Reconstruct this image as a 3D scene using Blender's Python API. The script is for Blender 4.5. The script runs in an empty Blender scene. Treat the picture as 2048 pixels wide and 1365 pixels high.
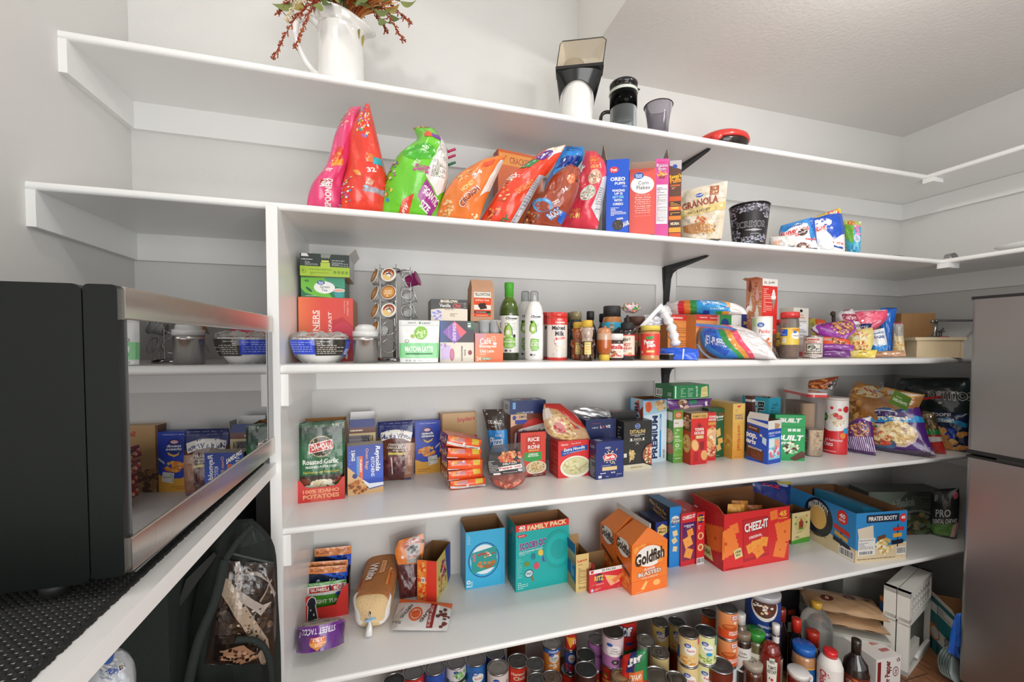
import bpy,math,random
import numpy as np
from mathutils.geometry import tessellate_polygon
PI=math.pi
SC=bpy.context.scene
COL=SC.collection
# ------------------------------------------------------------------ camera model of the room (metres, floor z = 0)
CF,CCY,YAW,PIT,ROL,CH=828.4,714.8,.2785,-.0321,.0024,1.44
_fw=np.array([math.sin(YAW)*math.cos(PIT),math.cos(YAW)*math.cos(PIT),math.sin(PIT)])
_rt=np.array([math.cos(YAW),-math.sin(YAW),0.]);_up=np.cross(_rt,_fw)
_rt,_up=_rt*math.cos(ROL)+_up*math.sin(ROL),-_rt*math.sin(ROL)+_up*math.cos(ROL)
CAM=np.array([0.,0.,CH])
def ray(px,py):return _fw+_rt*(px-1024)/CF-_up*(py-CCY)/CF
def at(px,py,ax,v):
    i='xyz'.index(ax);R=ray(px,py);return CAM+R*(v-CAM[i])/R[i]
def onplane(px,py,P,N):
    R=ray(px,py);return CAM+R*(np.dot(np.array(P)-CAM,N)/np.dot(R,N))
def pj(P):
    Q=np.array(P,float)-CAM;d=Q@_fw;return 1024+CF*(Q@_rt)/d,CCY-CF*(Q@_up)/d
def solve(fn,a,b,n=40):
    fa=fn(a)
    for _ in range(n):
        m=(a+b)/2;fm=fn(m)
        if(fm>0)==(fa>0):a,fa=m,fm
        else:b=m
    return(a+b)/2
def xat(px,Y,z):return solve(lambda x:pj((x,Y,z))[0]-px,-2.5,4.5)
def htop(P,py):return solve(lambda h:pj((P[0],P[1],P[2]+h))[1]-py,-.2,1.5)
S1,S2,S3,S4,S5=2.271,1.831,1.381,.922,.466
YB=1.724
# ------------------------------------------------------------------ colours and materials
def H(c,_c={}):
    if c not in _c:
        _c[c]=tuple((lambda s:s/12.92 if s<=.04045 else((s+.055)/1.055)**2.4)(int(c[i:i+2],16)/255)for i in(0,2,4))+(1.,)
    return _c[c]
K=dict(w='f4f3ef',k='1b1b1d',r='d8241f',o='ef6a1e',y='f2c230',g='2f8c3a',b='1f55b8',n='1c2a5c',p='6a2a86',br='7a4a2a',kr='b98a5c',cr='efe0b8',gy='8a8a88',lg='c9c9c6',pk='e8407a',tl='1fa3a8',lb='3fa6dc',dg='1d4a2c',lm='8cc63c',tn='d9b98a',gd='c99a3a',mr='7c1f22')
def cc(c):return K.get(c,c)
def mat(name,rough=.5,metal=0.,coat=0.,bump=0.,bscale=60.,fixed=None,alpha=None,spec=.5,var=.0,ior=1.4):
    m=bpy.data.materials.new(name);m.use_nodes=True;nt=m.node_tree;N=nt.nodes;L=nt.links
    b=N['Principled BSDF'];out=N['Material Output']
    b.inputs['Roughness'].default_value=rough;b.inputs['Metallic'].default_value=metal
    b.inputs['Coat Weight'].default_value=coat;b.inputs['Coat Roughness'].default_value=.12
    b.inputs['Specular IOR Level'].default_value=spec
    if fixed is None:
        a=N.new('ShaderNodeAttribute');a.attribute_name='Col';csock=a.outputs['Color']
    else:
        a=N.new('ShaderNodeRGB');a.outputs[0].default_value=H(fixed);csock=a.outputs[0]
    tc=N.new('ShaderNodeTexCoord')
    if var:
        n2=N.new('ShaderNodeTexNoise');n2.inputs['Scale'].default_value=9;n2.inputs['Detail'].default_value=3
        L.new(tc.outputs['Object'],n2.inputs['Vector'])
        mr=N.new('ShaderNodeMapRange');mr.inputs[3].default_value=1-var;mr.inputs[4].default_value=1+var
        L.new(n2.outputs['Fac'],mr.inputs[0])
        hs=N.new('ShaderNodeHueSaturation');L.new(mr.outputs[0],hs.inputs['Value']);L.new(csock,hs.inputs['Color']);csock=hs.outputs[0]
    L.new(csock,b.inputs['Base Color'])
    if bump:
        n=N.new('ShaderNodeTexNoise');n.inputs['Scale'].default_value=bscale;n.inputs['Detail'].default_value=3
        L.new(tc.outputs['Object'],n.inputs['Vector'])
        bp=N.new('ShaderNodeBump');bp.inputs['Strength'].default_value=bump;bp.inputs['Distance'].default_value=.01
        L.new(n.outputs['Fac'],bp.inputs['Height']);L.new(bp.outputs[0],b.inputs['Normal'])
    if alpha is not None:
        tr=N.new('ShaderNodeBsdfTransparent');mx=N.new('ShaderNodeMixShader');L.new(csock,tr.inputs[0])
        fr=N.new('ShaderNodeFresnel');fr.inputs[0].default_value=ior
        ad=N.new('ShaderNodeMath');ad.operation='ADD';ad.use_clamp=True;ad.inputs[1].default_value=alpha
        L.new(fr.outputs[0],ad.inputs[0]);L.new(ad.outputs[0],mx.inputs[0])
        L.new(tr.outputs[0],mx.inputs[1]);L.new(b.outputs[0],mx.inputs[2]);L.new(mx.outputs[0],out.inputs[0])
    return m
M=dict(lidm=mat('tin_lid',.42,.55,bump=.02),
    print=mat('printed_card',.42,coat=.15,bump=.02,bscale=90),kraft=mat('raw_card',.85,bump=.08,bscale=160,var=.08),
    film=mat('plastic_film',.28,coat=.6,bump=.22,bscale=38),matte=mat('matte_plastic',.6,bump=.03,bscale=120),
    gloss=mat('gloss_plastic',.18,coat=.3),metal=mat('can_metal',.28,1.,bump=.02),chrome=mat('chrome',.1,1.),
    clear=mat('clear_film',.12,alpha=.16),clearer=mat('clear_plastic',.08,alpha=.05),tint=mat('tinted_plastic',.08,alpha=.12),
    thinfilm=mat('thin_film',.16,alpha=.0,ior=1.22),liquid=mat('syrup_glass',.06,coat=.5,spec=.8),food=mat('food',.7,bump=.4,bscale=140,var=.15),cloth=mat('woven_fabric',.85,bump=.3,bscale=300),
    foil=mat('foil',.3,.85,bump=.15,bscale=30),ceramic=mat('glazed_ceramic',.12,coat=.6,fixed='eeedea'),leafm=mat('dried_plant',.7,var=.2))
# ------------------------------------------------------------------ mesh builder
class MB:
    def __init__(s):s.v,s.f,s.c,s.m,s.s,s.n=[],[],[],[],[],0
    def add(s,V,F,col='w',mi=0,sm=False):
        V=np.asarray(V,float).reshape(-1,3);n=s.n;s.v.append(V);s.n+=len(V)
        many=isinstance(col,list);c=None if many else H(cc(col))
        for i,f in enumerate(F):
            s.f.append([n+int(k)for k in f]);s.c.append(H(cc(col[i]))if many else c);s.m.append(mi);s.s.append(sm)
    def box(s,a,b,col='w',mi=0,fr=None,o=(0,0,0)):
        """box from a to b, in frame fr=(u,n,z) at o"""
        V=np.array([[x,y,z]for x in(a[0],b[0])for y in(a[1],b[1])for z in(a[2],b[2])],float)
        if fr is not None:V=np.array(o)+V@np.array(fr)
        s.add(V,[(0,1,3,2),(4,6,7,5),(0,4,5,1),(2,3,7,6),(0,2,6,4),(1,5,7,3)],col,mi)
    def lathe(s,c,prof,col='w',mi=0,n=28,fr=None,sm=True,sx=1.,sy=1.,caps=True):
        """prof: (r, z[, colour]) from bottom to top"""
        A=np.linspace(0,2*PI,n,endpoint=False);V=[]
        for p in prof:
            P=np.stack([np.cos(A)*p[0]*sx,np.sin(A)*p[0]*sy,np.full(n,p[1])],1);V.append(P)
        V=np.concatenate(V)
        if fr is not None:V=V@np.array(fr)
        V=V+np.array(c);F,C=[],[]
        k=col
        for i in range(len(prof)-1):
            k=prof[i][2]if len(prof[i])>2 else k
            for j in range(n):
                j2=(j+1)%n;F.append((i*n+j,i*n+j2,(i+1)*n+j2,(i+1)*n+j));C.append(k)
        if prof[0][0]>1e-4 and caps:F.append(list(range(n))[::-1]);C.append(prof[0][2]if len(prof[0])>2 else col)
        if prof[-1][0]>1e-4 and caps:F.append([(len(prof)-1)*n+j for j in range(n)]);C.append(prof[-1][2]if len(prof[-1])>2 else k)
        s.add(V,F,C,mi,sm)
    def tube(s,pts,r,col='w',mi=0,n=8,closed=False,sm=True):
        P=np.asarray(pts,float);m=len(P);V=[]
        rr=r if hasattr(r,'__len__')else[r]*m
        for i in range(m):
            if closed:t=P[(i+1)%m]-P[i-1]
            else:t=P[min(i+1,m-1)]-P[max(i-1,0)]
            t=t/(np.linalg.norm(t)+1e-12);a=np.array([0,0,1.])if abs(t[2])<.9 else np.array([1.,0,0])
            u=np.cross(t,a);u/=np.linalg.norm(u);w=np.cross(t,u)
            for k in range(n):
                an=2*PI*k/n;V.append(P[i]+(u*math.cos(an)+w*math.sin(an))*rr[i])
        F=[]
        for i in range(m if closed else m-1):
            i2=(i+1)%m
            for k in range(n):F.append((i*n+k,i*n+(k+1)%n,i2*n+(k+1)%n,i2*n+k))
        if not closed:F+=[list(range(n))[::-1],[(m-1)*n+k for k in range(n)]]
        s.add(V,F,col,mi,sm)
    def build(s,name,mats,parent=None,loc=None):
        me=bpy.data.meshes.new(name);V=np.concatenate(s.v)
        if parent is not None:o0=np.array(parent['_o'])
        else:o0=np.array(loc)if loc is not None else np.array([V[:,0].mean(),V[:,1].mean(),V[:,2].min()])
        me.from_pydata((V-o0).tolist(),[],s.f)
        for m in(mats if isinstance(mats,(list,tuple))else[mats]):me.materials.append(M[m]if isinstance(m,str)else m)
        nl=np.array([len(f)for f in s.f]);C=np.repeat(np.array(s.c,np.float32),nl,axis=0)
        a=me.color_attributes.new('Col','FLOAT_COLOR','CORNER');a.data.foreach_set('color',C.ravel())
        me.polygons.foreach_set('material_index',np.array(s.m,np.int32));me.polygons.foreach_set('use_smooth',np.array(s.s,bool))
        me.update();o=bpy.data.objects.new(name,me);COL.objects.link(o)
        if parent is not None:o.parent=parent
        else:o.location=o0
        o['_o']=[float(x)for x in o0]
        return o
def tag(o,label=None,cat=None,group=None,kind=None):
    for k,v in(('label',label),('category',cat),('group',group),('kind',kind)):
        if v:o[k]=v
    return o
def thing(name,label,cat,loc,group=None):
    o=bpy.data.objects.new(name,None);COL.objects.link(o);o.location=[float(x)for x in loc];o.empty_display_size=.02
    o['_o']=[float(x)for x in loc];return tag(o,label,cat,group)
def struct(name,mb,mats):return tag(mb.build(name,mats,loc=(0,0,0)),kind='structure')
# ------------------------------------------------------------------ printing on faces
def glyphs(txt,bold=0,_c={}):
    k=(txt,bold)
    if k not in _c:
        cu=bpy.data.curves.new('t','FONT');cu.body=txt;cu.size=1;cu.resolution_u=2;cu.fill_mode='FRONT';cu.align_x='CENTER'
        cu.offset=.015*bold;cu.space_line=.85
        ob=bpy.data.objects.new('t',cu);me=ob.to_mesh();me.calc_loop_triangles()
        V=np.array([v.co[:2]for v in me.vertices]).reshape(-1,2);T=[tuple(t.vertices)for t in me.loop_triangles]
        ob.to_mesh_clear();bpy.data.objects.remove(ob);bpy.data.curves.remove(cu)
        lo,hi=V.min(0),V.max(0);_c[k]=((V-lo)/(hi-lo),T)
    return _c[k]
def _clip(poly,ax,v,keep_less):
    out=[]
    for i in range(len(poly)):
        a,b=poly[i-1],poly[i];ia=(a[ax]<=v)==keep_less or a[ax]==v;ib=(b[ax]<=v)==keep_less or b[ax]==v
        if ia!=ib:
            t=(v-a[ax])/(b[ax]-a[ax]);out.append((a[0]+(b[0]-a[0])*t,a[1]+(b[1]-a[1])*t))
        if ib:out.append(b)
    return out
def _slice(polys,ax,n):
    out=[]
    for p in polys:
        lo=min(q[ax]for q in p);hi=max(q[ax]for q in p);i0=int(math.floor(lo*n+1e-9));i1=int(math.ceil(hi*n-1e-9))
        if i1-i0<=1:out.append(p);continue
        for i in range(i0,i1):
            q=_clip(p,ax,(i+1)/n,True)if i+1<i1 else p
            if len(q)>2 and i>i0:q=_clip(q,ax,i/n,False)
            if len(q)>2:out.append(q)
    return out
class Face:
    """S(a, b, h): a 0..1 left to right, b 0..1 top to bottom, h height above the surface; w, hh physical size; nu, nv grid"""
    def __init__(s,S,w,hh,nu=1,nv=1,h0=.0003,dh=.00005):s.S,s.w,s.hh,s.nu,s.nv,s.h,s.dh=S,w,hh,nu,nv,h0,dh
def draw(mb,F,ops,mi=0,seed=1,sm=False):
    rng=random.Random(seed)
    def put(V,T,col,step=True):
        V=[(float(a),float(b))for a,b in V]
        if F.nu>1 or F.nv>1:
            ps=[[V[i]for i in t]for t in T]
            if F.nu>1:ps=_slice(ps,0,F.nu)
            if F.nv>1:ps=_slice(ps,1,F.nv)
            V2,T2=[],[]
            for p in ps:T2.append(list(range(len(V2),len(V2)+len(p))));V2+=p
            V,T=V2,T2
        if not V:return
        A=np.clip(np.array(V),-.02,1.02);mb.add(F.S(A[:,0],A[:,1],np.full(len(A),F.h)),T,col,mi,sm)
        if step:F.h+=F.dh
    asp=F.w/F.hh
    for op in ops:
        k=op[0]
        if k=='R':
            _,x0,y0,x1,y1,c=op;put([(x0,y0),(x0,y1),(x1,y1),(x1,y0)],[(0,1,2,3)],c)
        elif k=='P':
            pts=op[1];T=tessellate_polygon([[(p[0],-p[1],0)for p in pts]]);put(pts,T,op[2])
        elif k=='E':
            _,cx,cy,rx,ry,c=op[:6];r=math.radians(op[6])if len(op)>6 else 0;V=[]
            for i in range(24):
                a=2*PI*i/24;dx,dy=math.cos(a)*rx*F.w,math.sin(a)*ry*F.hh
                V.append((cx+(dx*math.cos(r)+dy*math.sin(r))/F.w,cy+(dy*math.cos(r)-dx*math.sin(r))/F.hh))
            put(V,[(0,i+1,i)for i in range(1,23)],c)
        elif k=='T':
            _,txt,cx,cy,w,h,c=op[:7];rot=op[7]if len(op)>7 else 0;bold=op[8]if len(op)>8 else 1;sh=op[9]if len(op)>9 else 0
            arc=op[10]if len(op)>10 else 0
            V,T=glyphs(txt,bold);W,Hh=w*F.w,h*F.hh
            if abs(rot)==90:W,Hh=h*F.hh,w*F.w
            x=(V[:,0]-.5)*W;y=(V[:,1]-.5)*Hh;x=x+y*sh
            if arc:y=y-arc*Hh*((x/W*2)**2)*1.
            r=math.radians(rot);X=x*math.cos(r)-y*math.sin(r);Y=x*math.sin(r)+y*math.cos(r)
            put(np.stack([cx+X/F.w,cy-Y/F.hh],1),T,c)
        elif k=='F': # fine print
            _,x0,y0,x1,y1,c,n=op;V,T=[],[]
            for i in range(n):
                yy=y0+(y1-y0)*(i+.3)/n;th=(y1-y0)/n*.42;x=x0
                while x<x1-.01:
                    ww=min(rng.uniform(.03,.11)*(x1-x0)/.7,x1-x);j=len(V);V+=[(x,yy),(x,yy+th),(x+ww,yy+th),(x+ww,yy)];T.append((j,j+1,j+2,j+3));x+=ww+.012
                    if rng.random()<.06:break
            put(V,T,c)
        elif k=='B': # photograph of food: a heap of small pieces
            _,cx,cy,rx,ry,cols,n,sz=op
            for i in range(n):
                a=rng.uniform(0,2*PI);q=math.sqrt(rng.random());x,y=cx+math.cos(a)*q*rx,cy+math.sin(a)*q*ry;m=7;ph=rng.random()*6;e=rng.uniform(.55,1)
                V=[(x+math.cos(ph+2*PI*j/m)*sz*rng.uniform(.7,1.1),y+math.sin(ph+2*PI*j/m)*sz*asp*e*rng.uniform(.7,1.1))for j in range(m)]
                V=[(min(max(a_,.005),.995),min(max(b_,.005),.995))for a_,b_ in V]
                put(V,[tuple(range(m))[::-1]],rng.choice(cols),False);F.h+=.000004
            F.h+=F.dh
        elif k=='C': # barcode
            _,x0,y0,x1,y1=op[:5];put([(x0,y0),(x0,y1),(x1,y1),(x1,y0)],[(0,1,2,3)],'w');V,T=[],[];vert=len(op)>5
            L=0.06
            while L<.94:
                q=rng.choice((.015,.03,.045));j=len(V)
                a0,a1=(x0+(x1-x0)*L,x0+(x1-x0)*(L+q));b0,b1=y0+(y1-y0)*.1,y1-(y1-y0)*.15
                if vert:a0,a1=x0+(x1-x0)*.1,x1-(x1-x0)*.15;b0,b1=y0+(y1-y0)*L,y0+(y1-y0)*(L+q)
                V+=[(a0,b0),(a0,b1),(a1,b1),(a1,b0)];T.append((j,j+1,j+2,j+3));L+=q+rng.choice((.015,.03))
            put(V,T,'k')
        elif k=='G': # gradient
            _,x0,y0,x1,y1,c0,c1,n=op[:8];h_=len(op)>8;A,B=[int(cc(c0)[i:i+2],16)for i in(0,2,4)],[int(cc(c1)[i:i+2],16)for i in(0,2,4)]
            for i in range(n):
                t=(i+.5)/n;c=''.join('%02x'%int(a+(b-a)*t)for a,b in zip(A,B));p0,p1=i/n,(i+1)/n
                if h_:q=[(x0+(x1-x0)*p0,y0),(x0+(x1-x0)*p0,y1),(x0+(x1-x0)*p1,y1),(x0+(x1-x0)*p1,y0)]
                else:q=[(x0,y0+(y1-y0)*p0),(x0,y0+(y1-y0)*p1),(x1,y0+(y1-y0)*p1),(x1,y0+(y1-y0)*p0)]
                put(q,[(0,1,2,3)],c,False)
            F.h+=F.dh
        elif k=='Q': # cracker: toothed square
            _,cx,cy,s_,rot,c,c2=op;V=[];r=math.radians(rot);m=6
            for e in range(4):
                for j in range(m*2):
                    t=-1+j/m;d=1 if j%2 else .9;x,y=((t,d),(d,-t),(-t,-d),(-d,t))[e]
                    V.append((cx+(x*math.cos(r)+y*math.sin(r))*s_,cy+(y*math.cos(r)-x*math.sin(r))*s_*asp))
            put(V,tessellate_polygon([[(p[0],-p[1],0)for p in V]]),c)
            put([(cx+math.cos(a)*s_*.14,cy+math.sin(a)*s_*.14*asp)for a in(0,1,2,3,4,5)],[(5,4,3,2,1,0)],c2)
def flatface(mb,O,U,D,ops,col,mi=0,seed=1,Nrm=None):
    """O = top left corner, U = vector to the right, D = vector down"""
    O,U,D=(np.array(t,float)for t in(O,U,D));n=np.cross(D,U);n/=np.linalg.norm(n)
    if Nrm is not None and np.dot(n,Nrm)<0:n=-n
    S=lambda a,b,h:O+a[:,None]*U+b[:,None]*D+h[:,None]*n
    mb.add([O,O+D,O+D+U,O+U],[(0,1,2,3)],col,mi)
    if ops:draw(mb,Face(S,np.linalg.norm(U),np.linalg.norm(D)),ops,mi,seed)
def frame(ang=0,roll=0,pitch=0):
    """ang about z, then roll about the box's depth axis, pitch about its width axis (degrees); rows u, n, z"""
    a,r,p=(math.radians(t)for t in(ang,roll,pitch))
    Rz=np.array([[math.cos(a),math.sin(a),0],[-math.sin(a),math.cos(a),0],[0,0,1]])
    Rr=np.array([[math.cos(r),0,math.sin(r)],[0,1,0],[-math.sin(r),0,math.cos(r)]])
    Rp=np.array([[1,0,0],[0,math.cos(p),math.sin(p)],[0,-math.sin(p),math.cos(p)]])
    return Rr@Rp@Rz
def LO(z,bl,br,top):
    """box on a low shelf: two bottom corners of the front face as seen, and the height of its left top corner"""
    P,Q=at(*bl,'z',z),at(*br,'z',z);d=Q-P;return dict(P=P,ang=math.degrees(math.atan2(d[1],d[0])),w=float(np.hypot(d[0],d[1])),h=htop(P,top))
def HI(z,pl,pr,Y,top,ang=0):
    x=xat(pl,Y,z);P=np.array([x,Y,z]);a=math.radians(ang)
    w=solve(lambda t:pj((x+t*math.cos(a),Y+t*math.sin(a),z))[0]-pr,.001,1.2);return dict(P=P,ang=ang,w=w,h=htop(P,top))
def carton(name,label,cat,g,d,f=('w',[]),l=('w',[]),r=('w',[]),t=('w',[]),group=None,open_=False,inn='kr',flaps=(),roll=0,pitch=0,m='print',seed=1,notch=None,parent=None):
    P,w,h=g['P'],g['w'],g['h'];fr=frame(g['ang'],roll,pitch);u,n,z=fr;mb=MB()
    flatface(mb,P+z*h,u*w,-z*h,f[1],f[0],0,seed,-n)
    flatface(mb,P+z*h+n*d,-n*d,-z*h,l[1],l[0],0,seed+1,-u)
    flatface(mb,P+z*h+u*w,n*d,-z*h,r[1],r[0],0,seed+2,u)
    mb.add([P+n*d,P+n*d+u*w,P+n*d+u*w+z*h,P+n*d+z*h],[(0,3,2,1)],l[0])
    mb.add([P,P+n*d,P+n*d+u*w,P+u*w],[(0,1,2,3)],'kr' if open_ else t[0])
    ms=[m,'kraft']
    if not open_:flatface(mb,P+z*h+n*d,u*w,-n*d,t[1],t[0],0,seed+3,z)
    else:
        e=.0016
        for(a,b)in(((e,0,.002),(w-e,e,h)),((e,d-e,.002),(w-e,d,h)),((0,0,.002),(e,d,h)),((w-e,0,.002),(w,d,h))):
            q=[(x,y,zz)for x in(a[0],b[0])for y in(a[1],b[1])for zz in(a[2],b[2])];V=P+np.array(q)@fr
            i={(e,0):1,(e,d-e):2,(0,0):3,(w-e,0):4}[(a[0],a[1])]
            inner={1:(2,3,7,6),2:(0,4,5,1),3:(4,6,7,5),4:(0,1,3,2)}[i]
            mb.add(V,[inner,(1,5,7,3)],inn,1)
        mb.add([P+u*e+n*e+z*.003,P+u*(w-e)+n*e+z*.003,P+u*(w-e)+n*(d-e)+z*.003,P+u*e+n*(d-e)+z*.003],[(0,1,2,3)],inn,1)
    o=mb.build(name,ms,parent,None if parent is not None else P+u*w/2+n*d/2)
    if parent is None:tag(o,label,cat,group)
    for fl in flaps: # (side, opening angle from straight up, length, outside colour, inside colour)
        s_,an,ln,c1,c2=fl;an=math.radians(an);fb=MB()
        A,B,od={'f':(P+z*h,P+z*h+u*w,-n),'b':(P+z*h+n*d,P+z*h+n*d+u*w,n),'l':(P+z*h,P+z*h+n*d,-u),'r':(P+z*h+u*w,P+z*h+u*w+n*d,u)}[s_]
        dr=z*math.cos(an)+od*math.sin(an);t_=(B-A)*.04;nn=np.cross(dr,B-A);nn=nn/np.linalg.norm(nn)*.0012
        V=[A,B,B-t_+dr*ln,A+t_+dr*ln];V2=[v+nn for v in V]
        out_first=np.dot(nn,od*math.cos(an)-z*math.sin(an))<0
        fb.add(V+V2,[(0,1,2,3),(7,6,5,4),(0,3,7,4),(1,5,6,2),(3,2,6,7)],[c1 if out_first else c2,c2 if out_first else c1,'kr','kr','kr'])
        fb.build('flap','kraft' if c1=='kr' else 'print',o)
    return o
# ------------------------------------------------------------------ bags
def _resamp(P,n):
    P=np.array(P,float);t=np.linspace(0,len(P)-1,n);i=np.minimum(t.astype(int),len(P)-2);fr_=(t-i)[:,None]
    Pm=P[np.maximum(i-1,0)];P0=P[i];P1=P[i+1];P2=P[np.minimum(i+2,len(P)-1)]
    return .5*((2*P0)+(-Pm+P1)*fr_+(2*Pm-5*P0+4*P1-P2)*fr_**2+(-Pm+3*P0-3*P1+P2)*fr_**3)
def noise2(seed,k=7,lo=1.5,hi=6):
    r=random.Random(seed);q=[(r.uniform(lo,hi)*r.choice((-1,1)),r.uniform(lo,hi),r.uniform(0,6.28),r.uniform(.4,1))for _ in range(k)]
    return lambda a,b:sum(w*np.sin(6.28*(x*a*.6+y*b*.6)+p)for x,y,p,w in q)/k*1.6
def bagmesh(mb,L,R,plane,th,col,ops,back=None,wr=.004,seed=1,nu=18,nv=24,zmin=None,crimp=(1,1),pu=.5,mi=0,up=None,full=.35,tb=.4):
    """L, R: outline (pixels, top to bottom); plane: (point, normal) or a function of v giving it"""
    Ls,Rs=_resamp(L,nv+1),_resamp(R,nv+1);G=np.zeros((nv+1,nu+1,3))
    for j in range(nv+1):
        pl=plane(j/nv)if callable(plane)else plane
        A,B=onplane(*Ls[j],*pl),onplane(*Rs[j],*pl)
        for i in range(nu+1):G[j,i]=A+(B-A)*i/nu
    N=np.array((plane(.5)if callable(plane)else plane)[1],float);N=N/np.linalg.norm(N)
    if np.dot(N,CAM-G[nv//2,nu//2])<0:N=-N
    if up is not None:N=np.array(up,float)
    a=np.linspace(0,1,nu+1)[None,:];b=np.linspace(0,1,nv+1)[:,None]
    pv=np.minimum(np.clip(b/full,0,1)if crimp[0]else 1.,np.clip((1-b)/tb,0,1)if crimp[1]else 1.+b*0);pv=np.sin(pv*PI/2)**.8
    pro=np.clip(np.sin(PI*a),0,1)**pu*pv;nz=noise2(seed)(a,b)+.6*noise2(seed+50,9,4,12)(a,b)-.5*np.abs(noise2(seed+80,6,2,7)(a,b))
    edge=np.minimum(np.minimum(a,1-a)*8,1)*np.minimum(np.minimum(b,1-b)*10+.15,1)
    Fr=G+(th*pro+wr*nz*edge)[...,None]*N;Bk=G-(th*pro*.8+wr*.6*nz*edge)[...,None]*N
    if zmin is not None:Fr[...,2]=np.maximum(Fr[...,2],zmin+.0015);Bk[...,2]=np.maximum(Bk[...,2],zmin+.0005)
    def grid(Q,c,flip):
        F=[]
        for j in range(nv):
            for i in range(nu):
                q=(j*(nu+1)+i,(j+1)*(nu+1)+i,(j+1)*(nu+1)+i+1,j*(nu+1)+i+1);F.append(q[::-1]if flip else q)
        mb.add(Q.reshape(-1,3),F,c,mi,True)
    grid(Fr,col,False);grid(Bk,back or col,True)
    FN=np.cross(np.gradient(Fr,axis=1),-np.gradient(Fr,axis=0));FN/=(np.linalg.norm(FN,axis=2,keepdims=True)+1e-12)
    if(FN@N).mean()<0:FN=-FN
    def S(A,B_,h):
        A=np.clip(A,0,1)*nu;B_=np.clip(B_,0,1)*nv;i=np.minimum(A.astype(int),nu-1);j=np.minimum(B_.astype(int),nv-1);fa,fb=(A-i)[:,None],(B_-j)[:,None]
        f=lambda Q:(Q[j,i]*(1-fa)+Q[j,i+1]*fa)*(1-fb)+(Q[j+1,i]*(1-fa)+Q[j+1,i+1]*fa)*fb
        P=f(Fr)+(h[:,None]+.0007)*f(FN)
        if zmin is not None:P[:,2]=np.maximum(P[:,2],zmin+.002)
        return P
    w=np.linalg.norm(G[nv//2,-1]-G[nv//2,0]);hh=np.linalg.norm(G[-1,nu//2]-G[0,nu//2])
    F=Face(S,w,hh,nu,nv)
    if ops:draw(mb,F,ops,mi,seed,True)
    return F,G
def stand(px,Y,z,yaw=0,lean=0):
    """a standing plane that faces the camera at base (px, Y), turned by yaw and leaning back by lean (degrees)"""
    x=xat(px,Y,z);b=math.atan2(-Y,-x)+math.radians(yaw);l=math.radians(lean)
    return(np.array([x,Y,z]),np.array([math.cos(b)*math.cos(l),math.sin(b)*math.cos(l),math.sin(l)]))
def bag(name,label,cat,L,R,plane,th,col,ops=(),m='film',group=None,parent=None,**k):
    mb=MB();bagmesh(mb,L,R,plane,th,col,list(ops),**k)
    o=mb.build(name,m,parent)
    return tag(o,label,cat,group)if parent is None else o
# ------------------------------------------------------------------ round things
def face_ang(x,y):return math.atan2(-y,-x)
def cyl_label(mb,x,y,r,z0,z1,col,ops,turn=0,span=170,nu=16,r2=None,mi=0,seed=1,wrap=True):
    """r at the bottom, r2 at the top; ops cover the visible front"""
    r2=r if r2 is None else r2;th0=face_ang(x,y)+math.radians(turn);sp=math.radians(span)
    def S(a,b,h):
        t=th0+(a-.5)*sp;rr=r2+(r-r2)*b+h;return np.stack([x+np.cos(t)*rr,y+np.sin(t)*rr,z1+(z0-z1)*b],1)
    if wrap:mb.lathe((x,y,0),[(r+.0002,z0),(r2+.0002,z1)],col,mi,40,caps=False)
    else:
        a=np.linspace(0,1,nu+1);V=np.concatenate([S(a,a*0,a*0+.0002),S(a,a*0+1,a*0+.0002)]);mb.add(V,[(i,nu+1+i,nu+2+i,i+1)for i in range(nu)],col,mi,True)
    if ops:draw(mb,Face(S,r*sp,abs(z1-z0),nu,1,.0008,.00005),ops,mi,seed,True)
def jar(name,label,cat,x,y,z,prof,body='gloss',cap=None,lab=None,capm='matte',labm='print',group=None,n=28,inside=None,capname='lid'):
    """prof [(r, h, col)]; cap = (r, h0, h1, colour); lab = list of (r, h0, h1, colour, ops, kwargs)"""
    o=thing(name,label,cat,(x,y,z),group);b=MB();b.lathe((x,y,z),prof,'w',0,n);b.build('body',body,o)
    if inside:b=MB();b.lathe((x,y,z),inside,'w',0,n);b.build('contents','food',o)
    if cap:
        b=MB();r,a,c,k=cap[:4];e=min(.002,(c-a)*.2);b.lathe((x,y,z),[(r,a),(r,c-e),(r-e,c),(.0001,c)],k,0,n)
        b.build(capname,capm,o)
    for q in(lab or[]):
        b=MB();kw=q[5]if len(q)>5 else{};cyl_label(b,x,y,q[0],z+q[1],z+q[2],q[3],q[4],**kw);b.build('label',labm,o)
    return o
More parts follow.
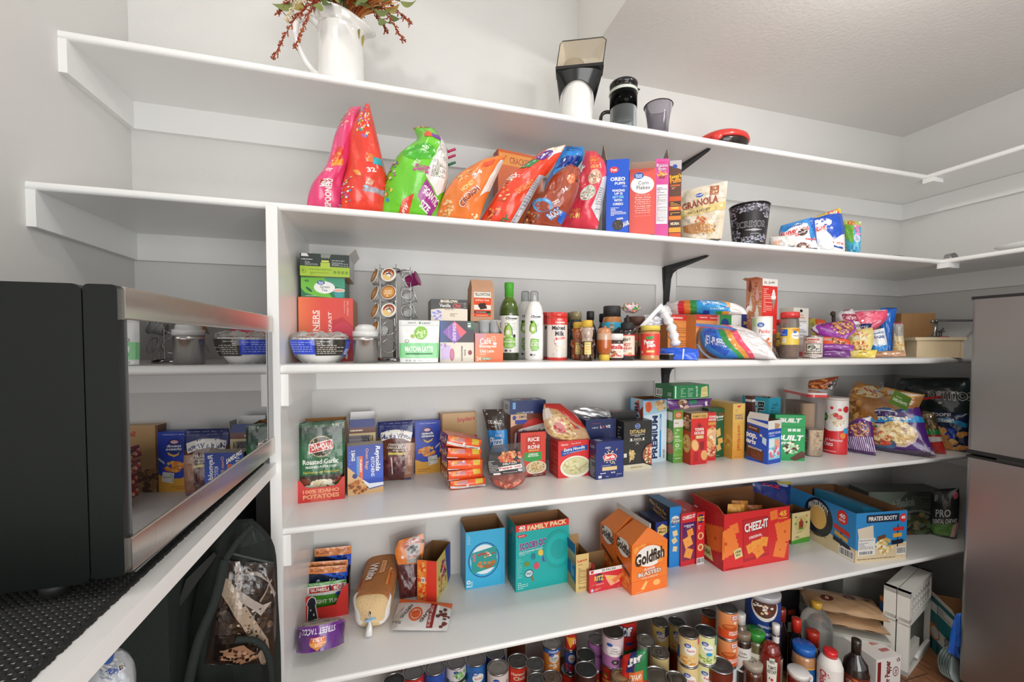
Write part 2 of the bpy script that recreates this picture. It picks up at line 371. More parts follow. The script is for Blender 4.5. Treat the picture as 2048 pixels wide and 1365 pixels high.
def can(label,x,y,z,h=.111,r=.0375,col='w',ops=(),top='9a9a9c',turn=0,group=None,tab=False,span=170,name='food_can',top2=None):
    o=thing(name,label,'can',(x,y,z),group);b=MB()
    b.lathe((x,y,z),[(r-.002,0),(r+.0012,.001),(r+.0012,.004),(r-.0008,.006),(r-.0008,h-.006),(r+.0012,h-.004),(r+.0012,h-.0005),(r-.0006,h),(r-.0022,h-.0037)],'b4b4b4',caps=False);b.build('body','metal',o)
    b=MB();b.lathe((x,y,z),[(r-.002,h-.0038),(r*.86,h-.0038),(r*.84,h-.0028),(r*.74,h-.0028),(r*.72,h-.0036),(r*.5,h-.0036),(r*.48,h-.0030),(.0001,h-.0030)],top,caps=False);
    if tab:
        a=face_ang(x,y);c,s=math.cos(a),math.sin(a);b.tube([(x+c*(q*.5-.1)*r+s*w_*r*.22,y+s*(q*.5-.1)*r-c*w_*r*.22,z+h-.001)for q,w_ in((0,.6),(.5,1),(1.1,.8),(1.4,0),(1.1,-.8),(.5,-1),(0,-.6))],.0013,top,closed=True,n=5)
    b.build('lid','lidm',o)
    b=MB();cyl_label(b,x,y,r,z+.006,z+h-.006,col,list(ops),turn=turn,span=span);b.build('label','print',o)
    return o
# ------------------------------------------------------------------ camera, light, room
cd=bpy.data.cameras.new('camera');cam=bpy.data.objects.new('camera',cd);COL.objects.link(cam);SC.camera=cam
from mathutils import Matrix
cd.sensor_width=36;cd.lens=CF/2048*36;cd.shift_y=(CCY-682.5)/2048;cd.clip_start=.01
cam.matrix_world=Matrix([[*(_rt[i],_up[i],-_fw[i]),CAM[i]]for i in range(3)]+[[0,0,0,1]])
SC.view_settings.view_transform='Standard';SC.view_settings.look='None';SC.view_settings.exposure=.12
SC.cycles.max_bounces=7;SC.cycles.diffuse_bounces=3;SC.cycles.glossy_bounces=3;SC.cycles.transmission_bounces=4;SC.cycles.transparent_max_bounces=12
SC.cycles.caustics_reflective=False;SC.cycles.caustics_refractive=False;SC.cycles.sample_clamp_indirect=6
wd=bpy.data.worlds.new('world');SC.world=wd;wd.use_nodes=True;wd.node_tree.nodes['Background'].inputs[0].default_value=(.97,.98,1,1);wd.node_tree.nodes['Background'].inputs[1].default_value=.74
def lamp(name,loc,power,size,rot=None,col=(1,.97,.93),size2=None):
    l=bpy.data.lights.new(name,'AREA' if rot is not None else 'POINT');l.energy=power;l.color=col
    if rot is not None:
        l.size=size
        if size2:l.shape='RECTANGLE';l.size_y=size2
    else:l.shadow_soft_size=size
    o=bpy.data.objects.new(name,l);COL.objects.link(o);o.location=loc
    if rot is not None:o.rotation_euler=[math.radians(t)for t in rot]
    return o
lamp('ceiling_lamp',(1.38,.62,2.52),15,.05)
lamp('second_lamp',(-.45,.55,2.95),9,.05)
lamp('fill_light',(.6,-1.3,1.15),44,1.8,(90,0,8),(1,.99,.97),2.0)  # added soft fill behind the camera, brightens the shelves; no doorway is modelled
def paint(name,c,rough=.55,bump=.06,sc=90):
    m=bpy.data.materials.new(name);m.use_nodes=True;nt=m.node_tree;b=nt.nodes['Principled BSDF'];b.inputs['Roughness'].default_value=rough;b.inputs['Base Color'].default_value=H(c)
    n=nt.nodes.new('ShaderNodeTexNoise');n.inputs['Scale'].default_value=sc;n.inputs['Detail'].default_value=4
    tc=nt.nodes.new('ShaderNodeTexCoord');nt.links.new(tc.outputs['Object'],n.inputs['Vector'])
    p=nt.nodes.new('ShaderNodeBump');p.inputs['Strength'].default_value=bump;p.inputs['Distance'].default_value=.01;nt.links.new(n.outputs['Fac'],p.inputs['Height']);nt.links.new(p.outputs[0],b.inputs['Normal'])
    n2=nt.nodes.new('ShaderNodeTexNoise');n2.inputs['Scale'].default_value=3;nt.links.new(tc.outputs['Object'],n2.inputs['Vector'])
    mr=nt.nodes.new('ShaderNodeMapRange');mr.inputs[3].default_value=.97;mr.inputs[4].default_value=1.03;nt.links.new(n2.outputs['Fac'],mr.inputs[0])
    hs=nt.nodes.new('ShaderNodeHueSaturation');hs.inputs['Color'].default_value=H(c);nt.links.new(mr.outputs[0],hs.inputs['Value']);nt.links.new(hs.outputs[0],b.inputs['Base Color'])
    return m
M['wall']=paint('wall_paint','d9d8d5');M['shelf']=paint('shelf_paint','eeeeec',.3,.04,25);M['ceil']=paint('ceiling_paint','e4e2de',.8,.12,70)
# wood floor
fm=bpy.data.materials.new('wood_floor');fm.use_nodes=True;nt=fm.node_tree;b=nt.nodes['Principled BSDF'];b.inputs['Roughness'].default_value=.4
tc=nt.nodes.new('ShaderNodeTexCoord');mp=nt.nodes.new('ShaderNodeMapping');mp.inputs['Scale'].default_value=(14,1.6,1);nt.links.new(tc.outputs['Object'],mp.inputs[0])
n=nt.nodes.new('ShaderNodeTexNoise');n.inputs['Scale'].default_value=2.5;n.inputs['Detail'].default_value=6;n.inputs['Distortion'].default_value=1.2;nt.links.new(mp.outputs[0],n.inputs['Vector'])
cr=nt.nodes.new('ShaderNodeValToRGB');cr.color_ramp.elements[0].position=.3;cr.color_ramp.elements[0].color=H('5a3826');cr.color_ramp.elements[1].position=.7;cr.color_ramp.elements[1].color=H('a9754f')
nt.links.new(n.outputs['Fac'],cr.inputs[0])
br=nt.nodes.new('ShaderNodeTexBrick');br.inputs['Color1'].default_value=(1,1,1,1);br.inputs['Color2'].default_value=(.8,.8,.8,1);br.inputs['Mortar'].default_value=(.2,.15,.1,1);br.inputs['Scale'].default_value=1
br.inputs['Brick Width'].default_value=1.2;br.inputs['Row Height'].default_value=.14;br.inputs['Mortar Size'].default_value=.002
mp2=nt.nodes.new('ShaderNodeMapping');mp2.inputs['Rotation'].default_value=(0,0,PI/2);nt.links.new(tc.outputs['Object'],mp2.inputs[0]);nt.links.new(mp2.outputs[0],br.inputs['Vector'])
mu=nt.nodes.new('ShaderNodeMix');mu.data_type='RGBA';mu.blend_type='MULTIPLY';mu.inputs[0].default_value=1;nt.links.new(cr.outputs[0],mu.inputs[6]);nt.links.new(br.outputs[0],mu.inputs[7]);nt.links.new(mu.outputs[2],b.inputs['Base Color'])
M['floor']=fm
# brushed steel
def steel(name,c='8d8c8a',rough=.3,scale=(1,1,260)):
    m=bpy.data.materials.new(name);m.use_nodes=True;nt=m.node_tree;b=nt.nodes['Principled BSDF'];b.inputs['Metallic'].default_value=1;b.inputs['Base Color'].default_value=H(c)
    tc=nt.nodes.new('ShaderNodeTexCoord');mp=nt.nodes.new('ShaderNodeMapping');mp.inputs['Scale'].default_value=scale;nt.links.new(tc.outputs['Object'],mp.inputs[0])
    n=nt.nodes.new('ShaderNodeTexNoise');n.inputs['Scale'].default_value=3;n.inputs['Detail'].default_value=4;nt.links.new(mp.outputs[0],n.inputs['Vector'])
    mr=nt.nodes.new('ShaderNodeMapRange');mr.inputs[3].default_value=rough-.08;mr.inputs[4].default_value=rough+.1;nt.links.new(n.outputs['Fac'],mr.inputs[0]);nt.links.new(mr.outputs[0],b.inputs['Roughness'])
    p=nt.nodes.new('ShaderNodeBump');p.inputs['Strength'].default_value=.05;p.inputs['Distance'].default_value=.002;nt.links.new(n.outputs['Fac'],p.inputs['Height']);nt.links.new(p.outputs[0],b.inputs['Normal'])
    n2=nt.nodes.new('ShaderNodeTexNoise');n2.inputs['Scale'].default_value=2.2;nt.links.new(tc.outputs['Object'],n2.inputs['Vector'])
    m2=nt.nodes.new('ShaderNodeMapRange');m2.inputs[3].default_value=.8;m2.inputs[4].default_value=1.15;nt.links.new(n2.outputs['Fac'],m2.inputs[0])
    hs=nt.nodes.new('ShaderNodeHueSaturation');hs.inputs['Color'].default_value=H(c);nt.links.new(m2.outputs[0],hs.inputs['Value']);nt.links.new(hs.outputs[0],b.inputs['Base Color'])
    return m
M['steel']=steel('brushed_steel','adafae',.33);M['steel2']=steel('warm_brushed_steel','c9c2ba',.22,(1,260,1))
XL,XR,XD=-.849,2.845,-.3
def sbox(name,a,b,m):mb=MB();mb.box(a,b);return struct(name,mb,m)
sbox('floor',(XL-.1,-2.2,-.06),(XR+.1,YB+.1,0),'floor')
sbox('wall_back',(XL-.1,YB,0),(XR+.1,YB+.1,3.3),'wall')
sbox('wall_left',(XL-.1,-2.2,0),(XL,YB,3.3),'wall')
sbox('wall_right',(XR,-.9,0),(XR+.1,YB,3.3),'wall')
mb=MB();mb.box((.79,-.9,2.642),(XR,YB,2.72));mb.box((.79,-.9,2.72),(.87,YB,3.3));mb.box((XL,-.9,3.22),(.79,YB,3.3));struct('ceiling',mb,'ceil')
def shelf(label,x0,x1,y0,y1,z,t,ax='y',group='painted shelves running along the back wall'):
    """front edge rounded: at y0 (ax y) or x0 (ax x)"""
    r=t*.42;mb=MB();pr=[]
    for k in range(7):a=PI/2*k/6;pr.append((r-r*math.sin(a),z-r+r*math.cos(a)))
    for k in range(7):a=PI/2*k/6;pr.append((r-r*math.cos(a),z-t+r-r*math.sin(a)))
    pr=[((y1-y0)if ax=='y' else(x1-x0),z)]+pr+[((y1-y0)if ax=='y' else(x1-x0),z-t)]
    n=len(pr);V=[]
    for e in(0,1):
        for d,zz in pr:V.append(((x1 if e else x0),y0+d,zz)if ax=='y' else(x0+d,(y1 if e else y0),zz))
    F=[(i,(i+1)%n,n+(i+1)%n,n+i)for i in range(n)]+[list(range(n))[::-1],list(range(n,2*n))]
    if ax=='x':F=[f[::-1]for f in F]
    mb.add(V,F,'w')
    return tag(mb.build('wall_shelf','shelf'),label,'shelf',group)
shelf('narrow topmost white shelf on the back wall, under the pitcher and coffee makers',XL,2.503,1.409,YB,S1,.023)
shelf('second white shelf from the top, holding the cereal bags and boxes',XL,2.41,1.291,YB,S2,.0205)
shelf('white shelf holding the tea boxes, pod carousel and honey bears',XD,XR,1.269,YB,S3,.026)
shelf('white shelf holding the pasta, noodle and cracker boxes',XD,XR,1.269,YB,S4,.0185)
shelf('lowest white shelf, holding bread, tuna pouches and snack cartons',XD,XR,1.269,YB,S5,.0185)
shelf('topmost shelf on the side wall above the fridge, bare',2.503,XR,-.6,YB,S1,.022,'x','painted shelves on the side wall')
shelf('shelf on the side wall above the fridge, carrying the white tray',2.41,XR,-.6,YB,S2,.0205,'x','painted shelves on the side wall')
mb=MB();mb.box((-.325,1.262,0),(XD,YB,S2-.0205));mb.box((-.327,1.259,0),(XD+.001,1.27,S2-.0205))
tag(mb.build('shelf_divider','shelf'),'tall white vertical panel standing between the microwave niche and the food shelves','panel')
mb=MB();mb.box((XL,-.5,1.084),(-.311,1.2585,1.112));mb.box((XL,1.257,1.084),(-.3275,YB,1.112))
tag(mb.build('appliance_shelf','shelf'),'deep white shelf with a square front edge carrying the microwave','shelf')
k=1
for a,b in(((XL,YB-.019,S1-.112),(XR,YB,S1-.023)),((XL,YB-.019,S2-.110),(XD-.03,YB,S2-.0205)),((XD,YB-.019,S2-.110),(1.2,YB,S2-.0205)),((1.31,YB-.019,S2-.110),(XR,YB,S2-.0205)),
             ((XD,YB-.019,S3-.115),(1.2,YB,S3-.026)),((1.31,YB-.019,S3-.115),(XR,YB,S3-.026)),((XD,YB-.019,S4-.107),(XR,YB,S4-.0185)),((XD,YB-.019,S5-.107),(XR,YB,S5-.0185)),
             ((XL,1.409,S1-.112),(XL+.019,YB-.019,S1-.023)),((XL,1.291,S2-.110),(XL+.019,YB-.019,S2-.0205)),((XR-.019,-.6,S2-.110),(XR,YB-.019,S2-.0205)),((XR-.019,-.6,S1-.112),(XR,YB-.019,S1-.023)),
             ((XD,1.272,S3-.115),(XD+.019,YB-.019,S3-.026)),((XD,1.272,S4-.107),(XD+.019,YB-.019,S4-.0185)),((XD,1.272,S5-.107),(XD+.019,YB-.019,S5-.0185)),
             ((XR-.019,1.272,S3-.115),(XR,YB-.019,S3-.026)),((XR-.019,1.272,S4-.107),(XR,YB-.019,S4-.0185))):
    sbox('trim_%d'%k,a,b,'shelf');k+=1
# vertical stud strip that the brackets are screwed to
sbox('trim_%d'%k,(1.2,YB-.012,S4),(1.31,YB,S2-.0205),'shelf')
# corner supports where the back shelves meet the side shelves
for Z,X,Y,lb in((S1-.023,2.503,1.409,'small white support block under the corner of the topmost shelves'),(S2-.0205,2.41,1.291,'small white support block under the corner of the shelves by the fridge')):
    k+=1;sbox('trim_%d'%k,(X-.012,Y-.03,Z-.022),(X+.06,Y+.012,Z),'shelf')
# black shelf brackets
def bracket(label,x,Z,dp,hh,Yw=YB-.012):
    o=thing('shelf_bracket',label,'bracket',(x,Yw,Z),'black metal brackets on the back wall')
    mb=MB()
    pts=[(0,-hh,.011),(0,-.12,.016),(0,-.05,.022),(0,-.004,.024)]
    for(a,z0,w0),(b,z1,w1)in zip(pts,pts[1:]):
        mb.add([(x-w0,Yw,Z+z0),(x+w0,Yw,Z+z0),(x+w1,Yw,Z+z1),(x-w1,Yw,Z+z1),(x-w0,Yw-.006,Z+z0),(x+w0,Yw-.006,Z+z0),(x+w1,Yw-.006,Z+z1),(x-w1,Yw-.006,Z+z1)],
               [(4,5,6,7),(0,4,7,3),(1,2,6,5),(0,1,5,4)],'2a2b2b')
    mb.build('upright','matte',o)
    mb=MB();A=[(-.004,-.16),(-.012,-.10),(-.017,-.06),(-.03,-.036),(-.06,-.024),(-dp*.95,-.007),(-dp,-.001),(-.004,-.001)];m=len(A)
    V=[(x+sg*(.016 if-a<dp*.5 else .009),Yw+a,Z+b)for sg in(-1,1)for a,b in A];T=[tuple(t)for t in tessellate_polygon([[(a,b,0)for a,b in A]])]
    mb.add(V,T+[tuple(m+i for i in t[::-1])for t in T]+[(i,(i+1)%m,m+(i+1)%m,m+i)for i in range(m)],'2c2e2e');mb.build('arm','matte',o)
bracket('black metal bracket under the topmost shelf, behind the boxes',1.255,S1-.023,.27,.3)
bracket('black metal bracket under the cereal shelf, above the orange cartons',1.255,S2-.0205,.27,.36)
bracket('black metal bracket under the tea shelf, only its foot showing above the green box',1.255,S3-.026,.27,.24)
# ------------------------------------------------------------------ microwave, mat, fridge
def rbox(mb,a,b,r,col,mi=0,seg=4,axes='xz'):
    """box with edges running along y rounded"""
    (x0,y0,z0),(x1,y1,z1)=a,b;pr=[]
    for cx,cz,a0 in((x1-r,z1-r,0),(x0+r,z1-r,90),(x0+r,z0+r,180),(x1-r,z0+r,270)):
        for k in range(seg+1):t=math.radians(a0+90*k/seg);pr.append((cx+r*math.cos(t),cz+r*math.sin(t)))
    n=len(pr);V=[(x,y,z)for y in(y0,y1)for x,z in pr]
    mb.add(V,[(i,n+i,n+(i+1)%n,(i+1)%n)for i in range(n)],col,mi,True);mb.add(V,[list(range(n)),list(range(n,2*n))[::-1]],col,mi)
M['glassblack']=mat('dark_door_glass',.008,coat=0.,fixed='0c0f0f',spec=1.)
nt=M['glassblack'].node_tree;bb=nt.nodes['Principled BSDF'];bb.inputs['IOR'].default_value=2.5;bb.inputs['Coat Roughness'].default_value=.005
M['casing']=mat('black_casing',.4,bump=.02,bscale=400,fixed='0c110f',spec=.3)
mw=thing('microwave','large black and stainless microwave oven with a mirror-like door, on the deep shelf','microwave',(-.55,.99,1.112))
mb=MB();rbox(mb,(-.80,.641,1.135),(-.3715,1.255,1.5135),.010,'k');mb.build('casing','casing',mw)
mb=MB();rbox(mb,(-.3695,.640,1.14),(-.334,1.255,1.5135),.006,'k');mb.build('door','casing',mw)
mb=MB();mb.box((-.3725,.65,1.15),(-.3685,1.25,1.505),'0c0c0c');mb.build('gasket','matte',mw)
def steelband(z0,z1,nm):
    mb=MB();rbox(mb,(-.336,.6475,z0),(-.3295,1.255,z1),.0025,'w');mb.build(nm,'steel2',mw)
steelband(1.470,1.512,'steel_trim');steelband(1.1405,1.186,'steel_trim')
mb=MB();mb.box((-.336,.655,1.186),(-.3325,1.212,1.470),'k')
mb.build('door_window','glassblack',mw)
mb=MB();mb.box((-.336,1.215,1.186),(-.3320,1.255,1.470),'k');mb.build('control_panel','glassblack',mw)
mb=MB();S=lambda a,b,h:np.stack([-.3320+h,.945+a*.082,1.209-b*.013],1)
draw(mb,Face(S,.082,.013),[('T','SAMSUNG',.5,.5,.98,.8,'f0f0f0',0,1.5)]);mb.build('lettering','gloss',mw)
for x in(-.77,-.42):
    for y in(.66,1.2):
        mb=MB();mb.lathe((x,y,1.119),[(.014,0),(.016,.017)],'141414',n=14);mb.build('foot','matte',mw)
a=math.radians(-1.6);pv=np.array([-.3295,.6475]);v=np.array([-.55,.99])-pv;mw.location[0],mw.location[1]=pv[0]+v[0]*math.cos(a)-v[1]*math.sin(a),pv[1]+v[0]*math.sin(a)+v[1]*math.cos(a);mw.rotation_euler[2]=a
# black woven non-slip mat: rows of beads with gaps
mb=MB();rr=random.Random(4)
x0,x1,y0,y1=-.84,-.343,.40,1.255
e0=at(40,1365,'z',1.112);e1=at(498,940,'z',1.112)
V,F=[],[];nx,ny=54,100;dx,dy=(x1-x0)/nx,(y1-y0)/ny
for i in range(nx):
    for j in range(ny):
        x,y=x0+i*dx,y0+j*dy;k=len(V);zz=1.1125
        if y>.64+0 and x<-.36 and not(x<-.7):
            if y>.70:continue
        V+=[(x+dx*.0,y+dy*.0,zz),(x+dx*.72,y+dy*.12,zz),(x+dx*.72,y+dy*.78,zz),(x+dx*.0,y+dy*.7,zz),(x+dx*.3,y+dy*.34,zz+.0040)]
        F+=[(k,k+1,k+4),(k+1,k+2,k+4),(k+2,k+3,k+4),(k+3,k,k+4)]
mb.add(V,F,'20211f',0,True)
for i in range(0,nx+1):mb.box((x0+i*dx-.0014,y0,1.1121),(x0+i*dx+.0014,y1,1.1142),'1a1b19')
for j in range(4):mb.tube([(x1+.003*math.sin(t*1.7+j),y0+(y1-y0)*t/150,1.1135)for t in range(151)],.0022,'191917',n=5)
tag(mb.build('shelf_liner','cloth',loc=(-.59,.8,1.112)),'black open-weave non-slip mat spread under the microwave','mat')
# fridge
fr_=thing('refrigerator','scuffed stainless two-door refrigerator standing at the end of the shelves','refrigerator',(2.5,.7,0))
FX,FY0,FY1=2.238,.36,1.10
mb=MB();mb.box((FX+.075,FY0+.01,.03),(2.82,FY1-.012,1.62),'2a2b2c');mb.build('cabinet','matte',fr_)
def door(z0,z1,nm):
    mb=MB();r=.014;pr=[(FX+.07,FY1),(FX+r,FY1)]+[(FX+r-r*math.sin(PI/2*k/6),FY1-r+r*math.cos(PI/2*k/6))for k in range(1,7)]+[(FX,FY0+r)]+[(FX+r-r*math.cos(PI/2*k/6),FY0+r-r*math.sin(PI/2*k/6))for k in range(1,7)]+[(FX+.07,FY0)]
    n=len(pr);V=[(x,y,z)for z in(z0,z1)for x,y in pr]
    mb.add(V,[((i+1)%n,i,n+i,n+(i+1)%n)for i in range(n)],'w',0,False);mb.add(V,[list(range(n))[::-1],list(range(n,2*n))],'w');return mb.build(nm,'steel',fr_)
d1=door(1.018,1.622,'freezer_door');d2=door(.06,.985,'fridge_door')
for z0,z1,o in((1.002,1.018,d1),(.985,.994,d2)):
    mb=MB();mb.box((FX+.001,FY0,z0),(FX+.07,FY1,z1),'1d1d1d');mb.build('door_trim','matte',o)
mb=MB();mb.box((FX+.002,FY0,1.622),(FX+.075,FY1+.002,1.634),'1c1c1c');mb.box((FX+.075,FY0,1.62),(2.82,FY1,1.63),'1c1c1c');mb.build('top_cap','matte',fr_)
mb=MB();mb.box((FX-.004,FY1-.19,.992),(FX+.02,FY1-.09,1.004),'262626');mb.build('hinge','matte',fr_)
mb=MB();mb.box((FX+.02,FY0+.02,0),(FX+.06,FY1-.02,.055),'141414');mb.build('kick_plate','matte',fr_)
# ------------------------------------------------------------------ topmost shelf
def arcpts(c,r,a0,a1,n=12,ax='xz',rx=None):
    out=[]
    for k in range(n+1):
        t=math.radians(a0+(a1-a0)*k/n);out.append((c[0]+(rx or r)*math.cos(t),c[1],c[2]+r*math.sin(t)))
    return out
def pitcher():
    x,y,z=-.160,1.505,S1;o=thing('pitcher','white glazed ceramic pitcher with a loop handle and pouring lip, holding dried stems','pitcher',(x,y,z))
    mb=MB();n=48;prof=[(.069,0),(.072,.006),(.071,.08),(.069,.16),(.069,.186),(.0715,.188),(.0715,.192),(.069,.194),(.070,.215),(.078,.25),(.083,.262),(.080,.263),(.066,.215),(.064,.19),(.064,.012),(.001,.01)]
    V=[]
    for q,(r,h)in enumerate(prof):
        for k in range(n):
            a=2*PI*k/n;c=math.cos(a-math.radians(-15));top=min(max((h-.19)/.07,0),1)
            lip=max(0,c)**10;rr=r+top*lip*.030;hh=h*(1-.10*top)+top*(-.034*(.5+.5*c)-.016*lip+.010)
            V.append((x+rr*math.cos(a),y+rr*math.sin(a),z+hh))
    mb.add(V,[(i*n+j,i*n+(j+1)%n,(i+1)*n+(j+1)%n,(i+1)*n+j)for i in range(len(prof)-1)for j in range(n)],'w',0,True);mb.build('body','ceramic',o)
    P=_resamp([(x-.066,y,z+.205),(x-.095,y-.004,z+.222),(x-.128,y-.006,z+.205),(x-.135,y-.006,z+.155),(x-.112,y-.004,z+.09),(x-.085,y-.002,z+.055),(x-.066,y,z+.045)],40)
    mb=MB();mb.tube(P,[.012-.003*math.sin(PI*i/39)for i in range(40)],'w',n=12);mb.build('handle','ceramic',o)
    return x,y,z
px_,py_,pz_=pitcher()
rs=random.Random(11)
def stem_curve(tgt,bend=.03):
    b=np.array([px_+rs.uniform(-.03,.03),py_+rs.uniform(-.03,.03),pz_+.03]);m=np.array([px_+(tgt[0]-px_)*.25,py_+(tgt[1]-py_)*.3,pz_+.27]);t=np.array(tgt,float)
    k=(m+t)/2+np.array([0,0,bend]);return _resamp([b,(b+m)/2,m,k,t],26)
def sprig(nm,lab,tgt,cols,grp,twigs=64,ln=.024,bend=.05,start=12,r=.0012,berry=True):
    P=stem_curve(tgt,bend);mb=MB();mb.tube(P,[.0016]*20+[.0012]*6,cols[0],n=5)
    for i in range(twigs):
        t=start+(25-start)*i/twigs;k=int(t);p=P[k]+(P[min(k+1,25)]-P[k])*(t-k);f=1-.55*i/twigs
        d=np.array([rs.uniform(-1,1),rs.uniform(-1,1),rs.uniform(-.7,1)]);d/=np.linalg.norm(d);d+=(P[min(k+1,25)]-P[k-1])/.02*.5;d/=np.linalg.norm(d);e=p+d*ln*f*rs.uniform(.6,1.3);c=rs.choice(cols)
        mb.tube([p,(p+e)/2+d*.001,e],[r,r*.8,r*.5],c,n=4)
        for q in range(5 if berry else 3):
            s=p+(e-p)*(.3+.7*q/4);dd=np.array([rs.uniform(-1,1)for _ in range(3)])*.0045;mb.tube([s,s+dd],[.0019,.0012],rs.choice(cols),n=4)
    return tag(mb.build(nm,'leafm',loc=(px_,py_,pz_+.03)),lab,'dried stem',grp)
RU=['9b3a1c','b9562a','7c2c1a','c76a35'];CRM=['e3d3ac','efe6cf','c9b487']
def W(px,py,Y):return at(px,py,'y',Y)
for t,nm in(((545,118,1.45),'lowest rust sprig hanging over the pitcher handle, tip pointing down'),((552,28,1.5),'rust sprig arching out to the far side of the handle, near its top'),((590,96,1.40),'short rust sprig hanging beside the pitcher handle'),
              ((822,48,1.46),'long rust sprig reaching out beyond the pouring lip'),((808,82,1.42),'rust-orange sprig drooping below the green leaves by the pouring lip'),((775,66,1.5),'short dense rust sprig close behind the pouring lip')):
    sprig('rust_sprig',nm,W(*t),RU,'rust sprigs in the white pitcher')
for t,nm in(((572,38,1.42),'cream feathery sprig leaning over the handle of the pitcher'),((680,-30,1.46),'cream feathery sprig standing straight up in the pitcher'),((625,-25,1.5),'cream feathery sprig rising above the handle')):
    sprig('cream_sprig',nm,W(*t),CRM,'cream sprigs in the white pitcher',twigs=80,ln=.02,r=.0016)
def leafbranch(tgt,lab,cols,n=7,sz=.062,grp='leaf branches in the white pitcher'):
    P=stem_curve(tgt,.03);mb=MB();mb.tube(P,.0018,'6a5a34',n=5);o=tag(mb.build('leaf_branch','leafm',loc=(px_,py_,pz_+.03)),lab,'leaf branch',grp)
    for i in range(n):
        k=25-int(i*3.2);p=P[k];sd=(-1)**i;d=P[k]-P[k-2];d/=np.linalg.norm(d);s_=np.cross(d,(0,-1,.3));s_/=np.linalg.norm(s_);d2=d*.7+s_*sd*(.7 if i else 0)+np.array([0,-.25,.1]);d2/=np.linalg.norm(d2)
        w=np.cross(d2,(0,-1,.4));w/=np.linalg.norm(w);nn=np.cross(d2,w);mb=MB();V=[];m=10;L_=sz*rs.uniform(.8,1.15)
        for j in range(m+1):
            t=j/m;hw=L_*.27*math.sin(PI*t**.8)**.9;cpt=p+d2*L_*t+nn*.008*math.sin(PI*t);V+=[cpt-w*hw+nn*hw*.3,cpt,cpt+w*hw+nn*hw*.3]
        F=[(3*j+q,3*j+q+1,3*j+q+4,3*j+q+3)for j in range(m)for q in(0,1)];mb.add(V,F,rs.choice(cols),0,True);mb.build('leaf','leafm',o)
GR=['6c7a44','7f8a4c','5b6b3c','a89a52']
for t,nm,c in(((800,2,1.46),'green leaf branch fanning out past the pouring lip, leaves broad',GR),((760,35,1.38),'low green and yellow leaf branch bending over the pouring lip',['8f8a46','b9954a','6c7a44']),((735,-20,1.40),'yellowing leaf branch standing near the middle of the bunch',['d9b25a','c99a3f','8f8a46']),
                 ((640,5,1.42),'dark green leaf branch just above the pitcher handle',GR),((700,-35,1.5),'tall green leaf branch at the back of the bunch',GR),((585,5,1.5),'small olive leaf branch leaning out over the handle',GR),((780,28,1.44),'olive leaf branch reaching sideways just above the pouring lip',GR),((715,2,1.40),'short green leaf branch standing right behind the rim',GR),((668,-8,1.38),'short olive leaf branch at the rim on the handle side',['6c7a44','8f8a46'])):
    leafbranch(W(*t),nm,c)
def grass(tgt,lab,cols,n=34):
    o=thing('dried_grass_spray',lab,'dried grass',(px_,py_,pz_+.03),'dried grass sprays in the white pitcher')
    mb=MB();t0=np.array(tgt)
    for i in range(n):
        t=t0+np.array([rs.uniform(-.05,.05),rs.uniform(-.04,.04),rs.uniform(-.03,.04)]);P=_resamp([(px_+rs.uniform(-.03,.03),py_,pz_+.04),(px_+(t[0]-px_)*.35,py_-.01,pz_+.25),t],10);mb.tube(P,[.0012]*5+[.0024,.003,.0028,.002,.0005],rs.choice(cols),n=4)
    mb.build('blades','leafm',o)
grass(W(770,-10,1.42),'spray of orange dried grass blades leaning toward the pouring lip',['c4622c','d98a4a','a8431f','e2b26a'])
grass(W(735,-8,1.45),'spray of deep orange grass blades close to the pouring lip',['c4622c','b9501f','d98a4a','8a3a1c'])
grass(W(640,-20,1.46),'spray of straw-coloured blades above the handle',['d8c08a','c9ad72','9a7a4a'])
grass(W(690,-30,1.47),'spray of straw and brown grass blades in the middle of the bunch',['c9ad72','8a6238','e0cfa0','6b4a2a'])
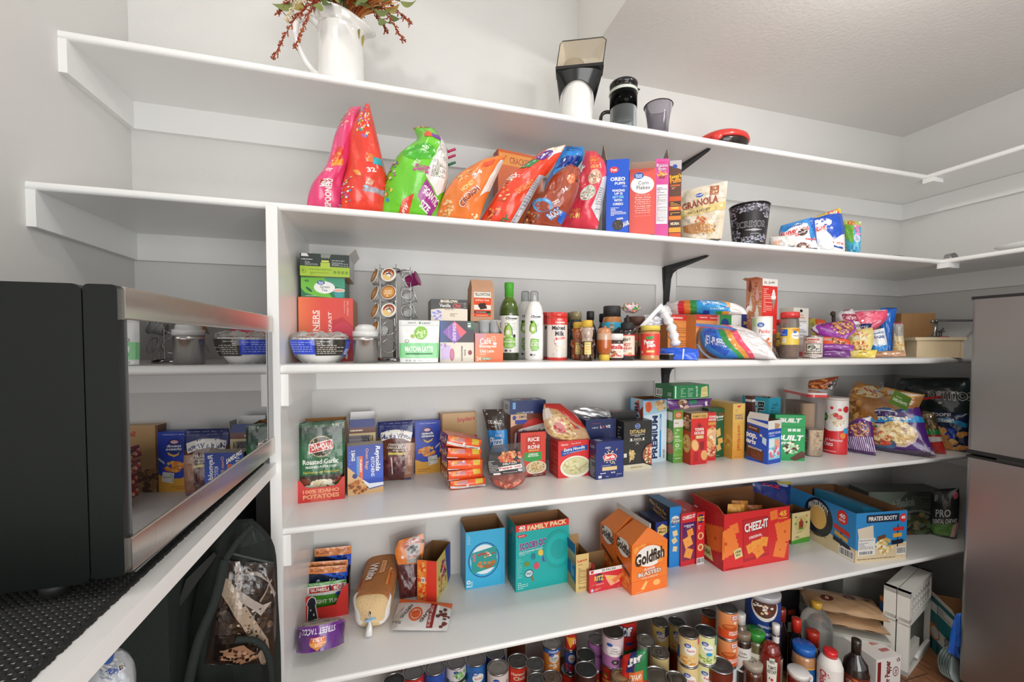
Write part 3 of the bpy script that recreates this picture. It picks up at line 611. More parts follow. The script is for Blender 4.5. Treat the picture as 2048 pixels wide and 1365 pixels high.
# air popper with clear hood
def popper():
    x,y=xat(1153,1.50,S1),1.50;o=thing('air_popper','white cylindrical hot-air popcorn popper with a black chute collar and clear tinted hood','popcorn maker',(x,y,S1))
    mb=MB();mb.lathe((x,y,S1),[(.060,0),(.062,.004),(.060,.07),(.057,.13),(.0565,.16),(.053,.172),(.03,.175)],'efeeea',n=40);mb.build('body','gloss',o)
    a=face_ang(x,y);d=np.array([math.cos(a),math.sin(a),0]);s=np.array([-math.sin(a),math.cos(a),0]);z=np.array([0,0,1.]);B=np.array([x,y,S1])
    P=lambda u,f,h:B+s*u+d*f+z*h
    # the chute collar: a skirt round the front of the body that rises to a flat rectangular mouth
    V,n=[],20
    for k in range(n+1):
        t=-100+200*k/n;r_=math.radians(t);V+=[P(.0655*math.sin(r_),.0655*math.cos(r_),.085+.065*math.cos(r_*.85)),P(np.clip(.090*math.sin(r_*.98)*1.15,-.076,.098),.045+.035*max(0,math.cos(r_)),.185+.010*math.sin(r_))]
    mb=MB();mb.add(V,[(2*k,2*k+1,2*k+3,2*k+2)for k in range(n)],'1d1d1e',0,True);mb.add([v-d*.003 for v in V],[(2*k+2,2*k+3,2*k+1,2*k)for k in range(n)],'101010',0,True)
    mb.box((-.078,.02,.182),(.096,.082,.192),'1a1a1b',fr=(s,d,z),o=B);mb.build('chute_collar','gloss',o)
    mb=MB();hood=[(-.074,.08,.192),(-.062,.085,.268),(-.052,.086,.278),(.092,.086,.278),(.104,.085,.268),(.094,.08,.192)]
    fr2=[P(*q)for q in hood];bk=[P(q[0]*.8,-.02,q[2])for q in hood];m=len(hood)
    mb.add(fr2+bk,[tuple(range(m))]+[(i,i+1,m+i+1,m+i)for i in range(m-1)]+[tuple(range(m,2*m))[::-1]],'f8f2e6');mb.build('hood','clear',o)
    mb=MB();mb.tube(fr2,.0016,'26221e',n=6);mb.tube([P(-.074,.08,.192),P(.094,.08,.192)],.0022,'1a1a1a',n=6);mb.build('hood_rim','gloss',o)
    mb=MB();mb.lathe(B+z*.182-s*.012,[(.036,0),(.038,.03),(.036,.055),(.040,.058),(.04,.064),(.028,.07),(.001,.071)],'efe3c4',n=28);mb.build('butter_cup','clear',o)
popper()
def press():
    Y=1.475;x=xat(1246,Y,S1);o=thing('french_press','glass french press with a black lid, black collar and black side handle','coffee press',(x,Y,S1))
    z=S1;B=(x,Y,z)
    mb=MB();mb.lathe(B,[(0.0508,.002),(0.0514,.004),(0.0514,.128),(0.0503,.128),(0.0503,.006)],'e8ecec',n=36);mb.build('glass','clearer',o)
    mb=MB();mb.lathe(B,[(0.0523,.088),(0.0525,.118),(0.0540,.150),(0.0514,.150),(0.0511,.088)],'171718',n=36);mb.build('collar','tint',o)
    mb=MB();mb.lathe(B,[(0.0548,.146),(0.0565,.150),(0.0542,.158)],'d5dcd2',n=36);mb.build('seal_ring','gloss',o)
    mb=MB();mb.lathe(B,[(0.0339,.150),(0.0542,.153),(0.0520,.160),(0.0452,.163),(0.0452,.170),(0.0531,.173),(0.0542,.184),(0.0508,.188),(0.0010,.189)],'161617',n=36)
    a=face_ang(x,Y);s=np.array([-math.sin(a),math.cos(a),0]);d=np.array([math.cos(a),math.sin(a),0]);mb.add([np.array(B)+s*u+d*f+np.array([0,0,h])for u,f,h in((.038,-.018,.150),(.038,.018,.150),(.064,0,.160),(.038,-.018,.166),(.038,.018,.166))],[(0,1,2),(3,2,4),(0,2,3),(1,4,2)],'161617');mb.build('lid','gloss',o)
    mb=MB();P=[np.array(B)-s*u+np.array([0,0,h])for u,h in((.050,.088),(.068,.090),(.082,.082),(.087,.060),(.087,.014),(.074,.006),(.052,.006))];mb.tube(_resamp(P,24),.007,'1a1a1b',n=10);mb.build('handle','gloss',o)
    mb=MB();mb.lathe(B,[(0.0486,.060),(0.0492,.085),(0.0452,.09),(0.0020,.092)],'9a9696',n=30);mb.lathe(B,[(0.0020,.0),(0.0020,.15)],'c0c0c0',n=8);mb.build('plunger','tint',o)
    Y=1.445;x=xat(1316,Y,S1);o=thing('measuring_cup','flared smoky see-through plastic cup standing beside the glass coffee press','cup',(x,Y,z))
    mb=MB();mb.lathe((x,Y,z),[(.038,.001),(.040,.03),(.045,.07),(.054,.108),(.053,.108),(.0435,.07),(.037,.004),(.001,.003)],'cfccd2',n=36);mb.build('cup','tint',o)
    mb=MB();mb.tube([(x+.0545*math.cos(t*PI/18),Y+.0545*math.sin(t*PI/18),z+.108)for t in range(36)],.0018,'1c181c',closed=True,n=6);mb.build('rim','gloss',o)
    Y=1.535;x=xat(1440,Y,S1);o=thing('sandwich_maker','round red-lidded snack maker with a black base and a red clasp','snack maker',(x,Y,z))
    a=face_ang(x,Y);d=np.array([math.cos(a),math.sin(a),0]);s=np.array([-math.sin(a),math.cos(a),0]);tl=math.radians(0)
    mb=MB();mb.lathe((x,Y,z),[(.070,.0),(.095,.008),(.108,.030),(.109,.042)],'20150f',n=40);mb.build('base','gloss',o)
    mb=MB();mb.lathe((x,Y,z),[(.111,.040),(.115,.047),(.111,.062),(.088,.078),(.04,.086),(.001,.087)],'d63a33',n=40)
    mb.build('lid','gloss',o)
    mb=MB();c=np.array([x,Y,z])+d*.111-s*.012+np.array([0,0,.042]);mb.lathe(c,[(.021,-.004),(.023,0),(.021,.005),(.001,.007)],'d63a33',n=20,fr=(s,np.array([0,0,-1.]),d),sy=.75);mb.build('clasp','gloss',o)
    mb=MB();c=np.array([x,Y,z])-s*.125+d*.02;mb.tube(_resamp([c+s*.03+np.array([0,0,.04]),c+np.array([0,0,.034]),c-s*.028+np.array([0,0,.022])],12),[.013,.013,.012,.012,.011,.011,.01,.01,.009,.008,.007,.005],'cf3630',n=10);mb.build('handle','gloss',o)
press()
# ------------------------------------------------------------------ second shelf: cereal
Z=S2
BG='big bags of cereal on the second shelf'
def sbag(lab,L,R,px,Y,th,col,ops,yaw=0,lean=0,z=Z,name='cereal_bag',cat='bag',group=BG,**k):
    k.setdefault('wr',.0065 if group==BG else .004);return bag(name,lab,cat,L,R,stand(px,Y,z,yaw,lean),th,col,ops,group=group,zmin=z,**k)
NUT=lambda x0,y0,x1,y1:[('R',x0,y0,x1,y1,'f0f0ee'),('F',x0+.02,y0+.03,x1-.02,y1-.02,'2a2a2a',14),('R',x0+.02,y0+(y1-y0)*.25,x1-.02,y0+(y1-y0)*.27,'k'),('R',x0+.02,y0+(y1-y0)*.6,x1-.02,y0+(y1-y0)*.62,'k')]
CER=lambda cx,cy,rx,ry,n,cols,s=.03:('B',cx,cy,rx,ry,cols,n,s)
RAIN=['e8c84a','d9553a','3f8fd0','6db14a','b85aa8','f0ead8']
sbag('pink cereal bag at the end of the row, folded top leaning on the red bag',[(700,215),(672,262),(652,330),(622,372),(612,420)],[(722,212),(716,262),(700,330),(688,372),(690,425)],655,1.37,.05,'e8487e',
     [CER(.3,.16,.26,.1,26,['e9b8a0','f0d4bc','d98a7a'],.05),('E',.42,.48,.2,.07,'e2442a'),('T','MOM',.42,.48,.26,.035,'f5a03a',70),('P',[(.3,.52),(.7,.5),(.75,.56),(.35,.58)],'f5a03a'),('T','38',.35,.62,.22,.05,'f3d7d7',80),('R',.25,.73,.6,.765,'b3202c'),
      ('T','MINI',.42,.76,.35,.04,'w',80,2),('T','SPOONERS',.55,.84,.18,.22,'w',90,2),('T','7¢',.9,.95,.15,.05,'w')],back='d23a6c')
sbag('tall red cereal bag with a peaked top, second in the row',[(735,205),(700,262),(694,330),(684,372),(682,428)],[(738,207),(752,262),(768,330),(776,372),(770,428)],728,1.355,.055,'e83c28',
     [CER(.5,.22,.24,.14,70,RAIN,.04),('E',.62,.50,.15,.045,'e2442a'),('E',.62,.50,.13,.035,'f0762c'),('R',.68,.49,.92,.56,'38a6b8'),('T','32',.62,.63,.2,.06,'w',10,2),('P',[(.2,.62),(.34,.64),(.42,.70),(.3,.69)],'f09a3a'),
      CER(.12,.80,.13,.12,26,RAIN,.03),('T','FRUITY',.6,.76,.16,.045,'f2e9d0',70,2),('T','DYNO-BITES',.7,.82,.12,.16,'8fd3e8',80,2)],back='c42f22')
sbag('fat lime green cereal bag marked gigantic size, its top folded over',[(826,255),(832,285),(790,320),(768,372),(765,440)],[(868,256),(892,298),(896,330),(893,372),(868,440)],828,1.35,.075,'6fcf2a',
     [CER(.35,.03,.35,.06,30,['d98a4a','e8b07a','c0693a'],.06),('P',[(.80,.15),(.99,.2),(.99,.80),(.90,.84),(.64,.73),(.72,.5)],'eeeeea'),('F',.76,.30,.97,.52,'555555',14),('F',.72,.55,.95,.72,'555555',12),('E',.42,.24,.16,.05,'e2602a'),('P',[(.5,.2),(.8,.23),(.76,.29),(.48,.27)],'7a3a9a'),
      ('E',.45,.48,.3,.1,'46b422'),('T','38',.52,.46,.14,.06,'cdeac0',70,2),('T','APPLE',.45,.62,.14,.05,'d7f0c4',60,2),('T','ZINGS',.56,.67,.12,.14,'c93a96',80,2),('P',[(.35,.87),(.52,.84),(.47,.99),(.27,.99)],'e2442a'),('T','NEW',.4,.93,.14,.04,'w',60,2),
      ('P',[(.66,.75),(.96,.88),(.90,.985),(.58,.85)],'a02c8e'),('T','GIGANTIC',.79,.845,.34,.045,'w',-24,2),('T','SIZE',.75,.91,.2,.045,'w',-24,2),CER(.1,.72,.09,.16,24,RAIN,.025),CER(.62,.98,.1,.03,8,['e9e3c4','bcd99a'],.03)],back='5cb822')
# magenta and green plastic prongs of a toy just behind the green bag
mb=MB();c0=at(905,300,'y',1.55)
for dx,dz,ln,cl in((0,.0,.035,'c2245c'),(.0,-.022,.045,'c2245c'),(-.006,-.048,.034,'1f6a4a')):
    mb.tube([c0+np.array([-.03,0,dz-.015]),c0+np.array([.01,-.01,dz])],[.005,.0045],cl,n=8)
mb.tube([c0+np.array([-.03,0,.0]),c0+np.array([-.04,0,-.13]),(c0[0]-.04,c0[1],Z+.002)],.012,'c2245c');tag(mb.build('toy_rake','gloss'),'magenta and green plastic prongs poking out behind the green cereal bag','toy')
g=HI(Z,996,1085,1.56,297,8)
carton('snack_carton','flat orange carton showing only its top edge behind the orange cereal bags','box',g,.05,('d8642a',[('R',.02,.03,.98,.16,'f09a3a'),('T','CRACKERS',.5,.1,.5,.07,'b03a1c')]),l=('a8441c',[]),t=('d8642a',[]))
sbag('orange crunch cereal bag slumping over, its top bent back',[(978,322),(940,338),(905,362),(882,400),(872,445)],[(1016,308),(1003,332),(985,372),(968,410),(955,452)],920,1.335,.06,'ee8238',
     [CER(.6,.05,.4,.06,50,['e8b36a','f2cf94','d99048'],.04),('P',[(.88,.2),(.99,.18),(.99,.58),(.84,.7)],'eeeae2'),('P',[(.5,.30),(.74,.24),(.76,.33),(.55,.38)],'e0562a'),('T','34',.55,.46,.2,.06,'w',60,2),CER(.28,.48,.14,.08,18,['e5b06a','f0cc90'],.03),
      ('T','HONEY',.5,.62,.3,.06,'f0d98a',62,2),('T','CRUNCH',.62,.72,.5,.075,'w',62,2),('T','CRUNCH',.625,.722,.47,.06,'9a3a20',62,2),CER(.22,.86,.14,.08,20,['e5b06a','f0cc90'],.035),CER(.85,.9,.08,.04,8,['f2e2b8'],.03)],back='d06a28')
sbag('bright blue cereal bag whose nutrition panel shows above the brown bag',[(1120,292),(1110,330),(1090,370),(1085,445)],[(1168,294),(1165,320),(1140,360),(1125,445)],1105,1.47,.04,'1f86d8',
     [('F',.3,.04,.9,.2,'0d2c66',8),('R',.2,.3,.9,.5,'1a3f9a')],back='1a66b0',yaw=0)
sbag('vermilion cereal bag with purple and green stickers, lying back on its side',[(1088,300),(1045,335),(1012,362),(985,400),(955,450)],[(1132,290),(1105,335),(1080,366),(1058,405),(1028,458)],1010,1.33,.05,'ee4526',
     [('P',[(.2,0),(.95,0),(.98,.1),(.7,.16),(.3,.1)],'f0ebe4'),CER(.75,.05,.25,.05,40,['e8c890','f3dfae'],.04),('E',.48,.16,.24,.07,'5a2a8a'),('T','13g',.45,.16,.3,.05,'w',50,2),('P',[(.1,.2),(.5,.24),(.45,.36),(.08,.33)],'1f8a3f'),('T','Malt-o',.28,.28,.3,.04,'w',50),
      ('T','MIX',.2,.5,.3,.09,'w',55,2),CER(.2,.60,.12,.06,18,['d98a5a','e8b87a'],.03),('T','EXCELLENT',.72,.62,.55,.06,'f0a050',58),CER(.3,.74,.14,.07,18,['c9502a','e8a04a','f0d0a0'],.035),CER(.25,.88,.16,.06,20,['a83226','e89a5a'],.04),('T','MIX',.62,.94,.3,.06,'0f7a4a',50,2),
      ('P',[(.86,.45),(.99,.4),(.99,.99),(.82,.99)],'b9b9c2'),('F',.86,.5,.98,.95,'444444',16)],back='cc3a20')
sbag('brown cocoa cereal bag with a blue word mark, leaning on the vermilion one',[(1142,328),(1105,352),(1086,385),(1058,410),(1042,460)],[(1160,338),(1158,372),(1145,410),(1128,440),(1118,460)],1085,1.325,.05,'a4482c',
     [('R',.1,.0,.6,.05,'c02a2a'),CER(.88,.12,.12,.12,20,['5a2c1c','d8c0a8','b9452c'],.05),('E',.68,.26,.13,.07,'e87a4a'),('T','MOM',.68,.26,.16,.04,'f0d0a0',70),('T','36',.62,.42,.18,.05,'w',60,2),('E',.35,.72,.26,.09,'5aa2dc'),('E',.38,.74,.2,.06,'a4482c'),
      ('T','COCO',.6,.62,.2,.05,'w',70,2),('T','ROOS',.72,.76,.42,.1,'2a7ad0',65,2),('T','ROOS',.72,.76,.38,.08,'e8f0f8',65,1),CER(.2,.88,.18,.08,30,['4a2416','d9a85a','6a3a22'],.03),('P',[(.86,.68),(.99,.66),(.99,.86),(.86,.84)],'2a6ad0')],back='7c3420')
sbag('raspberry red cereal bag with two round cereal pictures, next to the blue box',[(1172,302),(1160,340),(1150,380),(1135,420),(1120,458)],[(1190,302),(1212,330),(1211,372),(1203,415),(1195,458)],1165,1.375,.055,'e2384e',
     [('T','+',.1,.28,.24,.1,'w',0,2),('T','GOOD',.5,.18,.3,.03,'f0a04a'),('T','GREAT',.55,.23,.36,.045,'f0a04a',0,2),('T','IS NOT',.55,.275,.3,.025,'f0a04a'),('T','GREAT!',.58,.32,.36,.045,'f0a04a',0,2),('E',.6,.44,.2,.085,'d8b49a'),CER(.6,.44,.17,.06,24,['b98a6a','e3cdb4','9a7a62'],.035),
      ('E',.5,.62,.22,.09,'ccd0c4'),CER(.5,.62,.18,.07,24,['8a9a82','e3ddd0','b07a6a'],.035),('P',[(.86,.44),(.99,.4),(.99,.9),(.7,.78)],'d2d2d6'),('F',.82,.55,.98,.8,'444',10)if False else('F',.82,.55,.98,.8,'444444',10),('T','TASTE',.3,.8,.25,.03,'f0a04a'),('T','YUM',.3,.85,.28,.05,'f0c04a',0,2)],back='b82a40',yaw=0)
g=HI(Z,1212,1257,1.335,320,-24)
carton('cereal_box','narrow side of a royal blue cookie cereal box with its brown card top left open','box',g,.19,
       ('1b55c8',[('E',.33,.14,.2,.042,'e8343a'),('T','Post',.33,.14,.26,.045,'w',8,1.5),('T','OREO',.5,.265,.66,.052,'w',0,2.5),('T','PUFFS',.6,.325,.46,.036,'w',0,2),('T','CEREAL',.8,.365,.2,.014,'w'),('T','WAKING',.53,.42,.56,.034,'w',0,2),('T','UP IS',.54,.462,.36,.032,'w',0,2),('T','BETTER',.53,.508,.5,.034,'8fd0f0',0,2),('T','WITH',.52,.552,.36,.032,'w',0,2),('T','OREO',.52,.602,.46,.034,'w',0,2),
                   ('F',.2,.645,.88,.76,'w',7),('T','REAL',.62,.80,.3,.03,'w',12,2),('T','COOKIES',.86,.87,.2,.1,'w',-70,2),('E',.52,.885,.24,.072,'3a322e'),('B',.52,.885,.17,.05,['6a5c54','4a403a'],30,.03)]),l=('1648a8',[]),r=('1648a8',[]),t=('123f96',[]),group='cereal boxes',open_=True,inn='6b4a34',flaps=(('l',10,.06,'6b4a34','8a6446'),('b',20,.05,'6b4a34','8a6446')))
g=HI(Z,1258,1309,1.325,339,-25)
carton('cereal_box','coral red corn flakes box with a white oval and a paragraph of small print','box',g,.19,
       ('dc5a4e',[('E',.5,.245,.46,.135,'f2f0ee'),('E',.5,.245,.44,.127,'f2f0ee'),('E',.36,.105,.2,.05,'2a6ab8'),('T','Great',.36,.092,.26,.026,'w',0,2),('T','Value',.36,.122,.24,.024,'w',0,2),('T','Corn',.54,.215,.4,.055,'333333',0,.3),('T','Flakes',.54,.285,.52,.058,'333333',0,.3)]
        +[('T',s,.52,.40+.0335*i,.62 if i%2 else .56,.023,'f5d8d2')for i,s in enumerate(('Why not try our','Great Value','Instant Oatmeal?','It comes in a','variety of flavors','It is made with','whole grain oats','and is a great way','to start your day'))]+[('R',.18,.715,.85,.718,'f0c0b8')]),
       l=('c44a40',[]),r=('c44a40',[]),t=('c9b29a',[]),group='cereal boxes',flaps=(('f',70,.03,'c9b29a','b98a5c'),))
g=HI(Z,1309,1336,1.325,318,-20)
carton('cereal_box','magenta raisin bran box turned side on, its yellow front seen edgewise','box',g,.20,
       ('cc4a94',[('R',.1,.33,.92,.83,'f0eef0'),('F',.14,.36,.88,.44,'444444',4),('R',.14,.385,.88,.392,'k'),('F',.14,.45,.88,.6,'444444',12),('R',.14,.612,.88,.616,'k'),('F',.14,.62,.88,.80,'666666',14),('T',"Kellogg's",.5,.045,.6,.022,'e0306a',0,1),('T','Raisin',.5,.085,.86,.045,'k',0,1),('T','Raisin',.5,.085,.82,.04,'f6f0f4',0,.1),('T','Bran',.5,.128,.6,.042,'k',0,1),('T','Bran',.5,.128,.56,.037,'f6f0f4',0,.1),
                   ('B',.5,.2,.36,.045,['e8b84a','f0cf7a','d9a03a'],30,.07),('E',.38,.235,.1,.02,'8a3a2a',30),('E',.62,.235,.1,.02,'8a3a2a',-30)]),
       l=('e8c23a',[('T','LESS',.75,.13,.3,.05,'a0301f',0,2)]),r=('b83c84',[]),t=('e8a8c8',[]),group='cereal boxes')
g=HI(Z,1337,1361,1.33,322,-27)
carton('cereal_box','brown peanut butter puffs box with orange shelves of print, next to the granola pouch','box',g,.19,
       ('5c3a2c',[('P',[(0,0),(1,0),(1,.12),(0,.06)],'b9b4b4'),('E',.45,.075,.2,.025,'2a4aa0'),('T',"Reese's",.5,.2,.95,.05,'f0c030',8,2),('T','Puffs',.5,.255,.9,.06,'f0a028',8,2),('R',.1,.31,.9,.33,'c9642a'),('F',.2,.34,.8,.37,'e8b890',2),('R',.0,.46,1,.52,'c9521f'),('R',.1,.53,.9,.57,'3a241c'),('F',.12,.53,.9,.58,'f0b040',3),('R',0,.59,1,.64,'e06a22'),('T','MMM',.5,.61,.6,.03,'f6d060',0,2),('R',.05,.65,.95,.70,'3a241c'),('F',.1,.66,.9,.7,'f0b040',2),
                   ('R',.0,.71,1,.76,'e88028'),('R',.1,.78,.9,.84,'2a1c18'),('T','MORN',.5,.81,.7,.04,'f0e0c0',0,2),('R',0,.86,1,.92,'f0a030'),('R',0,.93,1,1,'c9521f')]),
       l=('4a2e22',[]),r=('4a2e22',[]),t=('9a9494',[]),group='cereal boxes',open_=True,inn='6a5a52',flaps=(('l',8,.05,'8a8482','b9b4b0'),('b',15,.05,'8a8482','b9b4b0')))
# clear tub with red rim behind the granola
Y=1.50;x=xat(1392,Y,Z);o=thing('plastic_tub','round clear tub with a red snap rim, standing behind the granola pouch','container',(x,Y,Z))
mb=MB();mb.lathe((x,Y,Z),[(.07,.001),(.075,.01),(.082,.150),(.080,.150),(.073,.012),(.001,.01)],'e9e9e6',n=36);mb.build('body','clear',o)
mb=MB();mb.lathe((x,Y,Z),[(.084,.143),(.087,.147),(.087,.155),(.083,.158),(.079,.155),(.079,.150)],'d3302c',n=40);mb.build('rim','gloss',o)
sbag('clear-faced granola pouch with rust lettering, standing upright and wrinkled',[(1350,384),(1352,420),(1356,450),(1362,490)],[(1455,362),(1452,400),(1448,440),(1442,492)],1402,1.33,.022,'d9cbb4',
     [('G',.0,.0,1,.3,'d8cfc0','cfc4b2',4),('B',.5,.5,.48,.46,['dccfb8','d2c4aa','e2d8c6','cfbf9f'],70,.07),('P',[(0,.42),(1,.36),(1,.50),(0,.58)],'d3bd7a'),('E',.48,.2,.075,.035,'2352a8'),('T','Kroger',.48,.2,.11,.025,'w',5,1.5),('R',.68,.08,.85,.24,'9a5a3a'),('T','38',.765,.12,.08,.05,'dcc8a8',0,2),('F',.7,.16,.83,.23,'dcc8a8',4),('T','GRANOLA',.49,.325,.72,.13,'9c4a2c',4,2.2),('T','OATS & HONEY',.47,.48,.47,.055,'6a4424',5,2),
      CER(.5,.66,.11,.08,26,['c9642c','e08a44','b9502a'],.03),('P',[(.12,.72),(.5,.68),(.8,.8),(.3,.84),(.12,.8)],'b07a4a'),CER(.6,.78,.24,.06,60,['c99a5a','dcb67a','a8743c'],.022),('F',.35,.92,.68,.96,'8a5a3a',2)],back='cfc4ae',m='film',name='granola_pouch',cat='pouch',group=None,crimp=(1,0),full=.3)
# black illustrated bucket
Y=1.385;x=xat(1497,Y,Z);o=thing('popcorn_bucket','black tin bucket printed with pale grey creature art, between granola and doughnut bags','bucket',(x,Y,Z))
r0,r1,hh=.058,.0735,htop((x,Y-.07,Z),403)
mb=MB();mb.lathe((x,Y,Z),[(r0,.0),(r1-.001,hh-.003),(r1-.003,hh-.003),(r0-.002,.003),(.001,.003)],'1d1b1c',n=40);mb.build('body','gloss',o)
mb=MB();PG=['8d8a94','6a6670','b4b0ba','4a464e','3a363c','9aa0b8']
cyl_label(mb,x,Y,r0,Z+.003,Z+hh-.006,'1d1b1c',[('B',.5,.1,.48,.09,PG,120,.028),('B',.12,.3,.12,.2,PG,60,.026),('B',.88,.2,.1,.16,PG,50,.026),('B',.15,.72,.16,.14,PG,60,.028),('B',.5,.85,.2,.09,PG,60,.026),('B',.82,.82,.14,.1,PG,50,.026),
    ('P',[(.18,.42),(.4,.36),(.85,.40),(.95,.5),(.7,.62),(.3,.60)],'1d1b1c'),('T','SCRIMOR',.55,.49,.62,.15,'a8a6ae',0,2.5),('T','SCRIMOR',.55,.49,.6,.125,'2a282b',0,.8),('P',[(.4,.62),(.6,.60),(.8,.63),(.6,.66)],'a8a6ae'),('T','AN EPIC',.62,.72,.2,.02,'c8c6ce')],r2=r1,span=150,nu=20,seed=7)
mb.build('printed_wrap','print',o)
mb=MB();mb.tube([(x+r1*math.cos(t*PI/20),Y+r1*math.sin(t*PI/20),Z+hh-.001)for t in range(40)],.0025,'26262a',closed=True,n=6);mb.build('rim','gloss',o)
mb=MB();c=np.array([xat(1548,1.50,Z),1.50,Z]);mb.lathe(c,[(.018,0),(.022,.02),(.022,.07),(.014,.085),(.010,.10),(.001,.102)],'e8569a',n=20);tag(mb.build('plastic_cup','gloss'),'bright pink plastic bottle peeking out behind the black bucket','bottle')
sbag('clear crinkled bag with a few orange sweets, in front of the doughnut bags',[(1540,474),(1538,486),(1540,498)],[(1590,470),(1592,486),(1590,502)],1566,1.32,.018,'dcdad6',
     [('B',.3,.6,.16,.2,['e8a888','f0c8b0'],12,.06),('B',.7,.5,.2,.3,['f4f4f2','cfcfca'],16,.06)],name='sweets_bag',group=None,m='film',nu=10,nv=8)
DL=lambda:[('E',.0,0,0,0,'w')]
sbag('large blue and white mini doughnut bag with a yellow banner along its folded top',[(1590,448),(1588,470),(1590,506)],[(1680,416),(1688,455),(1690,510)],1640,1.40,.05,'eeeef0',
     [('P',[(0,0),(1,0),(1,.2),(.0,.22)],'d9c94e'),('T','PARTY SIZE',.42,.11,.5,.09,'b04a2a',5,2),('R',.72,0,.95,.26,'e8403a'),('T','60',.835,.15,.17,.12,'w',5,2),('P',[(0,.2),(1,.2),(1,.62),(.8,.75),(.55,.50),(.2,.58),(0,.5)],'1a52c0'),('E',.55,.42,.22,.12,'f4f4f6'),('T','Hostess',.2,.36,.3,.08,'w',8,2),('T','donettes',.35,.56,.62,.16,'f4f4f4',8,3.5),('T','donettes',.35,.56,.6,.14,'d8262c',8,2),
      ('B',.5,.85,.4,.1,['f2f2f2','dcdce0','e8e8ea'],30,.08),('T','donettes',.86,.80,.2,.05,'d8262c',0,2),('R',.78,.86,.95,.9,'1a4aa0')],name='doughnut_bag',cat='bag',group='doughnut bags',crimp=(1,0),full=.5,lean=12)
sbag('smaller chocolate mini doughnut bag standing in front of the yellow-topped one',[(1562,452),(1556,475),(1554,505)],[(1628,434),(1632,470),(1636,508)],1597,1.345,.035,'f0eff0',
     [('P',[(0,0),(1,0),(1,.5),(.86,.7),(.8,.2),(.5,.12),(.1,.45),(0,.35)],'2a86cc'),('P',[(.82,.06),(1,0),(1,.72)],'1a56b8'),('T','Hostess',.45,.2,.42,.1,'16449a',10,1.5),('T','donettes',.42,.38,.84,.19,'f4f4f4',10,3.5),('T','donettes',.42,.38,.82,.17,'dc2a2c',10,2),('P',[(.2,.52),(.55,.46),(.56,.54),(.22,.6)],'d8304a'),('T','FROSTED',.38,.53,.3,.045,'w',10,2),
      ('E',.62,.42,.14,.1,'f4f0ee'),('E',.66,.44,.13,.1,'4a2a1e',20),('E',.62,.80,.2,.14,'f6f4f2'),('E',.66,.83,.17,.12,'6a3c2c'),('E',.66,.83,.06,.04,'e8dcd4'),('E',.25,.74,.14,.1,'a88a82'),('T','donettes',.84,.62,.24,.06,'dc2a2c',0,1.5)],name='doughnut_bag',group='doughnut bags',crimp=(1,0),full=.6,back='2a6ac0')
g=HI(Z,1683,1700,1.42,441,25)
carton('snack_carton','slim cream and yellow carton standing behind the doughnut bags','box',g,.06,('efe3b4',[('R',0,0,1,.2,'e3c64a'),('R',.6,.2,.8,.7,'c9502a'),('F',.1,.3,.5,.9,'6a5a3a',8)]),l=('d9c98a',[]),r=('d9c98a',[]),t=('e3c64a',[]))
sbag('tropical drink pouch in green and blue with a pink pineapple, by the doughnut bags',[(1688,440),(1690,470),(1694,510)],[(1722,444),(1722,475),(1720,512)],1707,1.40,.014,'3aa8c8',
     [('R',0,0,1,.22,'a8b86a'),('E',.4,.12,.25,.1,'c9642a'),('P',[(.05,.2),(.6,.2),(.5,.7),(.05,.6)],'6aaa3a'),('B',.78,.3,.2,.16,['e06aa8','f08ac0'],14,.1),('E',.75,.55,.2,.1,'d8dcea'),('E',.75,.55,.15,.07,'a8b4d8'),('R',.1,.75,.95,.95,'2a98c4')],name='drink_pouch',cat='pouch',group=None,nu=10,nv=12)
mb=MB();c=at(1786,508,'y',1.34);mb.lathe((c[0],1.36,Z),[(.055,.001),(.056,.004),(.054,.0065),(.001,.0065)],'eceeee',n=30,sx=1.15);tag(mb.build('clear_platter','clear'),'flat clear round platter lying at the corner end of the cereal shelf','platter')
# white tray and metal clip on the side shelf
mb=MB();x0,x1,y0,y1=2.455,2.83,.35,1.22
def rr(cx,cy,ax,ay,z,n=48,p=4):
    return[(cx+ax*math.copysign(abs(math.cos(2*PI*k/n))**(2/p),math.cos(2*PI*k/n)),cy+ay*math.copysign(abs(math.sin(2*PI*k/n))**(2/p),math.sin(2*PI*k/n)),z)for k in range(n)]
rings=[rr(2.64,.8,.14,.34,Z+.001),rr(2.64,.8,.165,.37,Z+.02),rr(2.64,.8,.18,.39,Z+.034),rr(2.64,.8,.182,.392,Z+.031),rr(2.64,.8,.16,.365,Z+.014),rr(2.64,.8,.135,.335,Z+.004)]
n=48;mb.add(sum(rings,[]),[(i*n+k,i*n+(k+1)%n,(i+1)*n+(k+1)%n,(i+1)*n+k)for i in range(5)for k in range(n)]+[list(range(n))[::-1],[5*n+k for k in range(n)]],'f2f2f0',0,True);tag(mb.build('serving_tray','gloss'),'long white serving tray with a raised rim on the side shelf','tray')
mb=MB();c=at(1902,515,'z',Z+.012);P=[(c[0]+.03*math.cos(t),c[1]+.0,Z+.004+.026*math.sin(t))for t in np.linspace(0,PI,12)];mb.add(sum([[(a,b-.012,q),(a,b+.012,q)]for a,b,q in P],[]),[(2*k,2*k+1,2*k+3,2*k+2)for k in range(11)],'b8b8b8',0,True);tag(mb.build('metal_clip','metal',loc=(c[0],c[1],Z)),'small curved steel clip standing at the tray end','clip')
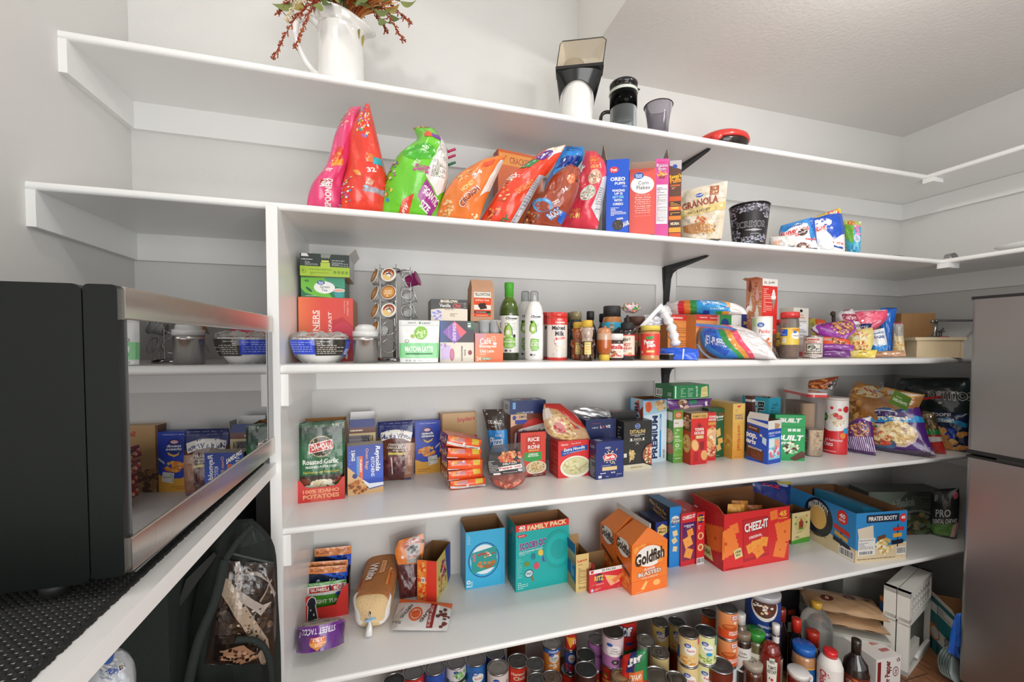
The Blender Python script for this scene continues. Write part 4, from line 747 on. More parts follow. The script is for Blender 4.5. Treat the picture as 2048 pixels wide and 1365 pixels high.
# ------------------------------------------------------------------ third shelf: tea, coffee, oils, baking
Z=S3
def tz(g):return g['P'][2]+g['h']
g1=HI(Z,598,707,1.48,594)
carton('pod_carton','red-orange tea carton under the green tea boxes, partly hidden by the coffee filters','box',g1,.17,
       ('e0483c',[('G',0,0,.45,1,'ec7a48','e04a3a',8,1),('P',[(.55,1),(.62,.35),(.8,.3),(1,.45),(1,1)],'c82a34'),('E',.8,.6,.22,.22,'d8304a'),('P',[(.9,.6),(1,.6),(1,1),(.85,1)],'a8202c'),('T','TWINERS',.31,.50,.11,.60,'f4ece4',90,1),('T','BREAKFAST',.57,.50,.06,.56,'f4ece4',90,1),('R',.37,.2,.385,.5,'f0d8cc'),('T','GREEN TEA',.9,.16,.03,.24,'f0b8a8',90),('T','CAFFEINE',.84,.14,.02,.2,'f0b8a8',90),('T','48',.87,.93,.05,.09,'w',90,2)]),
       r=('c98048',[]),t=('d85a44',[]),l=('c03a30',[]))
g2=HI(tz(g1),602,690,1.48,553)
carton('tea_carton','green tea carton with a white oval and a cup, middle of the three-carton stack','box',g2,.15,
       ('1e7a4a',[('P',[(0,.05),(.62,.0),(.55,.5),(.7,1),(0,1),(.1,.8),(0,.55)],'6fbf3c'),('P',[(.5,0),(1,0),(1,.55),(.7,.4)],'3f9a7a'),('P',[(0,.72),(.35,.95),(.7,1),(0,1)],'1c6a44'),('E',.53,.5,.24,.3,'f2f2f0'),('E',.45,.27,.09,.11,'2a62b0'),('T','Great',.45,.24,.11,.07,'w',0,2),('T','Value',.45,.31,.11,.06,'w',0,2),('T','Green',.54,.47,.22,.13,'3a5a4a',0,.5),('T','Tea',.53,.63,.13,.12,'3a5a4a',0,.5),('T','40',.13,.2,.1,.11,'1d4a2c',0,1.5),
                   ('E',.18,.62,.09,.06,'2c5a34',-40),('P',[(.72,.62),(1,.62),(.96,.98),(.78,.98)],'3a9aa0'),('E',.86,.62,.14,.09,'f0f0ee'),('E',.86,.63,.12,.06,'e8a890'),('F',.1,.9,.5,.96,'d8e8d8',1)]),
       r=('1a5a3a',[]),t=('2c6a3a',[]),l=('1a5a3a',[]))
g3=HI(tz(g2),600,699,1.46,506)
carton('tea_carton','opened dark grey and lime tea-pod carton on top of the three-carton stack','box',g3,.17,
       ('a8c838',[('R',0,0,1,.56,'26332e'),('P',[(.42,0),(.42,.14),(.45,.2),(.48,.15),(.51,.2),(.54,.15),(.57,.2),(.60,.15),(.62,0)],'8a8f84'),('R',.41,.38,.60,.62,'b8d048'),('R',.43,.28,.58,.36,'d8e060'),('P',[(.03,.0),(.14,0),(.18,.13),(.03,.13)],'e4e4e2'),('F',.03,.22,.40,.3,'e8e8e6',1),('F',.1,.34,.36,.52,'c8ccc8',4),('F',.64,.24,.9,.3,'e8e8e6',1),('F',.64,.34,.98,.52,'c8ccc8',4),('E',.07,.76,.05,.12,'6a8a20'),('E',.07,.76,.042,.10,'a8c838'),('T','B',.07,.76,.035,.1,'4a6a18',0,2),
                   ('T','Lively Zing to Each Cup',.4,.7,.46,.07,'6a8a20'),('F',.2,.82,.58,.92,'6a8a20',2),('E',.7,.8,.03,.07,'7a9a28'),('E',.78,.8,.03,.07,'7a9a28'),('E',.86,.8,.03,.07,'7a9a28'),('E',.94,.8,.03,.07,'7a9a28')]),
       r=('b8b8b2',[]),l=('5a6a3a',[]),t=('6a6f66',[]),open_=True,inn='8a8f86',flaps=(('b',4,.035,'9a9f96','8a8f86'),('r',40,.03,'b8b8b2','9a9f96')))
# coffee filters
Y=1.385;x=xat(642,Y,Z);r=.078
o=thing('coffee_filters','pack of white fluted coffee filters in a clear wrapper with blue and black print','filters',(x,Y,Z))
def fluted(r0,r1,h,amp,n=160,base=.0,col='fbf9f4',jit=0):
    mb=MB();V=[];rows=9;q=random.Random(5)
    for i in range(rows):
        t=i/(rows-1);rr_=r0+(r1-r0)*math.sin(t*PI/2)**.9
        for k in range(n):
            a=2*PI*k/n;f=(1+amp*t*math.cos(a*n/4*1.0))+jit*math.sin(a*9+i)*t;V.append((x+rr_*f*math.cos(a),Y+rr_*f*math.sin(a),Z+base+h*t))
    mb.add(V,[(i*n+k,i*n+(k+1)%n,(i+1)*n+(k+1)%n,(i+1)*n+k)for i in range(rows-1)for k in range(n)]+[list(range(n))[::-1]],col,0,True)
    mb.add([(x+r1*.97*math.cos(2*PI*k/n),Y+r1*.97*math.sin(2*PI*k/n),Z+base+h*.96)for k in range(n)],[list(range(n))],'f4f1ea');return mb
fluted(.052,r,.075,.018).build('filter_stack','matte',o)
mb=MB();V=[];n=90;hp=[(.052,.0),(.070,.02),(.080,.045),(.083,.068),(.079,.080),(.058,.088),(.03,.083),(.001,.084)];q=noise2(8,8,3,9)
for i,(rr_,h)in enumerate(hp):
    for k in range(n):
        a=2*PI*k/n;f=1+.035*float(q(k/n*3,i*.2))+.03*math.sin(a*17+i*2)*(h/.08);V.append((x+rr_*f*math.cos(a),Y+rr_*f*math.sin(a),Z+max(.0006,h+.008*math.sin(a*7+i)*(rr_>.02)*(h>.06))))
mb.add(V,[(i*n+k,i*n+(k+1)%n,(i+1)*n+(k+1)%n,(i+1)*n+k)for i in range(len(hp)-1)for k in range(n)],'fbfbfb',0,True);mb.build('wrapper','thinfilm',o)
mb=MB();th=face_ang(x,Y);S=lambda a,b,h:np.stack([x+np.cos(th+(a-.5)*2.5)*(.086-.016*b**2+h+.0015*np.sin(a*40)),Y+np.sin(th+(a-.5)*2.5)*(.086-.016*b**2+h+.0015*np.sin(a*40)),Z+.070-.05*b],1)
draw(mb,Face(S,.19,.05,40,3,.001,.0001),[('R',.02,.02,.42,.86,'2a4ad8'),('R',.42,-.02,.86,.94,'3a3630'),('P',[(.86,0),(1,-.02),(1,.95),(.86,.98)],'2a4ad8'),('F',.05,.1,.39,.75,'9aaaf4',5),('F',.45,.06,.83,.85,'c9c4ba',7),('R',.90,.55,.98,.88,'w'),('T','200',.94,.7,.06,.25,'2a4ad8',0,2),('F',.88,.1,.98,.5,'c9d0f8',4)],0,3,True);mb.build('printed_band','film',o)
# steel canister
Y=1.335;x=xat(731.5,Y,Z);r=.0355
jar('canister','brushed steel sugar canister with a domed frosted plastic lid, beside the coffee filters','canister',x,Y,Z,[(r,0,'c8c6c4'),(r,.068),(r+.0012,.069),(r+.0012,.072),(r,.073),(r,.082)],'metal',None,n=36)
o=COL.objects[-1].parent if False else bpy.data.objects['canister']
mb=MB();mb.lathe((x,Y,Z),[(r+.002,.080),(r+.002,.096),(r-.004,.0965),(r-.006,.108),(r-.016,.116),(.001,.118)],'dcdcda',n=36);mb.build('lid','gloss',o)
# pod carousel
CY=1.46;cx=xat(790,CY,Z);zc=htop((cx,CY,Z),540);car=thing('pod_carousel','chrome wire carousel rack for single-serve coffee pods, with a round top knob','pod rack',(cx,CY,Z));th=face_ang(cx,CY)
mb=MB();mb.lathe((cx,CY,Z),[(.062,.0),(.064,.004),(.062,.012),(.02,.014)],'9a9a9a',n=32);mb.build('base','chrome',car)
mb=MB();mb.lathe((cx,CY,Z),[(.0055,.01),(.0055,zc)],'cfcfcf',n=14);mb.build('pole','chrome',car)
mb=MB();mb.lathe((cx,CY,Z),[(.008,zc-.012),(.024,zc-.008),(.025,zc-.002),(.018,zc+.003),(.001,zc+.004)],'b8b8b8',n=28);mb.build('knob','chrome',car)
cols_=[(-16,'a'),(-67,'b'),(35,'c'),(86,'d'),(-118,'e'),(137,'f')];zs=[.018+htop((cx,CY-.05,Z),p)-.018 for p in(552,587,622,657,692)];RR=.066
def ringpts(a,h,R_,rr_,tilt=0,n=20):
    d=np.array([math.cos(a),math.sin(a),.35]);d/=np.linalg.norm(d);s=np.array([-math.sin(a),math.cos(a),0]);u=np.cross(d,s);c=np.array([cx+math.cos(a)*R_,CY+math.sin(a)*R_,Z+h]);return c,d,s,u,[c+s*rr_*math.cos(2*PI*k/n)+u*rr_*math.sin(2*PI*k/n)for k in range(n)]
for da,nm in cols_:
    a=th+math.radians(da)
    for h in zs:
        mb=MB();mb.tube(ringpts(a,h,RR,.0235)[4],.0012,'c4c4c4',closed=True,n=6);mb.build('wire_ring','chrome',car)
    mb=MB();R2=RR-.004;a2=a+.36;P=[(cx+math.cos(a2)*R2*f,CY+math.sin(a2)*R2*f,Z+h)for f,h in((.2,.01),(.9,.012),(1,.03),(1,zs[0]+.012),(.9,zs[0]+.022),(.15,zs[0]+.024))];mb.tube(_resamp(P,20),.0013,'b8b8b8',n=6);mb.build('upright_wire','chrome',car)
def pod(a,h,lid,body,lab,ops,grp='coffee pods held in the wire rack',out=.0):
    c,d,s,u,_=ringpts(a,h,RR+out,.02);fr2=(s,u,d)
    o=thing('coffee_pod',lab,'coffee pod',c-d*.03,grp)
    mb=MB();mb.lathe(c,[(.017,-.036),(.0185,-.034),(.0215,.0),(.0250,.0005),(.0250,.003),(.023,.0035)],body,n=28,fr=fr2);mb.build('cup','matte',o)
    mb=MB();V=[c+s*.0232*math.cos(2*PI*k/28)+u*.0232*math.sin(2*PI*k/28)+d*.0038 for k in range(28)];mb.add(V,[tuple(range(28))],lid)
    S=lambda A,B,hh:(c+d*.0038)+((A-.5)*.046)[:,None]*s+((.5-B)*.046)[:,None]*(u if u[2]>0 else-u)+hh[:,None]*d
    draw(mb,Face(S,.046,.046),ops);mb.build('foil_lid','print',o)
def rainbow():return[('E',.5,.5,.46,.46,'e8e0d0'),('E',.52,.46,.40,.38,'7a2c20'),('E',.52,.5,.34,.32,'c9642c'),('E',.52,.55,.28,.25,'e8e4da'),('E',.52,.58,.24,.2,'4a443e'),('E',.52,.62,.18,.14,'e8e4da'),('P',[(.08,.55),(.3,.5),(.8,.86),(.5,.97),(.2,.85)],'e2c07a'),('B',.5,.3,.3,.15,['c9442c','e8a04a','3a2c24'],20,.04)]
ORG=[('E',.5,.5,.46,.46,'5a3420'),('E',.5,.5,.42,.42,'c98a3a'),('T','ROAST',.5,.42,.5,.14,'f4e8d0',0,1.5),('T','ROAST',.5,.6,.5,.14,'f4e8d0',0,1.5),('R',.42,.76,.5,.84,'w')]
for(ci,ri,kind,lab)in((0,0,'r','coffee pod with an arched brown and red label, highest of those in the front column'),(0,1,'o','coffee pod with a plain amber label in the front column'),(0,2,'r','coffee pod with an arched brown label, lowest filled ring of the front column'),
                            (1,0,'o','amber-lidded pod seen edge-on, highest in the outer column toward the cartons'),(1,1,'o','amber-lidded pod seen edge-on, second down toward the cartons'),(1,2,'o','amber-lidded pod seen edge-on, third down toward the cartons'),(1,3,'o','amber-lidded pod low in the outer column, above the steel canister')):
    a=th+math.radians(cols_[ci][0]);pod(a,zs[ri],'e8e0d0' if kind=='r' else 'c98a3a','dcdcda',lab,rainbow()if kind=='r' else ORG)
pod(th+math.radians(70),zs[0]-.002,'8a1a5a','9a1f68','empty magenta reusable coffee pod tipped out of the uppermost ring',[('E',.5,.5,.44,.44,'6a1044'),('E',.45,.5,.3,.3,'8c2a60')],out=.012)
for ri,lab in((1,'grey-lidded pod just below the magenta one'),(2,'pale grey pod third down on the matcha side of the rack'),(3,'pale grey pod low on the matcha side of the rack')):
    pod(th+math.radians(86),zs[ri],'a9b4b6','d4d6d4',lab,[('R',.3,.3,.6,.4,'c9584a')]if ri==1 else[])
for ri,lab in((0,'white pod facing the wall at the back of the rack, topmost'),(2,'white pod facing the wall at the back of the rack, midway down'),(3,'white pod facing the wall at the back of the rack, low down')):
    pod(th+math.radians(-118),zs[ri],'d8d8d4','dcdcd8',lab,[])
# matcha pouch
L,R=[(798,641),(798,680),(800,726)],[(879,642),(878,680),(876,726)]
sbag('white and green matcha latte pouch standing upright with a picture of a frothy cup',L,R,838,1.30,.011,'eceeec',
     [('R',0,0,1,.17,'e0e2e0'),('R',.0,.168,1,.175,'c4c8c4'),('T','JADE',.32,.105,.2,.045,'2a4a3a',0,1),('E',.515,.10,.025,.04,'1f9a5a'),('T','LEAF',.67,.105,.2,.045,'2a4a3a',0,1),('R',0,.57,1,.86,'8fd89a'),('E',.55,.35,.19,.18,'f4f4f2'),('E',.54,.345,.165,.155,'8cc455'),('B',.53,.35,.1,.1,['b8dc8a','7ab040','d4ecb0'],22,.03),('E',.34,.42,.05,.04,'a8c84a'),('E',.2,.53,.05,.035,'4a5a50'),('E',.2,.53,.04,.028,'e8eae8'),
      ('T','MATCHA LATTE',.5,.685,.7,.1,'f6f8f4',0,2.2),('R',.16,.765,.84,.785,'1d5a44'),('F',.2,.81,.8,.83,'e8f4e8',1),('E',.18,.925,.035,.025,'b4bab6'),('E',.27,.925,.035,.025,'b4bab6'),('E',.38,.925,.035,.025,'b4bab6'),('F',.45,.9,.6,.95,'8a908c',2),('F',.68,.91,.8,.94,'8a908c',1)],
     z=Z,name='matcha_pouch',cat='pouch',group=None,crimp=(1,0),full=.5,wr=.0015,pu=.35,m='print')
g=HI(Z,880,948,1.33,642)
gd=g;carton('pod_carton','coffee-pod carton lying on its side with a purple diamond emblem, under the vanilla chai carton','box',g,.12,
       ('d9d2c2',[('R',0,0,1,.52,'2e2430'),('G',0,0,.5,.52,'3a5a9a','2e2430',8,1),('P',[(.08,.27),(.42,.0),(.78,.27),(.42,.55)],'8a5ab0'),('P',[(.42,.0),(.78,.27),(.6,.4),(.42,.1)],'d85a6a'),('T','KONA BLEND',.42,.27,.1,.42,'e8d8f0',-90,1.5),('F',.24,.12,.3,.42,'d8c8e8',6),('R',.80,.0,1,.2,'1d5a44'),('T','18',.86,.1,.1,.1,'w',-90,2),('T','DON',.73,.77,.05,.14,'2a2624',-90,1.5),('T',"FRANCISCO'S",.64,.79,.055,.36,'2a2624',-90,1.5),('E',.88,.77,.06,.06,'8a1f2a'),
                   ('P',[(.0,.55),(.3,.6),(.36,.9),(.06,.95)],'c8b4dc'),('E',.35,.82,.07,.15,'c0506a'),('E',.35,.82,.05,.12,'b87a98'),('B',.1,.6,.1,.06,['a88ac0','d8c8e4'],8,.05)]),r=('c9c0b0',[]),t=('2e2430',[]),l=('3a3444',[]),open_=True,inn='8a7460')
g=HI(tz(gd)+.001,862,935,1.335,598);g['P'][1]+=0
carton('tea_carton','vanilla chai tea carton, black band over cream, resting on the diamond-emblem carton','box',g,.11,
       ('d9cdbb',[('R',0,0,1,.42,'1c1a1c'),('T','BIGELOW.',.5,.09,.48,.12,'f0e4cc',0,2),('R',.2,.17,.9,.18,'a89878'),('T','Vanilla',.38,.29,.3,.16,'f0ece4',0,.6),('T','Chai',.7,.29,.22,.19,'d8343a',5,1.5,.3),('P',[(0,.5),(.2,.44),(.8,.42),(1,.44),(1,.42),(0,.42)],'1c1a1c'),('T','BLACK TEA',.5,.47,.24,.05,'5a4a3a'),('F',.52,.64,.86,.8,'6a5a4a',3),('B',.16,.74,.15,.22,['9a9ad0','b8b8e4','7a7ab8','d8d0dc'],60,.035),('F',.9,.14,.97,.4,'d8d0c0',6)]),l=('3a3632',[]),r=('8a8074',[]),t=('1c1a1c',[]),open_=True,inn='6a5a4c')
g=HI(Z,950,1006,1.325,667)
carton('pod_carton','open orange chai latte pod carton with grey pods showing over its cut front','box',g,.10,
       ('e06a2c',[('G',0,0,1,1,'c88a98','e07a34',8),('G',.4,0,1,1,'dc7a54','e06422',8),('T','Café',.37,.27,.4,.22,'f6ece4',5,1),('E',.66,.19,.08,.1,'f0c8b0'),('E',.66,.19,.06,.08,'dc8a64'),('E',.7,.36,.07,.05,'f6ece4'),('T','Escapes',.46,.46,.6,.13,'f6ece4',0,1.5),('T','Chai Latte',.42,.62,.5,.1,'f6ece4',0,1.5),('F',.18,.7,.7,.76,'f0d0bc',2),('T','24',.13,.89,.15,.13,'f6ece4',0,1.5),('R',.25,.85,.56,.93,'3a8a54'),('T','KEURIG',.4,.89,.28,.06,'w',0,1)]),l=('c86a3c',[]),r=('c05820',[]),open_=True,inn='8a6a4c',flaps=(('r',-25,.05,'e06a2c','e8e0d4'),))
gg=g
# bigger back of the same carton (uncut part) holds the stacked coffee bag
for i,(px,lab)in enumerate(((968,'grey pod standing in the open chai latte carton, nearer the diamond-emblem carton'),(989,'second grey pod in the open chai latte carton, nearer the oil bottle'))):
    xx=xat(px,1.355,Z);mb=MB();hb=htop((xx,1.355,Z),642);mb.lathe((xx,1.355,Z+.004),[(.017,.012),(.0165,.05),(.018,hb-.012),(.0235,hb-.006),(.0235,hb-.003),(.001,hb-.003)],'b0b4b6',n=26);tag(mb.build('coffee_pod','gloss'),lab,'coffee pod','pods in the open chai latte carton')
g=dict(P=np.array([xat(941,1.44,Z),1.40,gg['P'][2]+gg['h']+.028]),ang=0,w=.0,h=0);zz=gd['P'][2]+gd['h']+.0015
x=xat(941,1.345,zz);w=xat(988,1.345,zz)-x;h=htop((x,1.345,zz),557);P=np.array([x,1.345,zz]);d=.07
mb=MB();S=lambda a,b,hh:np.stack([P[0]+w*(.06*(1-b)+a*(1-.06*(1-b))),P[1]+.03*(1-b)*(b<.25)*(1-b*4)+np.where(b<.2,(.2-b)/.2*.02,0)-hh,P[2]+h*(1-b)],1)
q=lambda*v:np.array(v,float)
fb=[P,P+q(w,0,0),P+q(w*1.02,d,0),P+q(0,d,0)];tp=[P+q(w*.06,.0,h*.8),P+q(w,0,h*.8),P+q(w*.98,d,h*.8),P+q(w*.04,d,h*.8)];tt=[P+q(w*.06,.022,h),P+q(w*.97,.022,h),P+q(w*.97,.026,h),P+q(w*.06,.026,h)]
mb.add(fb+tp+tt,[(0,1,5,4),(1,2,6,5),(2,3,7,6),(3,0,4,7),(4,5,9,8),(5,6,10,9),(6,7,11,10),(7,4,8,11),(8,9,10,11),(3,2,1,0)],'b98f72')
F=Face(lambda a,b,hh:np.stack([P[0]+w*(.03+a*.95),P[1]-hh,P[2]+h*.8*(1-b)],1),w,h*.8)
draw(mb,F,[('R',.12,.14,.88,.30,'e4e0d6'),('T','YELLOWSTONE',.5,.21,.7,.09,'2a2826',0,1.5),('R',.12,.32,.88,.86,'d8502e'),('T','BUFFALO TRAIL',.5,.38,.62,.05,'f0d8c4',0,1.5),('R',.12,.52,.88,.66,'e8dcd0'),('B',.5,.55,.17,.07,['3a2a26','4a342c'],24,.07),('P',[(.32,.56),(.40,.50),(.62,.5),(.7,.58),(.68,.64),(.62,.6),(.44,.62),(.42,.66),(.38,.62)],'3a2a26'),('R',.14,.70,.86,.76,'2a2826'),('F',.2,.71,.72,.75,'d8d0c8',1),('E',.80,.78,.07,.035,'4a7a4a'),('F',.25,.81,.75,.84,'f0d8c4',1)])
tag(mb.build('coffee_bag','kraft'),'brown paper coffee bag with a buffalo on its red label','bag')
# oil bottle
Y=1.47;x=xat(1018,Y,Z);H1=htop((x,Y,Z),566)
hs=H1/.285
jar('oil_bottle','dark green glass avocado oil bottle with a bright green capsule and white label','bottle',x,Y,Z,[(.034,0,'2a3a10'),(.0365,.003,'2a3a10'),(.0365,.165*hs,'3e5312'),(.035,.19*hs,'4a6216'),(.026,.215*hs,'5a7318'),(.0165,.228*hs,'5a7318'),(.0145,.235*hs,'5a7318'),(.0145,.25*hs,'5a7318')],'liquid',None,
    [(.0370,.027,.162*hs,'eef0ea',[('T','Chosen',.60,.07,.46,.07,'1c1c1c',0,2,.3),('T','FOODS',.6,.125,.2,.015,'5a5a5a'),('E',.47,.42,.16,.19,'7ab83a'),('E',.47,.30,.09,.1,'7ab83a'),('E',.46,.43,.13,.16,'a8d060'),('E',.46,.45,.065,.065,'f0f2e8'),('T','(',.36,.40,.05,.28,'1c2c1c',-15,2),('T',')',.6,.42,.05,.28,'1c2c1c',12,2),('P',[(.34,.22),(.42,.20),(.47,.27),(.38,.28)],'1c2c1c'),('P',[(.36,.225),(.42,.215),(.45,.26),(.385,.27)],'f0f2ea'),
        ('E',.68,.34,.05,.05,'3a4a3a'),('E',.68,.34,.042,.042,'eef0ea'),('P',[(.62,.19),(.63,.19),(.66,.25),(.65,.25)],'3a4a3a'),('P',[(.72,.18),(.73,.18),(.71,.25),(.70,.25)],'3a4a3a'),('E',.70,.55,.05,.05,'2a2a2a'),('P',[(.30,.60),(.5,.57),(.74,.6),(.75,.82),(.6,.88),(.36,.88),(.29,.8)],'7ab83a'),('T','100% Pure',.51,.64,.26,.04,'f0f4e8',0,1,.2),('T','AVOCADO OIL',.52,.705,.42,.055,'w',0,2),('F',.36,.76,.7,.85,'e4f0d4',3),('R',.34,.92,.44,.97,'4a4a4a'),('E',.55,.945,.035,.03,'8a8a8a'),('F',.08,.1,.2,.8,'8a8a8a',14)],dict(span=150,seed=4)),
     (.0155,.228*hs,.252*hs,'4ca834',[],{})],None)
o=bpy.data.objects['oil_bottle'];mb=MB();mb.lathe((x,Y,Z),[(.0162,.232*hs),(.0162,.262*hs),(.0172,.263*hs),(.0172,H1-.002),(.0155,H1),(.001,H1)],'55b53a',n=24);mb.build('cap','matte',o)
AV=[('T','Chosen',.58,.05,.42,.055,'1c1c1c',0,2,.3),('T','FOODS',.58,.095,.2,.014,'5a5a5a'),('E',.46,.30,.15,.14,'7ab83a'),('E',.46,.22,.09,.08,'7ab83a'),('E',.45,.31,.12,.115,'a8d060'),('E',.45,.33,.06,.05,'f0f2e8'),('T','(',.35,.29,.05,.2,'1c2c1c',-15,2),('T',')',.58,.31,.05,.2,'1c2c1c',12,2),('P',[(.33,.16),(.41,.14),(.46,.19),(.37,.2)],'1c2c1c'),('E',.66,.24,.045,.035,'3a4a3a'),('E',.66,.24,.037,.029,'eef0ee'),('P',[(.36,.56),(.46,.54),(.70,.56),(.70,.78),(.6,.82),(.4,.82),(.34,.72)],'7ab83a'),('T','100% Pure',.52,.59,.24,.03,'f0f4e8',0,1,.2),('T','AVOCADO',.53,.64,.32,.045,'w',0,2),('T','OIL SPRAY',.53,.695,.34,.045,'w',0,2),('F',.4,.73,.66,.8,'e4f0d4',3),('R',.34,.89,.44,.93,'3a3a3a'),('E',.52,.91,.03,.02,'8a8a8a')]
for px,Y,lab in((1068,1.42,'white avocado oil spray bottle with a clear cap, in front of its twin'),(1050,1.53,'white avocado oil spray bottle half hidden behind the front one')):
    x=xat(px,Y,Z);H1=htop((x,Y,Z),583);s=H1/.235
    o=jar('oil_spray',lab,'bottle',x,Y,Z,[(.030,0),(.0325,.003),(.0325,.150*s),(.0315,.165*s),(.027,.183*s),(.019,.197*s),(.016,.2*s)],'gloss',None,[(.0328,.006,.155*s,'f2f3f2',AV,dict(span=150,seed=6))],'matte',group='avocado oil sprays')
    mb=MB();mb.lathe((x,Y,Z),[(.0165,.197*s),(.016,.205*s),(.0155,H1-.004),(.012,H1),(.001,H1)],'e4e6e6',n=24);mb.build('cap','clear',o)
    mb=MB();mb.lathe((x,Y,Z),[(.010,.198*s),(.008,.21*s),(.006,.222*s),(.001,.223*s)],'f4f4f4',n=16);mb.build('nozzle','gloss',o)
# malted milk tubs
for px,Y,lab in((1114,1.40,'malted milk tub with a red lid and cream label, in front of its twin'),(1099,1.50,'second malted milk tub, mostly hidden behind the front one')):
    x=xat(px,Y,Z);H1=htop((x,Y,Z),626);jar('milk_powder_tub',lab,'tub',x,Y,Z,[(.0355,0,'d83a34'),(.0365,.002,'d83a34'),(.0365,.011,'e6ddd4'),(.0365,H1*.73,'d83a34'),(.0365,H1-.016,'d83a34')],'gloss',(.0372,H1-.02,H1,'dc3c36'),
        [(.0368,H1*.09,H1*.74,'e6dcd4',[('T','Carnation',.66,-.01,.3,.01,'w'),('T','Malted',.56,.10,.5,.13,'2a2a34',0,2),('T','Milk',.6,.28,.34,.15,'2a2a34',0,2),('P',[(.44,.42),(.8,.39),(.8,.45),(.44,.48)],'d8342e'),('T','ORIGINAL',.64,.435,.28,.03,'w',3,1.5),('P',[(.38,.5),(.41,.49),(.46,.63),(.43,.64)],'d8342e'),('P',[(.40,.52),(.46,.5),(.48,.56),(.42,.58)],'f4f0ec'),('B',.6,.74,.2,.12,['eee6dc','d8c8b8','e4d4c4'],26,.06),('F',.36,.9,.5,.95,'8a7a74',1)],dict(span=150)),
         (.0369,H1*.745,H1*.88,'dc3c36',[('T','Nestle',.6,.25,.18,.2,'w',0,1),('T','Carnation',.62,.65,.36,.35,'w',0,2,.2)],dict(span=150))],'gloss','gloss',group='malted milk tubs')
def J(name,lbl,cat,px,Y,top,prof,**k):
    x=xat(px,Y,Z);H1=htop((x,Y,Z),top);pr=[(r,h*H1)+tuple(c)for r,h,*c in prof]
    if k.get('cap'):q=k['cap'];k['cap']=(q[0],q[1]*H1,q[2]*H1,q[3])
    if k.get('lab'):k['lab']=[(q[0],q[1]*H1,q[2]*H1)+tuple(q[3:])for q in k['lab']]
    if k.get('inside'):k['inside']=[(r,h*H1)+tuple(c)for r,h,*c in k['inside']]
    return jar(name,lbl,cat,x,Y,Z,pr,**k),x,Y,H1
J('glass_jar','ribbed glass jar with an olive lid, behind the honey bears','jar',1151,1.50,624,[(.024,0,'8a9090'),(.026,.02,'7a8484'),(.026,.5,'9aa0a0'),(.024,.55,'8a9090'),(.026,.6,'9aa0a0'),(.024,.66,'8a9090'),(.026,.72,'9aa0a0'),(.022,.82),(.02,.85)],body='tint',cap=(.0225,.83,1,'8f8560'),capm='gloss')
J('glass_jar','dark bottle with an olive cap, squeezed behind the malted milk tubs','jar',1139,1.58,626,[(.022,0,'2c3230'),(.024,.02,'3a403c'),(.024,.7),(.016,.82)],body='liquid',cap=(.018,.82,1,'7a7250'))
J('vanilla_bottle','dark extract bottle with a black cap rising behind the honey bear','bottle',1180,1.47,623,[(.024,0,'1a1412'),(.025,.03),(.025,.55),(.02,.68),(.012,.75),(.012,.85)],body='liquid',cap=(.0145,.82,1,'1c1c1d'))
J('vanilla_bottle','small dark bottle tucked behind the cookie butter jar, black cap','bottle',1204,1.56,628,[(.020,0,'1a1412'),(.022,.03),(.022,.6),(.012,.75),(.012,.85)],body='liquid',cap=(.0135,.82,1,'1c1c1d'))
def bear(px,Y,top,lab,full,cols,group='honey bears'):
    x=xat(px,Y,Z);H1=htop((x,Y,Z),top);o=thing('honey_bear',lab,'bottle',(x,Y,Z),group);a0=face_ang(x,Y);s=np.array([-math.sin(a0),math.cos(a0),0]);d=np.array([math.cos(a0),math.sin(a0),0]);B=np.array([x,Y,Z])
    mb=MB();k1,k2=cols;mb.lathe(B,[(.018,0,k1),(.0235,.004,k1),(.025,.12*H1,k1),(.0235,.3*H1,k1),(.0215,.48*H1,k2 if not full else k1),(.0175,.56*H1,k2),(.0205,.64*H1,k2),(.0215,.72*H1,k2),(.018,.8*H1,k2),(.0135,.84*H1,k2)],k1,n=30);
    for sg in(-1,1):
        mb.lathe(B+s*sg*.0175+np.array([0,0,.79*H1])+d*.002,[(.001,-.006),(.006,-.003),(.0065,.001),(.004,.005),(.001,.006)],k2,n=12)
        mb.tube([B+s*sg*.02+np.array([0,0,.52*H1]),B+s*sg*.024+d*.012+np.array([0,0,.40*H1]),B+s*sg*.014+d*.021+np.array([0,0,.33*H1])],[.005,.006,.0055],k1,n=8)
        mb.tube([B+s*sg*.012+d*.018+np.array([0,0,.02]),B+s*sg*.016+d*.026+np.array([0,0,.008]),B+s*sg*.017+d*.027+np.array([0,0,.020])],[.006,.007,.005],k1,n=8)
    mb.build('body','liquid',o)
    mb=MB();c=B+d*.0225+np.array([0,0,.60*H1]);mb.lathe(c,[(.001,.006),(.006,.004),(.0075,0),(.005,-.005),(.001,-.006)][::-1],k2,n=12);mb.build('snout','liquid',o)
    mb=MB();mb.lathe(B,[(.0145,.83*H1),(.0185,.84*H1),(.0185,.985*H1),(.017,H1),(.001,H1)],'d9b443',n=28);mb.build('lid','matte',o)
    mb=MB();S=lambda a,b,h:np.stack([x+np.cos(a0+(a-.5)*.9+.1)*(.0258+h),Y+np.sin(a0+(a-.5)*.9+.1)*(.0258+h),Z+H1*(.46-.30*b)],1)
    draw(mb,Face(S,.023,.036,6,1,.0008),[('R',0,0,1,1,'dcb854'),('R',.05,.04,.95,.96,'e8d48a'),('T','Kirkland',.5,.16,.8,.1,'5a3a1a',0,1),('T','LOCAL',.5,.38,.6,.15,'e08a2a',0,2),('T','HONEY',.5,.6,.7,.15,'e08a2a',0,2),('F',.15,.78,.85,.9,'5a3a1a',2)],0,2,True);mb.build('label','print',o)
bear(1174,1.335,641,'bear-shaped honey bottle with a yellow lid and yellow label, dark syrup in its lower half',False,('4a2c12','b9a394'))
bear(1156,1.40,645,'amber bear-shaped honey bottle standing behind the labelled one',True,('9a4c1e','a85c2a'))
